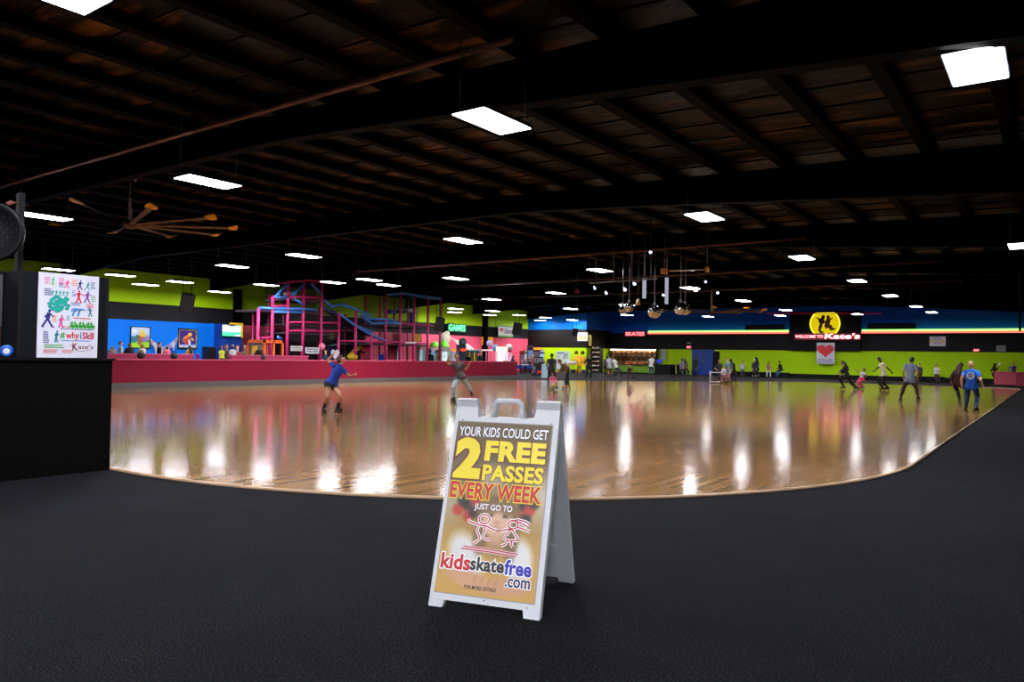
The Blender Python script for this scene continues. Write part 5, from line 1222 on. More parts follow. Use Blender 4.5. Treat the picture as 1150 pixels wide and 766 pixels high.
# rack of goods
def rack(px0, px1, ytop, Y, label, body):
    a = onY(px0, 405, Y); b = onY(px1, 405, Y); zt = onY((px0+px1)/2, ytop, Y).z
    t = thing('display_rack', label, 'rack', ((a.x+b.x)/2, Y, 0)); w = b.x-a.x
    for s in (a.x, b.x):
        mb = MB(); mb.box((s-.04, Y-.3, 0), (s+.04, Y+.3, zt)); mb.build('upright', body, t, world=True)
    for q in range(6):
        z = .15+(zt-.2)*q/5; mb = MB(); mb.box((a.x, Y-.3, z-.02), (b.x, Y+.3, z+.02)); mb.build('shelf', body, t, world=True)
    mb = MB(); mb.box((a.x, Y+.28, 0), (b.x, Y+.3, zt)); mb.build('back_panel', mat('rack_back', (20,20,24), .6), t, world=True)
    return t, a, b, zt
RB = mat('rack_black', (26,26,30), .5)
t, a, b, zt = rack(665.5, 675, 391.5, 66.0, 'tall black display rack of small goods beside the lime wall', RB)
gm = [mat('goods_%d' % q, c_, .5) for q, c_ in enumerate(((190,150,40),(180,60,40),(170,170,176),(200,190,150),(60,60,70)))]
proto = None; cnt = 0
for lv in range(6):
    z = .15+(zt-.2)*lv/5+.022
    for q in range(5):
        cnt += 1
        o = thing('goods_box', 'small packet on the black display rack', 'packet', (a.x+.13+(b.x-a.x-.26)*q/4, 65.85, z), 0, 'packets on the black display rack')
        mb = MB(); hgt = .16+.02*((lv+q) % 3); mb.box((-.06,-.05,0),(.06,.05,hgt)); mb.build('carton', gm[(lv*2+q) % 5], o); mb = MB(); mb.box((-.05,-.052,hgt*.3),(.05,-.0505,hgt*.75)); mb.build('wrapper_label', WHITE, o)
# rental counter with lit shelves of skates
Y = 69.0
a = onY(684, 410, Y); b = onY(735, 410, Y); zt = onY(710, 392.5, Y).z
t = thing('skate_shelves', 'wide lit shelf unit filled with rental skates behind the counter', 'shelves', ((a.x+b.x)/2, Y+.4, 0))
mb = MB(); mb.box((a.x, 69.75, .0), (b.x, 69.85, zt)); mb.build('back_panel', mat('shelf_back', (150,120,80), .6), t, world=True)
lev = [zt-.42-.34*q for q in range(4)]
for z in lev:
    mb = MB(); mb.box((a.x, 69.3, z-.03), (b.x, 69.75, z)); mb.build('shelf', mat('shelf_wood', (110,74,40), .6), t, world=True)
for s in (a.x, b.x):
    mb = MB(); mb.box((s-.03, 69.31, 0), (s+.03, 69.75, zt)); mb.build('upright', mat('shelf_dark', (40,28,20), .6), t, world=True)
mb = MB(); mb.box((a.x, 69.15, zt), (b.x, 69.75, zt+.06)); mb.build('canopy', BLACK, t, world=True)
mb = MB(); mb.box((a.x+.05, 69.18, zt-.08), (b.x-.05, 69.30, zt-.005)); mb.build('strip_lamp', glow('warm_strip_lamp', (255,238,200), 22), t, world=True)
sk = [mat('rental_skate_%d' % q, c_, .5) for q, c_ in enumerate(((176,96,30),(196,120,50),(70,50,40),(206,180,140),(40,36,40)))]
def skate_pair(p, m_):
    o = thing('rental_skate', 'rental roller skate on the lit shelves behind the counter', 'roller skate', p, 0, 'rental skates on the lit shelves')
    mb = MB(); mb.prism([(-.07,-.14),(.07,-.14),(.07,.12),(-.07,.12)], .09); mb.prism([(-.06,-.02),(.06,-.02),(.06,.12),(-.06,.12)], .24)
    bmesh.ops.translate(mb.bm, vec=(0,0,.055), verts=mb.bm.verts); mb.build('boot', m_, o, bevel=.015)
    for sy in (-.09, .08):
        mb = MB(); mb.cyl((-.07,sy,.028),(.07,sy,.028),.028,n=8); mb.build('wheels', sk[4], o)
    return o
protos = []
n_ = 17
for lv, z in enumerate(lev):
    for q in range(n_):
        p = Vector((a.x+.22+(b.x-a.x-.44)*q/(n_-1), 69.5, z+.001)); c_ = (lv*3+q*2) % 4
        if len(protos) <= c_ or protos[c_] is None:
            while len(protos) <= c_: protos.append(None)
            protos[c_] = skate_pair(p, sk[c_])
        else:
            o = copy_tree(protos[c_]); o.location = p
# counter
Yc = 66.9; a = onY(688, 418, Yc); b = onY(735, 418, Yc); zt = onY(710, 409, Yc).z
t = thing('rental_counter', 'lime green rental counter with black top before the lit shelves', 'counter', ((a.x+b.x)/2, Yc, 0))
mb = MB(); mb.box((a.x, Yc, .12), (b.x, Yc+.6, zt-.1)); mb.build('front', mat('counter_lime', (110,160,10), .5), t, world=True)
mb = MB(); mb.box((a.x-.1, Yc-.15, zt-.1), (b.x+.1, Yc+.7, zt)); mb.build('counter_top', SATIN, t, world=True)
mb = MB(); mb.box((a.x+.02, Yc+.03, 0), (b.x-.02, Yc+.6, .12)); mb.build('kick_plate', BLACK, t, world=True)
a = onY(737, 418, Yc); b = onY(753.5, 418, Yc); zt = onY(745, 409.2, Yc).z
t = thing('black_counter', 'solid black counter block at the end of the lime rental counter', 'counter', ((a.x+b.x)/2, Yc, 0))
mb = MB(); mb.box((a.x, Yc-.2, 0), (b.x, Yc+1.0, zt-.06)); mb.build('body', BLACK, t, world=True); mb = MB(); mb.box((a.x-.05, Yc-.25, zt-.06), (b.x+.05, Yc+1.05, zt)); mb.build('counter_top', SATIN, t, world=True)
p = Vector((onY(739.5, 406, Yc).x, Yc+.2, zt+.001)); t = thing('monitor', 'small blue-lit screen on the black counter block', 'monitor', p)
mb = MB(); mb.cyl((0,0,0),(0,0,.12),.03); mb.cyl((0,0,0),(0,0,.02),.14); mb.build('stand', BLACK, t); mb = MB(); mb.box((-.3,-.03,.1),(.3,.03,.48)); mb.build('bezel', BLACK, t); mb = MB(); mb.box((-.27,-.034,.13),(.27,-.0305,.45)); mb.build('screen', glow('monitor_blue', (60,70,210), .8), t)
# goods on the rental counter
for q, (px, c_) in enumerate(((704,(226,120,40)),(708,(230,60,40)),(713,(226,140,50)),(718,(236,120,40)),(722,(214,90,30)))):
    a0 = onY(px, 408, Yc+.2); o = thing('snack_tray', ['orange tray at the far left end', 'red tray second along', 'orange tray in the middle', 'bright orange tray fourth along', 'brown-orange tray last'][q]+' of the rental counter', 'tray', (a0.x, Yc+.2, onY(710, 409, Yc).z+.001), 0, 'trays on the rental counter')
    mb = MB(); mb.prism([(-.13,-.12),(.13,-.12),(.14,.12),(-.14,.12)], .2); mb.build('tray_body', mat('tray_%d' % q, c_, .5), o); mb = MB()
    for s in range(4): mb.ball((-.08+.055*s,0,.21), .055, 8, 5)
    mb.build('contents', mat('tray_content', (220,190,120), .6), o)
o = thing('waste_bin', 'dark blue round bin beside the black counter block', 'bin', (onY(759, 419, 68).x+.25, 68.3, 0)); mb = MB(); mb.lathe([(.24,0),(.3,.8),(.32,.82),(.32,.86),(.28,.86)], n=18); mb.build('bin_body', mat('bin_blue', (40,44,90), .5), o); mb = MB(); mb.lathe([(.3,.862),(.26,.95),(.05,1.0)], n=18); mb.build('lid', BLACK, o)
# pink counter at the open end
g = onz(1117, 430.5); Yp = 63.5
a = onY(1116.5, 431, Yp); zt = onY(1130, 417.5, Yp).z
t = thing('pink_counter', 'crimson pink counter block at the open end of the rink', 'counter', (-1.2, Yp, 0))
mb = MB(); mb.box((a.x, Yp, .08), (2.5, Yp+.25, zt-.05)); mb.build('front', mat('pink_counter_paint', (190,70,90), .5, var=.08), t, world=True)
mb = MB(); mb.box((a.x-.05, Yp-.05, zt-.05), (2.5, Yp+.3, zt)); mb.build('cap_rail', mat('pink_cap_board', (206,84,112), .45), t, world=True)
mb = MB(); mb.box((a.x+.05, Yp+.03, 0), (2.5, Yp+.25, .08)); mb.build('kick_plate', BLACK, t, world=True)
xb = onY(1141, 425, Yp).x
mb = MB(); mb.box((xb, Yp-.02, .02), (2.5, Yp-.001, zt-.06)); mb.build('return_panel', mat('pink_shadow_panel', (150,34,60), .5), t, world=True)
# bench along the far wall
a = onY(826, 424, 67.8); b = onY(886, 424, 67.8)
t = thing('long_bench', 'long low black bench along the lime wall', 'bench', ((a.x+b.x)/2, 68.0, 0))
mb = MB(); mb.box((a.x, 67.7, .38), (b.x, 68.2, .46)); mb.build('seat', BLACK, t, world=True)
for q in range(5):
    xx = a.x+.2+(b.x-a.x-.4)*q/4; mb = MB(); mb.box((xx-.05, 67.78, 0), (xx+.05, 68.12, .38)); mb.build('leg', BLACK, t, world=True)
a = onY(1026, 427, 67.0); b = onY(1060, 427, 67.0)
t = thing('low_bench', 'short low black bench below the notice with arrows', 'bench', ((a.x+b.x)/2, 67.2, 0))
mb = MB(); mb.box((a.x, 66.9, .38), (b.x, 67.4, .46)); mb.build('seat', BLACK, t, world=True)
for q in range(3):
    xx = a.x+.2+(b.x-a.x-.4)*q/2; mb = MB(); mb.box((xx-.05, 66.98, 0), (xx+.05, 67.32, .38)); mb.build('leg', BLACK, t, world=True)
# white tube skating aid
g = onz(804, 430.5); t = thing('skating_aid', 'white tube walker frame held by the child among the group', 'skate trainer', g, R(25)); WT = mat('white_tube', (226,226,230), .4)
for s in (-.36, .36):
    mb = MB(); mb.tube([(s,-.3,.06),(s,-.28,.72),(s,.0,.78),(s,.3,.72),(s,.32,.06)], .028, 8); mb.tube([(s,-.3,.08),(s,.32,.08)], .028, 8); mb.build('side_frame', WT, t)
for y_, z_ in ((-.28,.70),(-.3,.1)):
    mb = MB(); mb.tube([(-.36,y_,z_),(.36,y_,z_)], .028, 8); mb.build('cross_tube', WT, t)
for s in (-.36,.36):
    for y_ in (-.3,.32):
        mb = MB(); mb.cyl((s-.02,y_,.035),(s+.02,y_,.035),.035,n=10); mb.build('wheel', BLACK, t)
# ================================================================ PEOPLE
SKIN = {'light': (214,160,130), 'mid': (176,120,88), 'dark': (92,58,42)}
EYE_M = mat('eye_dark', (24,18,16), .2); LIP_M = mat('lip', (150,70,66), .5)
def ik(a, b, la, lb, pole):
    d = b-a; L = d.length
    if L > (la+lb)*.999: s = L/((la+lb)*.998); la *= s; lb *= s
    if L < abs(la-lb)*1.02+1e-4: L = abs(la-lb)*1.02+1e-4
    u = d.normalized(); x = (la*la-lb*lb+L*L)/(2*L); hgt = math.sqrt(max(0, la*la-x*x))
    p = pole-u*pole.dot(u)
    p = p.normalized() if p.length > 1e-4 else u.orthogonal().normalized()
    return a+u*x+p*hgt
def shell_mesh(name, co, no, faces, mask, off, m_, parent):
    keep = mask[faces].all(axis=1); f = faces[keep]
    if len(f) == 0: return None
    used = np.unique(f); idx = -np.ones(len(co), dtype=int); idx[used] = np.arange(len(used))
    me = bpy.data.meshes.new(name)
    o_ = off[used][:, None] if isinstance(off, np.ndarray) else off
    me.from_pydata((co[used]+no[used]*o_).tolist(), [], idx[f].tolist())
    me.polygons.foreach_set('use_smooth', [True]*len(me.polygons)); me.materials.append(m_)
    o = bpy.data.objects.new(name, me); COL.objects.link(o); o.parent = parent
    return o
NP_ = [0]
def person(label, at=None, J=None, D=None, pos=None, L=None, h=1.7, yaw=0.0, female=False, skin='light', hair=(40,28,22), style='short', head_yaw=None, head_tilt=0.0,
           shirt=(120,120,120), sleeve=.55, hem=-.02, shirt_name='shirt', pants=(40,40,50), plen=.93, pants_name='trousers', skirt=None, shoes=(30,28,30), boot=.86, skates=False, emblem=None, voxel=.013, group=None, fingers=True):
    S = h; D = D or {}
    if pos is None: pos = onz(*at)
    pos = Vector(pos); base = math.atan2(-pos.x, pos.y)
    t = thing('person', label, 'person', pos, base, group)
    k = ppm(pos)
    Q = {}
    if J:
        for n, p in J.items():
            Q[n] = Vector(((p[0]-at[0])/k, D.get(n, 0.0), (at[1]-p[1])/k))
    if L:
        for n, p in L.items(): Q[n] = Vector(p)
    ya = R(yaw); f = Vector((math.sin(ya), -math.cos(ya), 0)); s = Vector((math.cos(ya), math.sin(ya), 0))
    lift = .075 if skates else 0.0
    pel = Q.get('pelvis', Vector((0,0,.53*S+lift)))
    neck = Q.get('neck', pel+Vector((0,0,.30*S)))
    sp = (neck-pel); tl = sp.length; sp.normalize()
    head = Q.get('head', neck+sp*.06*S+Vector((0,0,.07*S)))
    ss = (s-sp*s.dot(sp)).normalized(); ff = sp.cross(ss)*-1
    if ff.dot(f) < 0 and abs(sp.z) > .3: ff = -ff
    ff = ss.cross(sp) if ss.cross(sp).dot(f) >= 0 else -ss.cross(sp)
    sw = (.088 if female else .100)*S; hw = (.058 if female else .054)*S
    cur = [0]; prims = []   # (label, p0, p1, r0, r1)
    sh = {}; 
    for q in (-1, 1): sh[q] = neck-sp*.045*S+ss*q*sw
    flip = 1 if s.x >= 0 else -1
    hands = {}; feet = {}
    for nm, q in (('hl', -flip), ('hr', flip)):
        hands[q] = Q[nm] if nm in Q else sh[q]+Vector((0,0,-.315*S))+ss*q*.03*S+f*.03*S
    for nm, q in (('fl', -flip), ('fr', flip)):
        g = Q[nm] if nm in Q else Vector((pel.x, pel.y, 0))+s*q*.065*S
        feet[q] = g+Vector((0,0,.048*S+lift))
    mb = MB()
    def cap(lb, a, b, r0, r1):
        prims.append((lb, np.array(a), np.array(b), r0, r1, cur[0]))
        mb.ball(a, r0, 12, 8); mb.ball(b, r1, 12, 8); mb.cyl(a, b, r0, r1, n=12)
    # torso loft
    prof = [(-.13,.050,.044),(-.02,.086,.064),(.14,.084,.062),(.38,.073,.054),(.60,.084,.061),(.80,.096,.060),(.93,.072,.048),(1.02,.034,.034)]
    if female: prof = [(-.13,.050,.046),(-.02,.090,.068),(.14,.084,.064),(.38,.066,.050),(.62,.078,.064),(.80,.086,.056),(.93,.062,.044),(1.02,.030,.030)]
    rings = [[mb.v(pel+sp*tl*u+ss*math.cos(2*PI*q/18)*a_*S+ff*math.sin(2*PI*q/18)*b_*S) for q in range(18)] for u, a_, b_ in prof]
    for A, B in zip(rings, rings[1:]):
        for q in range(18): mb.face([A[q], A[(q+1)%18], B[(q+1)%18], B[q]])
    mb.face(rings[0][::-1]); mb.face(rings[-1])
    prims.append(('torso', np.array(pel), np.array(neck-sp*.04*S), .075*S, .07*S, 0))
    # neck & head
    hy = ya if head_yaw is None else R(head_yaw)
    hf = Vector((math.sin(hy), -math.cos(hy), 0)); hs = Vector((math.cos(hy), math.sin(hy), 0))
    hup = (head-neck).normalized().lerp(Vector((0,0,1)), .5).normalized()
    hup = (Matrix.Rotation(head_tilt, 3, hf) @ hup)
    hs = (hs-hup*hs.dot(hup)).normalized(); hf2 = hs.cross(hup); hf2 = hf2 if hf2.dot(hf) > 0 else -hf2
    HR = Matrix((hs, hf2, hup)).transposed()
    cap('neck', neck-sp*.02*S, head-hup*.03*S, .033*S, .031*S)
    rx, ry, rz_ = .046*S, .056*S, .066*S
    mb.ball(head, (rx, ry, rz_), 16, 12, HR)
    mb.ball(head+HR @ Vector((0, .014*S, -.032*S)), (rx*.78, ry*.72, rz_*.52), 14, 10, HR)
    mb.ball(head+HR @ Vector((0, .056*S, -.006*S)), (.0075*S, .012*S, .014*S), 8, 6, HR)
    for q in (-1, 1): mb.ball(head+HR @ Vector((q*.046*S, -.004*S, -.004*S)), (.006*S, .011*S, .017*S), 8, 6, HR)
    prims.append(('head', np.array(head), np.array(head+hup*.001), .058*S, .058*S, 0))
    for q in (-1, 1):
        cur[0] = q; e = ik(sh[q], hands[q], .165*S, .148*S, -f*.8+Vector((0,0,-.6))+ss*q*.35)
        w = hands[q]
        cap('ua', sh[q], e, .031*S if not female else .027*S, .026*S if not female else .023*S); cap('fa', e, w, .026*S if not female else .023*S, .0175*S)
        hd = (w-e).normalized(); sd = f-hd*f.dot(hd); sd = sd.normalized() if sd.length > .2 else Vector((0,0,1))
        pn = hd.cross(sd)
        palm = w+hd*.028*S
        if fingers:
            M3 = Matrix((sd, pn, hd)).transposed(); mb.ball(palm, (.023*S, .011*S, .033*S), 10, 8, M3)
            fr = max(.0045*S, voxel*.72)
            for j in range(4):
                a_ = w+hd*.052*S+sd*(1.5-j)*.0125*S; ln = (.036,.042,.040,.031)[j]*S
                b_ = a_+hd*ln*.55+sd*(1.5-j)*.003*S+pn*.004*S*q; c_ = b_+hd*ln*.4+pn*.010*S*q
                mb.cyl(a_-hd*.02*S, b_, fr*1.1, fr, n=8); mb.ball(b_, fr, 8, 6); mb.cyl(b_, c_, fr, fr*.9, n=8); mb.ball(c_, fr*.9, 8, 6)
            a_ = w+hd*.02*S+sd*.016*S; b_ = a_+(hd*.6+sd*.8).normalized()*.026*S; c_ = b_+(hd*.9+sd*.35).normalized()*.02*S
            mb.cyl(a_, b_, fr*1.35, fr*1.15, n=8); mb.ball(b_, fr*1.15, 8, 6); mb.cyl(b_, c_, fr*1.15, fr, n=8); mb.ball(c_, fr, 8, 6)
        else:
            mb.ball(palm+hd*.02*S, (.022*S, .022*S, .05*S), 10, 8, Matrix((sd, pn, hd)).transposed())
        prims.append(('hand', np.array(w+hd*.012*S), np.array(w+hd*.09*S), .02*S, .02*S, q))
        hip = pel+ss*q*hw-sp*.01*S
        kn = ik(hip, feet[q], .245*S, .245*S, f+s*q*.12)
        cap('th', hip, kn, .054*S if not female else .056*S, .036*S); cap('sh', kn, feet[q], .036*S, .022*S)
        calf = kn.lerp(feet[q], .3)-f*.008*S; mb.ball(calf, (.036*S, .038*S, .075*S), 10, 8)
        fd = (f+s*q*.25).normalized()
        heel = feet[q]-fd*.028*S-Vector((0,0,.022*S)); toe = feet[q]+fd*.095*S-Vector((0,0,.030*S))
        cap('foot', heel, toe, .023*S, .017*S); mb.cyl(feet[q], heel, .024*S, .022*S)
    me = bpy.data.meshes.new('body'); bmesh.ops.recalc_face_normals(mb.bm, faces=mb.bm.faces); mb.bm.to_mesh(me); mb.bm.free()
    tmp = bpy.data.objects.new('body', me); COL.objects.link(tmp)
    md = tmp.modifiers.new('r', 'REMESH'); md.mode = 'VOXEL'; md.voxel_size = voxel; md.use_smooth_shade = True
    m2 = tmp.modifiers.new('s', 'SMOOTH'); m2.iterations = 3; m2.factor = .5
    dg = bpy.context.evaluated_depsgraph_get()
    bm_ = bpy.data.meshes.new_from_object(tmp.evaluated_get(dg)); bpy.data.objects.remove(tmp); bpy.data.meshes.remove(me)
    bm_.name = 'body'
    n = len(bm_.vertices); co = np.empty(n*3); bm_.vertices.foreach_get('co', co); co = co.reshape(-1, 3)
    no = np.empty(n*3); bm_.vertex_normals.foreach_get('vector', no); no = no.reshape(-1, 3)
    nf = len(bm_.polygons); lp = np.empty(len(bm_.loops), dtype=int); bm_.loops.foreach_get('vertex_index', lp)
    tot = np.empty(nf, dtype=int); bm_.polygons.foreach_get('loop_total', tot)
    if (tot == 4).all(): faces = lp.reshape(-1, 4)
    else:
        faces = []; c_ = 0
        for q in tot: 
            v_ = list(lp[c_:c_+q]); c_ += q; faces.append((v_+[v_[-1]])[:4])
        faces = np.array(faces)
    sidev = np.zeros(n, dtype=int); best = np.full(n, 1e9); lab = np.zeros(n, dtype=int); tt = np.zeros(n)
    names = ['torso','neck','head','ua','fa','hand','th','sh','foot']
    for lb, a, b, q0, q1, sd0 in prims:
        d = b-a; u = np.clip(((co-a)@d)/max(1e-9, d@d), 0, 1); dist = np.linalg.norm(co-(a+u[:, None]*d), axis=1)-(q0+(q1-q0)*u)
        mk = dist < best; best[mk] = dist[mk]; lab[mk] = names.index(lb); tt[mk] = u[mk]; sidev[mk] = sd0
    isn = lambda *x: np.isin(lab, [names.index(y) for y in x])
    body = bpy.data.objects.new('body', bm_); COL.objects.link(body); body.parent = t
    bm_.materials.clear(); 
    for x_ in (mat('skin_'+skin, SKIN[skin], .5, var=.05), EYE_M, LIP_M): bm_.materials.append(x_)
    hl = (co-np.array(head))@np.array(HR)      # head-local coordinates (x side, y front, z up)
    fc = hl[faces].mean(axis=1); mi = np.zeros(nf, dtype=int)
    inh = (lab[faces] == 2).all(axis=1)
    for q in (-1, 1): mi[inh & (np.hypot(fc[:,0]-q*.019*S, (fc[:,2]-.004*S)*1.6) < .0088*S) & (fc[:,1] > .02*S)] = 1
    mi[inh & (np.hypot(fc[:,0]*.55, (fc[:,2]+.036*S)*1.4) < .0085*S) & (fc[:,1] > .02*S)] = 2
    if not (tot == 4).all(): pass
    bm_.polygons.foreach_set('material_index', mi.astype('i')); bm_.polygons.foreach_set('use_smooth', [True]*nf)
    spn = np.array(sp); hz = (co-np.array(pel))@spn
    # clothes
    if shirt is not None:
        mk = (isn('torso') & (hz > hem*S) & (tt < 1.0)) | (isn('th') & (hz > hem*S)) | (isn('torso') & (hz >= .2*S)) | (isn('ua') & (tt < sleeve)) 
        if sleeve > 1: mk |= isn('ua') | (isn('fa') & (tt < sleeve-1))
        mk |= isn('neck') & (tt < .12)
        shell_mesh(shirt_name, co, no, faces, mk, .016+.004*S, shirt if not isinstance(shirt, tuple) else mat('cloth_%d_%d_%d' % shirt, shirt, .85, bump=.3, scale=14), t)
    if pants is not None:
        mk = (isn('torso') & (hz < .07*S)) | (isn('th') & (tt < (plen if plen < 1 else 2))) if plen < .6 else (isn('torso') & (hz < .07*S)) | isn('th') | (isn('sh') & (tt < plen))
        shell_mesh(pants_name, co, no, faces, mk, .009+.003*S, mat('cloth_%d_%d_%d' % pants, pants, .8, bump=.3, scale=16), t)
    if skirt is not None:
        c_, top_, hem_, wid = skirt
        mb2 = MB(); rr_ = []
        for q, (u_, w_) in enumerate(((top_, .088), ((top_*2+hem_)/3, .088+(wid-.088)*.45), ((top_+2*hem_)/3, .088+(wid-.088)*.8), (hem_, wid))):
            cc = pel+Vector((0,0,u_*S)); rr_.append([mb2.v(cc+s*math.cos(2*PI*j/28)*w_*S*(1+.05*(q/3)*math.cos(j*PI))+f*math.sin(2*PI*j/28)*w_*.8*S*(1+.05*(q/3)*math.cos(j*PI))) for j in range(28)])
        for A, B in zip(rr_, rr_[1:]):
            for j in range(28): 
                fa_ = mb2.face([A[j], A[(j+1)%28], B[(j+1)%28], B[j]]); fa_.smooth = True
        mb2.build('skirt', mat('cloth_%d_%d_%d' % c_, c_, .8), t)
    if shoes is not None:
        mk = isn('foot') | (isn('sh') & (tt > boot))
        boots_ = {}
        for q in (-1, 1): boots_[q] = shell_mesh('boot' if boot < .8 or skates else 'shoe', co, no, faces, mk & (sidev == q), .012, mat('shoe_%d_%d_%d' % shoes, shoes, .45), t)
    if skates:
        for q in (-1, 1):
            fd = (f+s*q*.25).normalized(); sd_ = Vector((-fd.y, fd.x, 0)); mb2 = MB(); a_ = feet[q]
            zc = a_.z-.048*S-lift+.036
            for u_ in (-.05, .09):
                c_ = Vector((a_.x, a_.y, zc))+fd*u_*S/1.0*.75
                for w_ in (-.035, .035): mb2.cyl(c_+sd_*(w_-.016), c_+sd_*(w_+.016), .034, n=12)
                mb2.cyl(c_, c_+Vector((0,0,.05)), .014); mb2.cyl(c_+sd_*-.052, c_+sd_*.052, .012)
            mb2.tube([Vector((a_.x, a_.y, zc+.035))-fd*.05, Vector((a_.x, a_.y, zc+.035))+fd*.08], .016, 6)
            mb2.build('skate_wheels', mat('skate_wheel', (54,40,36), .4), boots_.get(q) or t)
    if emblem:
        c_ = pel+sp*tl*.66-ff*(.061*S+.03)
        M_ = frame(c_, sp.cross(-ff), sp, -ff)
        emblem(t, M_, S)
    # hair
    if style != 'bald':
        hm = mat('hair_%d_%d_%d' % hair, hair, .5, bump=.4, scale=40)
        if style == 'cap':
            mk = (lab == 2) & (hl[:,2] > .022*S); o = shell_mesh('cap', co, no, faces, mk, .014, hm, t)
            mb2 = MB(); mb2.M = Matrix.Translation(head) @ HR.to_4x4(); pts = [(.040*S*math.cos(a_), .045*S+.045*S*math.sin(a_)) for a_ in [PI*q/10 for q in range(11)]]
            mb2.M = mb2.M @ Matrix.Translation((0,0,.028*S)); mb2.prism(pts, .008); mb2.build('cap_brim', hm, t)
        else:
            mk = (lab == 2) & ((hl[:,2] > .034*S) | ((hl[:,1] < .012*S) & (hl[:,2] > -.012*S)) | ((hl[:,1] < -.018*S) & (hl[:,2] > -.045*S)))
            shell_mesh('hair', co, no, faces, mk, .016+.006*(style != 'short'), hm, t)
            if style in ('long', 'pony', 'bob'):
                mb2 = MB(); b0 = head+HR @ Vector((0,-.045*S,.0))
                if style == 'long':
                    e1 = neck-ff*.075*S+ss*0-sp*.02*S; e2 = neck-ff*.085*S-sp*.16*S
                    for w_ in (-1, 0, 1): mb2.tube([b0+hs*w_*.03*S+hup*.01*S, e1+ss*w_*.038*S, e1.lerp(e2,.5)+ss*w_*.042*S, e2+ss*w_*.03*S+sp*abs(w_)*.03*S], [.032*S,.032*S,.03*S,.012*S], 8)
                elif style == 'pony':
                    mb2.tube([b0+hup*.035*S, b0+hup*.03*S-hf2*.04*S, b0-hf2*.05*S-hup*.05*S, b0-hf2*.035*S-hup*.12*S], [.018*S,.022*S,.024*S,.008*S], 8)
                else:
                    for w_ in (-1, 0, 1): mb2.tube([b0+hs*w_*.035*S+hup*.02*S+hf2*(.02*S*abs(w_)), b0+hs*w_*.046*S-hup*.035*S+hf2*(.02*S*abs(w_)), b0+hs*w_*.04*S-hup*.07*S+hf2*(.015*S*abs(w_))], [.028*S,.03*S,.014*S], 8)
                mb2.build('hair_length', hm, t)
    return t

# ---- on the rink
person('girl in blue tee and black shorts skating with one arm raised', (371.5,465.5), dict(head=(382.5,403.6), neck=(380.2,410.5), pelvis=(371.2,431.5), hl=(372.3,398.5), hr=(396,420.5), fl=(364,465), fr=(379.5,464.3)), dict(hl=-.05, hr=-.2),
       h=1.50, yaw=20, head_yaw=50, female=True, skin='mid', hair=(22,16,18), style='bob', shirt=(22,56,150), sleeve=.5, hem=.005, shirt_name='tee_shirt', pants=(14,14,18), plen=.34, pants_name='shorts', shoes=(16,14,16), boot=.45, skates=True, voxel=.0085)
person('woman in dark grey tee and pale jeans skating with arms spread behind the sandwich board', (515,451.5), dict(head=(512.2,400.6), neck=(513.6,407.5), pelvis=(516.5,423.5), hl=(502.5,403.2), hr=(526,409), fl=(509.8,451.5), fr=(530,446.5)), dict(fr=.7, hl=-.1, hr=.2),
       h=1.58, yaw=-15, female=True, skin='mid', hair=(30,20,18), style='short', shirt=(70,62,66), sleeve=.5, hem=-.05, shirt_name='tee_shirt', pants=(150,174,186), shoes=(18,16,18), boot=.8, skates=True, voxel=.009)
def back_logo(t, M, S):
    mb = MB(); mb.M = M; r_ = .068*S; n = 32
    mb.i = 0; mb.prism([(r_*math.cos(2*PI*q/n), r_*math.sin(2*PI*q/n)) for q in range(n)], .01)
    mb.i = 1
    A = [mb.v((r_*.68*math.cos(2*PI*q/n), r_*.68*math.sin(2*PI*q/n), .0112)) for q in range(n)]; mb.face(A)
    mb.i = 0
    mb.text('CS', (-r_*.5, -r_*.28, r_*.5, r_*.3), .0126, .03)
    mb.build('back_emblem', [mat('emblem_white', (226,230,236), .6), mat('emblem_navy_blue', (30,70,140), .7)], t)
person('bald man in bright blue tee with round white emblem, seen from behind', (1089,462.8), dict(head=(1090,409.2), neck=(1090.2,415.5), pelvis=(1090.5,434), hl=(1081.5,433.5), hr=(1101.5,433.5), fl=(1085,462.5), fr=(1094.8,462.8)), dict(hl=-.05, hr=-.05),
       h=1.66, yaw=172, skin='light', style='bald', shirt=(28,104,214), sleeve=.62, hem=-.045, shirt_name='tee_shirt', pants=(42,64,104), shoes=(14,14,18), boot=.82, skates=True, emblem=back_logo, voxel=.0088)
person('woman with long brown hair in dark plaid shirt skating beside the bald man', (1076,453), dict(head=(1078.2,410.5), neck=(1076.6,416.5), pelvis=(1074.2,430), hl=(1070,430.5), hr=(1080,429), fl=(1077.5,453), fr=(1083.5,444.5)), dict(fr=-.3),
       h=1.60, yaw=165, female=True, skin='light', hair=(70,48,34), style='long', shirt=mat('dark_red_plaid', (62,20,24), .85, var=.5, scale=22), sleeve=1.8, hem=-.09, pants=(24,22,30), shoes=(26,22,22), boot=.8, skates=True, voxel=.010)
person('man in grey-blue shirt and brown trousers gliding with legs apart', (1021,450), dict(head=(1023.5,404), neck=(1022.8,409), pelvis=(1021.5,426.5), hl=(1015.2,424), hr=(1029,424.5), fl=(1012.5,449.8), fr=(1029.5,449.5)), dict(hl=-.05),
       h=1.74, yaw=176, skin='mid', hair=(24,20,20), style='short', shirt=(126,136,164), sleeve=.7, hem=-.055, pants=(70,44,30), shoes=(70,36,26), boot=.82, skates=True, voxel=.010)
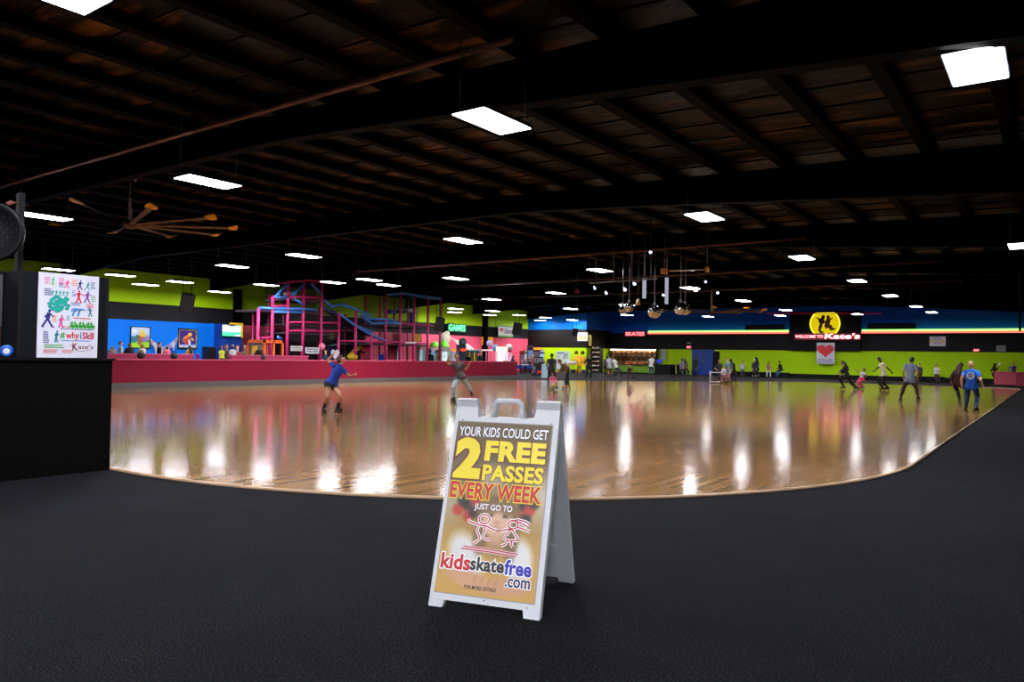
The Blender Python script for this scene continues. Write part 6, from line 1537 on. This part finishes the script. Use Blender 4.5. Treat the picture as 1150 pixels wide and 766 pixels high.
person('man in pale yellow tee and black cap skating with arms held out', (993,438.8), dict(head=(988,403.3), neck=(990.3,408), pelvis=(992.3,420.5), hl=(983,416.8), hr=(1000,417.5), fl=(991.5,438.8), fr=(996.5,438)), dict(hl=-.2, hr=.1),
       h=1.74, yaw=-65, skin='dark', hair=(14,14,16), style='cap', shirt=(226,220,180), sleeve=.6, hem=-.05, shirt_name='tee_shirt', pants=(26,24,28), shoes=(20,18,20), boot=.82, skates=True, voxel=.011)
person('child in bright pink skirt and white top reaching out an arm', (966.5,437.3), dict(head=(969.5,415.3), neck=(968.6,418.2), pelvis=(967.4,424.5), hl=(961.5,415.3), hr=(971.5,423), fl=(965.5,437.3), fr=(968.5,436.5)), dict(),
       h=1.22, yaw=-60, female=True, skin='mid', hair=(18,14,16), style='bob', shirt=(206,206,220), sleeve=.5, hem=.02, pants=(220,80,130), plen=.9, pants_name='leggings', skirt=((226,22,70), .04, -.12, .17), shoes=(190,60,110), boot=.8, skates=True, voxel=.010)
person('long-haired person all in black lunging low towards the middle of the rink', (949,437.8), dict(head=(946.3,407.8), neck=(948.2,412), pelvis=(951.5,422.5), hl=(941.8,419.2), hr=(944.5,421.5), fl=(947.6,437.3), fr=(960.5,437.3)), dict(fr=.3, hl=-.25, hr=.2),
       h=1.66, yaw=-75, female=True, skin='mid', hair=(12,10,12), style='long', shirt=(14,14,16), sleeve=1.5, hem=-.06, pants=(14,14,16), shoes=(60,22,18), boot=.84, skates=True, voxel=.011)
person('person in red and green plaid bending low over the child in pink', (635,437), dict(head=(627.8,406.3), neck=(630,409.5), pelvis=(637,414), hl=(625.5,417.5), hr=(630,418), fl=(635,437), fr=(638.3,436.5)), dict(hl=-.1, hr=.15),
       h=1.66, yaw=-80, skin='mid', hair=(22,18,20), style='short', shirt=mat('red_green_plaid', (90,60,48), .85, var=.8, scale=9), sleeve=1.6, hem=-.05, pants=(20,22,34), shoes=(150,92,34), boot=.72, skates=True, voxel=.011)
person('small child in pink leaning forward on skates below the bending adult', (620.5,438), dict(head=(620,420.3), neck=(620.3,422.8), pelvis=(621.5,427.5), hl=(617.5,428), hr=(625,425.5), fl=(618.8,437.8), fr=(624.5,436.5)), dict(),
       h=1.0, yaw=10, female=True, skin='mid', hair=(40,26,30), style='bob', shirt=(206,70,120), sleeve=1.5, hem=.0, pants=(216,110,150), plen=.93, shoes=(40,24,30), boot=.7, skates=True, voxel=.009)
person('tall man in black waistcoat standing by the folding sign', (618.5,431.5), dict(head=(619.3,399.3), neck=(619.3,403), pelvis=(618.9,414.5), hl=(614.5,414), hr=(623.5,414), fl=(615.6,431.3), fr=(621,429)), dict(),
       h=1.78, yaw=170, skin='dark', hair=(12,10,10), style='short', shirt=(44,42,48), sleeve=.6, hem=-.06, pants=(22,24,32), shoes=(12,12,14), boot=.85, skates=True, voxel=.011)
person('woman in black by the display rack, holding something pale', (654.5,424), dict(head=(661.5,399.5), neck=(661,402.8), pelvis=(660.2,412), hl=(656.5,409), hr=(664.5,406.5), fl=(657.5,423.6), fr=(663,423.6)), dict(hl=-.2, hr=-.2),
       h=1.66, yaw=35, female=True, skin='mid', hair=(16,14,16), style='long', shirt=(16,16,22), sleeve=1.7, hem=-.12, pants=(14,14,18), shoes=(12,12,14), voxel=.013)
person('person in navy top queueing at the rental counter, next to the rack', (681,422.5), dict(head=(681.5,400.8), neck=(681,404), pelvis=(680,412), fl=(678.5,422.3), fr=(682,422.3)), dict(), h=1.66, yaw=150, skin='dark', hair=(12,10,14), style='short', shirt=(34,28,70), sleeve=1.7, pants=(24,26,40), voxel=.013)
person('person in white tee and black knee shorts at the rental counter', (685,423), dict(head=(684.3,399.6), neck=(684.5,403), pelvis=(684.6,412.3), hl=(681.5,411), hr=(688,411), fl=(683.2,422.8), fr=(686.5,422.8)), dict(), h=1.76, yaw=165, skin='mid', hair=(26,18,16), style='short', shirt=(190,190,200), sleeve=.7, hem=-.06, pants=(18,18,22), plen=.35, pants_name='long_shorts', voxel=.013)
person('person in white top leaning on the rental counter with legs wide', (692.5,425.5), dict(head=(687.6,402), neck=(689.3,404.5), pelvis=(691.8,412.5), hl=(694.5,409), hr=(696,410), fl=(690,425), fr=(697.5,425)), dict(), h=1.6, yaw=60, skin='mid', hair=(30,20,18), style='short', shirt=(214,210,206), sleeve=.8, hem=-.02, pants=(30,30,40), shoes=(60,44,40), skates=True, voxel=.013)
person('small child with a red hat squatting on skates before the rental counter', (706,429), dict(head=(706.3,410.8), neck=(706.8,413.2), pelvis=(707.2,419.5), hl=(703.5,417), hr=(711,417.5), fl=(705,428.8), fr=(712.5,428.5)), dict(), h=1.1, yaw=-20, skin='mid', hair=(214,40,50), style='cap', shirt=(50,34,40), sleeve=1.5, pants=(70,40,50), shoes=(70,36,30), skates=True, voxel=.012)
person('person in white tee standing at the far end of the rental counter', (730.5,421.5), dict(head=(732.5,399.8), neck=(732,402.6), pelvis=(730.8,411), hl=(728,409), hr=(734.5,405.5), fl=(729.5,421.3), fr=(732,421.3)), dict(), h=1.68, yaw=160, skin='mid', hair=(40,26,20), style='short', shirt=(220,216,206), sleeve=.8, hem=-.04, pants=(70,84,120), voxel=.013)
person('person in pale striped top waiting by the blue door', (765.5,423), dict(head=(766,403.3), neck=(765.8,406), pelvis=(765.5,414), fl=(764.2,422.8), fr=(767,422.8)), dict(), h=1.62, yaw=20, female=True, skin='dark', hair=(16,12,14), style='bob', shirt=(140,126,130), sleeve=1.4, pants=(18,18,24), voxel=.013)
person('long-haired person in beige waiting close to the blue door', (769.8,423), dict(head=(769.8,403.3), neck=(769.9,406), pelvis=(770,414), fl=(768.8,422.8), fr=(771.3,422.8)), dict(), h=1.62, yaw=150, female=True, skin='mid', hair=(40,26,20), style='long', shirt=(120,104,90), sleeve=1.4, pants=(24,24,34), voxel=.013)
person('person in dark clothes standing against the black trim by the blue door', (780.5,423), dict(head=(781.5,400), neck=(781.2,403), pelvis=(780.6,412.5), hl=(778.8,412), fl=(779.2,422.8), fr=(782,422.8)), dict(), h=1.78, yaw=-30, skin='dark', hair=(12,10,12), style='short', shirt=(24,20,24), sleeve=1.6, pants=(20,18,22), voxel=.013)
# group by the lime wall
person('man in dark top standing behind the white tube walker', (808,430), dict(head=(807.3,405.2), neck=(807.5,408.5), pelvis=(807.8,417.5), hl=(805,415.5), hr=(810.5,416), fl=(806.3,429.6), fr=(809.3,429.6)), dict(hl=-.2), h=1.62, yaw=25, skin='mid', hair=(16,14,14), style='short', shirt=(40,40,48), sleeve=.8, pants=(26,24,30), shoes=(150,60,30), skates=True, voxel=.013)
person('child in white top pushing the white tube walker', (812.5,431), dict(head=(814.2,412.6), neck=(813.2,415), pelvis=(812,420.5), hl=(809.3,418.5), hr=(810.5,419), fl=(810.5,431), fr=(814,430.5)), dict(hl=-.2, hr=-.1), h=1.14, yaw=-50, skin='mid', hair=(20,16,18), style='short', shirt=(216,214,222), sleeve=1.3, pants=(120,80,76), shoes=(150,70,40), skates=True, voxel=.012)
person('person in blue-green shirt and pinkish trousers beside the child with the walker', (818.5,431), dict(head=(815.8,403.8), neck=(816.8,407.2), pelvis=(818.3,417), hl=(815,416), hr=(821.5,416.5), fl=(816.8,430.8), fr=(820.3,430.5)), dict(), h=1.68, yaw=-35, skin='light', hair=(70,44,40), style='short', shirt=(110,140,146), sleeve=.8, hem=-.06, pants=(170,110,116), shoes=(100,50,50), skates=True, voxel=.013)
person('long-haired person in black turned away beside the blue-green shirt', (823.5,428), dict(head=(820.8,404.8), neck=(822,408.2), pelvis=(823.3,416.5), fl=(822.5,427.8), fr=(825.8,427.5)), dict(), h=1.62, yaw=160, female=True, skin='mid', hair=(14,12,14), style='long', shirt=(16,16,22), sleeve=1.7, pants=(16,16,24), shoes=(14,14,20), skates=True, voxel=.013)
def seated(label, px, X_or_Y, zseat, h, yaw, mode='Y', **kw):
    p = onY(px, 420, X_or_Y) if mode == 'Y' else onX(px, 400, X_or_Y); p.z = 0
    base = math.atan2(-p.x, p.y)
    ya = R(yaw); f = Vector((math.sin(ya), -math.cos(ya), 0)); s = Vector((math.cos(ya), math.sin(ya), 0))
    S = h; pel = Vector((0,0,zseat+.148*S)); fl = 1 if s.x >= 0 else -1
    lean = kw.pop('lean', .05); legs = kw.pop('legs', .06)
    Lq = dict(pelvis=pel, neck=pel+Vector((0,0,.295*S))+f*lean*S, fl=f*.26*S-s*fl*legs*S, fr=f*.26*S+s*fl*legs*S, hl=pel+f*.2*S+Vector((0,0,.05*S))-s*fl*.08*S, hr=pel+f*.2*S+Vector((0,0,.05*S))+s*fl*.08*S)
    kw.setdefault('voxel', .014)
    return person(label, pos=p, L=Lq, h=h, yaw=yaw, **kw)
seated('person in white and navy sitting nearest the group on the long wall bench', 833.5, 67.80, .46, 1.55, 5, skin='mid', hair=(26,22,24), style='short', shirt=(190,186,200), sleeve=1.3, pants=(30,34,60), skates=True)
person('person in white top standing close behind another before the long wall bench', (846.8,424), dict(head=(846.8,404.5), neck=(846.8,407.5), pelvis=(846.6,415), fl=(845.3,423.8), fr=(848,423.8)), dict(), h=1.62, yaw=30, female=True, skin='light', hair=(200,196,206), style='cap', shirt=(40,36,42), sleeve=1.6, hem=-.16, pants=(14,14,18), shoes=(170,170,176), skates=True, voxel=.013)
person('long-haired tall person in black standing before the long wall bench', (850.5,423.6), dict(head=(849,402.6), neck=(849.4,405.6), pelvis=(850,414), fl=(849,423.4), fr=(851.8,423.4)), dict(), h=1.76, yaw=-160, female=True, skin='light', hair=(14,12,14), style='long', shirt=(60,58,66), sleeve=1.3, pants=(16,14,18), shoes=(170,170,176), skates=True, voxel=.013)
seated('person in pink top and white trousers sitting on the middle of the long wall bench', 863.2, 67.80, .46, 1.5, 0, skin='mid', hair=(18,14,16), style='bob', female=True, shirt=(150,96,106), sleeve=.8, pants=(196,200,210), legs=.10, shoes=(210,210,214), skates=True)
seated('person in dark jacket and blue jeans sitting at the end of the long wall bench', 877.5, 67.80, .46, 1.62, -55, skin='dark', hair=(14,12,14), style='short', shirt=(20,20,30), sleeve=1.8, pants=(60,96,150), lean=.10, skates=True)
seated('person in dark patterned top sitting behind the man in brown trousers', 1033, 67.0, .46, 1.6, -20, skin='mid', hair=(60,44,50), style='short', shirt=(60,40,54), sleeve=1.6, pants=(20,20,26))
seated('person in white and maroon sitting on the short wall bench', 1051.5, 66.95, .48, 1.55, 20, skin='light', hair=(150,110,70), style='bob', female=True, shirt=(206,200,206), sleeve=.9, pants=(60,24,34))
person('woman in dark dress holding up a white phone by the pink counter', (1116.5,431), dict(head=(1117.5,409.6), neck=(1117.2,413), pelvis=(1116.6,420.5), hl=(1115,419), hr=(1121.8,410.5), fl=(1115.3,430.8), fr=(1117.6,430.8)), dict(hr=-.2), h=1.62, yaw=140, female=True, skin='dark', hair=(14,12,14), style='long', shirt=(40,34,54), sleeve=.8, hem=-.12, pants=(30,40,60), voxel=.012)
p = onY(1123.3, 408.3, 61.8); t = thing('phone', 'white phone held up by the woman at the pink counter', 'phone', onz(1116.5,431)+Vector((0,0,0)))
q = onz(1116.5, 431); k = ppm(q)
pp = q+RIGHT*((1122.6-1116.5)/k)+Vector((0,0,(431-409.2)/k))
t.location = pp
mb = MB(); mb.box((-.06,-.02,-.1),(.06,.02,.12)); mb.build('phone_case', mat('phone_white', (230,230,234), .3), t); mb = MB(); mb.box((-.05,.0202,-.08),(.05,.022,.10)); mb.build('screen', BLACK, t)
p = onY(1138, 417, 64.3); person('small child peeping over the pink counter', pos=(p.x, 64.3, 0), L=dict(pelvis=(0,0,.95), neck=(0,0,1.42), head=(0,0,1.60), fl=(-.07,0,.0), fr=(.07,0,0), hl=(-.2,-.2,1.22), hr=(.2,-.2,1.22)), h=1.62, yaw=10, skin='mid', hair=(90,60,30), style='short', shirt=(70,60,110), pants=(40,40,60), voxel=.014)
# arcade and snack side
g = onz(575.5, 421.5)
person('woman in grey walking past the dazzling prize machine', (575.5,421.5), dict(head=(576.3,401), neck=(576,404), pelvis=(575.5,411.5), hl=(572.5,411.5), hr=(578,411.5), fl=(573.8,421.3), fr=(577.2,420.8)), dict(), h=1.66, yaw=150, female=True, skin='mid', hair=(16,14,16), style='long', shirt=(96,90,104), sleeve=1.3, hem=-.07, pants=(40,38,54), voxel=.013)
person('person in white and red handling the racing games', (598,421.5), dict(head=(597.8,399.8), neck=(598,402.5), pelvis=(598.8,411), hl=(602,408.5), hr=(603,407), fl=(597.5,421.3), fr=(600,421)), dict(), h=1.66, yaw=60, skin='light', hair=(216,210,220), style='cap', shirt=(150,80,90), sleeve=.8, pants=(110,140,170), voxel=.013)
def headper(label, px, py, X, h_top_extra=0, yaw=0, **kw):
    """someone standing behind the low wall: head centre seen at (px,py), at plane X"""
    c = onX(px, py, X); hh_ = c.z/.925
    return person(label, pos=(c.x, c.y, 0), h=max(1.0, min(1.85, hh_)), yaw=yaw, voxel=.013, **kw)
headper('dark-haired child in black before the white prize machine', 483.3, 394.3, -36.8, yaw=170, skin='dark', hair=(12,10,14), style='short', shirt=(16,14,20), sleeve=1.6, pants=(20,20,30))
headper('child with ponytail and yellow top reaching at the kiosk', 491.5, 394.6, -37.4, yaw=60, female=True, skin='mid', hair=(60,30,30), style='pony', shirt=(190,160,60), sleeve=.8, pants=(30,90,190))
headper('person in dark top beside the olive game', 526, 398.5, -36.5, yaw=-40, skin='dark', hair=(12,12,12), style='short', shirt=(14,14,16), sleeve=1.5, pants=(20,20,26))
headper('person with purple hair bow by the olive game', 539.5, 396.5, -37.2, yaw=30, female=True, skin='mid', hair=(70,40,90), style='bob', shirt=(20,40,44), sleeve=1.5, pants=(20,20,26))
def boothsit(label, px, py, yaw, X=-31.72, zs=1.05, lean=0.0, **kw):
    c = onX(px, py, X)
    ya = R(yaw); f = Vector((math.sin(ya), -math.cos(ya), 0)); s = Vector((math.cos(ya), math.sin(ya), 0)); fl = 1 if s.x >= 0 else -1
    S = max(1.15, min(1.7, (c.z-zs)/.505)); pel = Vector((0,0,zs+.145*S-.605))
    return person(label, pos=(c.x, c.y, .605), L=dict(pelvis=pel, neck=pel+Vector((0,0,.285*S))+f*lean, head=Vector((0,0,c.z-.605))+f*(lean+.02), fl=f*.27*S-s*fl*.06*S, fr=f*.27*S+s*fl*.06*S, hl=pel+f*.2*S+Vector((0,0,.12*S))-s*fl*.09*S, hr=pel+f*.2*S+Vector((0,0,.12*S))+s*fl*.09*S), h=S, yaw=yaw, voxel=.013, **kw)
def standat(label, px, py, X, yaw, z0=.605, **kw):
    c = onX(px, py, X); return person(label, pos=(c.x, c.y, z0), h=max(1.0, min(1.85, (c.z-z0)/.925)), yaw=yaw, voxel=.013, **kw)
AW = -150     # facing away from the rink
boothsit('brown-haired child with patterned top, nearest the black counter', 126.5, 391, AW, skin='mid', hair=(110,70,40), shirt=(150,130,120))
standat('child in white bending sideways with brown hair', 135.6, 386.5, -32.75, 100, skin='light', hair=(110,66,50), shirt=(190,190,200), sleeve=1.3)
boothsit('red-haired person in black below the edge of the park picture', 145.8, 388, AW, skin='light', hair=(120,66,44), shirt=(22,22,30), sleeve=1.4)
boothsit('blond person in cream top under the park picture', 159.8, 389, AW, skin='light', hair=(150,120,70), style='bob', female=True, shirt=(214,196,176), sleeve=1.4)
standat('person in black under the party flags, seen in profile', 179.2, 387.2, -32.9, 100, skin='light', hair=(20,16,18), shirt=(18,22,28), sleeve=1.5)
boothsit('dark-haired person in salmon tee under the party flags', 187.8, 391, AW, skin='mid', hair=(20,16,18), shirt=(226,110,120), sleeve=.7)
boothsit('long-haired girl in yellow and red under the purple picture', 213.3, 390.6, AW, skin='light', hair=(30,20,18), style='long', female=True, shirt=(206,150,60), sleeve=.7)
standat('child in lime and yellow vest by the television pier', 249, 391.2, -32.6, 30, skin='mid', hair=(40,26,30), style='bob', female=True, shirt=(196,206,40), sleeve=.6, pants=(60,20,50))
standat('brown-haired child standing behind the lime vest', 254.3, 391.2, -34.0, -20, z0=0, skin='mid', hair=(120,64,30), shirt=(70,50,50), pants=(30,30,40))
standat('person in pale cap and white tee by the television pier', 261.3, 390.3, -32.6, 30, skin='dark', hair=(214,200,180), style='cap', shirt=(200,196,200), sleeve=.9, pants=(30,30,40))
standat('small person in red beside the pale cap', 266.5, 392, -33.9, -30, z0=0, skin='light', hair=(120,50,50), shirt=(170,40,60), pants=(40,30,40))
standat('tall person in olive standing at the corner of the pink wall', 275.2, 387.8, -36.4, -20, z0=0, skin='mid', hair=(60,50,40), shirt=(70,66,50), sleeve=1.4, pants=(60,20,30))
boothsit('girl in black seated before the orange booth', 291, 390.5, AW, skin='mid', hair=(26,18,20), style='long', female=True, shirt=(30,26,34), sleeve=1.4)
standat('person in dark blue behind the raised arm of the girl in blue', 366, 396, -33.8, 20, z0=0, skin='mid', hair=(30,22,22), shirt=(24,34,60), pants=(20,20,30))

# small things on the tables in the snack area
o = thing('drink_cup', 'magenta cup on the end of the booth below the black cabinet', 'cup', (onX(222,402,-30.4).x, onX(222,402,-30.4).y, 0))
p = onX(222, 402, -30.4); zt = 1.16
zt = 1.16; tt_ = thing('side_table', 'small crimson side table at the end of the long booth', 'table', (p.x, p.y, 0)); mb = MB(); mb.cyl((0,0,zt-.04),(0,0,zt),.30,n=20); mb.build('tabletop', PINK, tt_); mb = MB(); mb.cyl((0,0,.02),(0,0,zt-.04),.05); mb.build('leg', STEEL, tt_); mb = MB(); mb.cyl((0,0,0),(0,0,.03),.25,n=20); mb.build('base', STEEL, tt_)
o.location = (p.x, p.y, zt+.001); mb = MB(); mb.lathe([(.05,0),(.07,.2),(.073,.205),(.06,.205)], n=16); mb.build('cup_body', mat('cup_magenta', (206,40,150), .4), o); mb = MB(); mb.cyl((.02,0,.1),(.05,0,.3),.008); mb.build('straw', WHITE, o)

# world: the hall is closed; a trace of grey only
w = bpy.data.worlds.new('hall_world'); scn.world = w; w.use_nodes = True
w.node_tree.nodes['Background'].inputs[0].default_value = (.02,.022,.03,1); w.node_tree.nodes['Background'].inputs[1].default_value = .3
scn.view_settings.view_transform = 'Standard'; scn.view_settings.look = 'None'
scn.view_settings.exposure = EXPO; scn.view_settings.gamma = 1.0
scn.cycles.sample_clamp_direct = 20; scn.cycles.sample_clamp_indirect = 13; scn.cycles.max_bounces = 6; scn.cycles.diffuse_bounces = 3; scn.cycles.glossy_bounces = 3; scn.cycles.transparent_max_bounces = 12
scn.cycles.caustics_reflective = False; scn.cycles.caustics_refractive = False
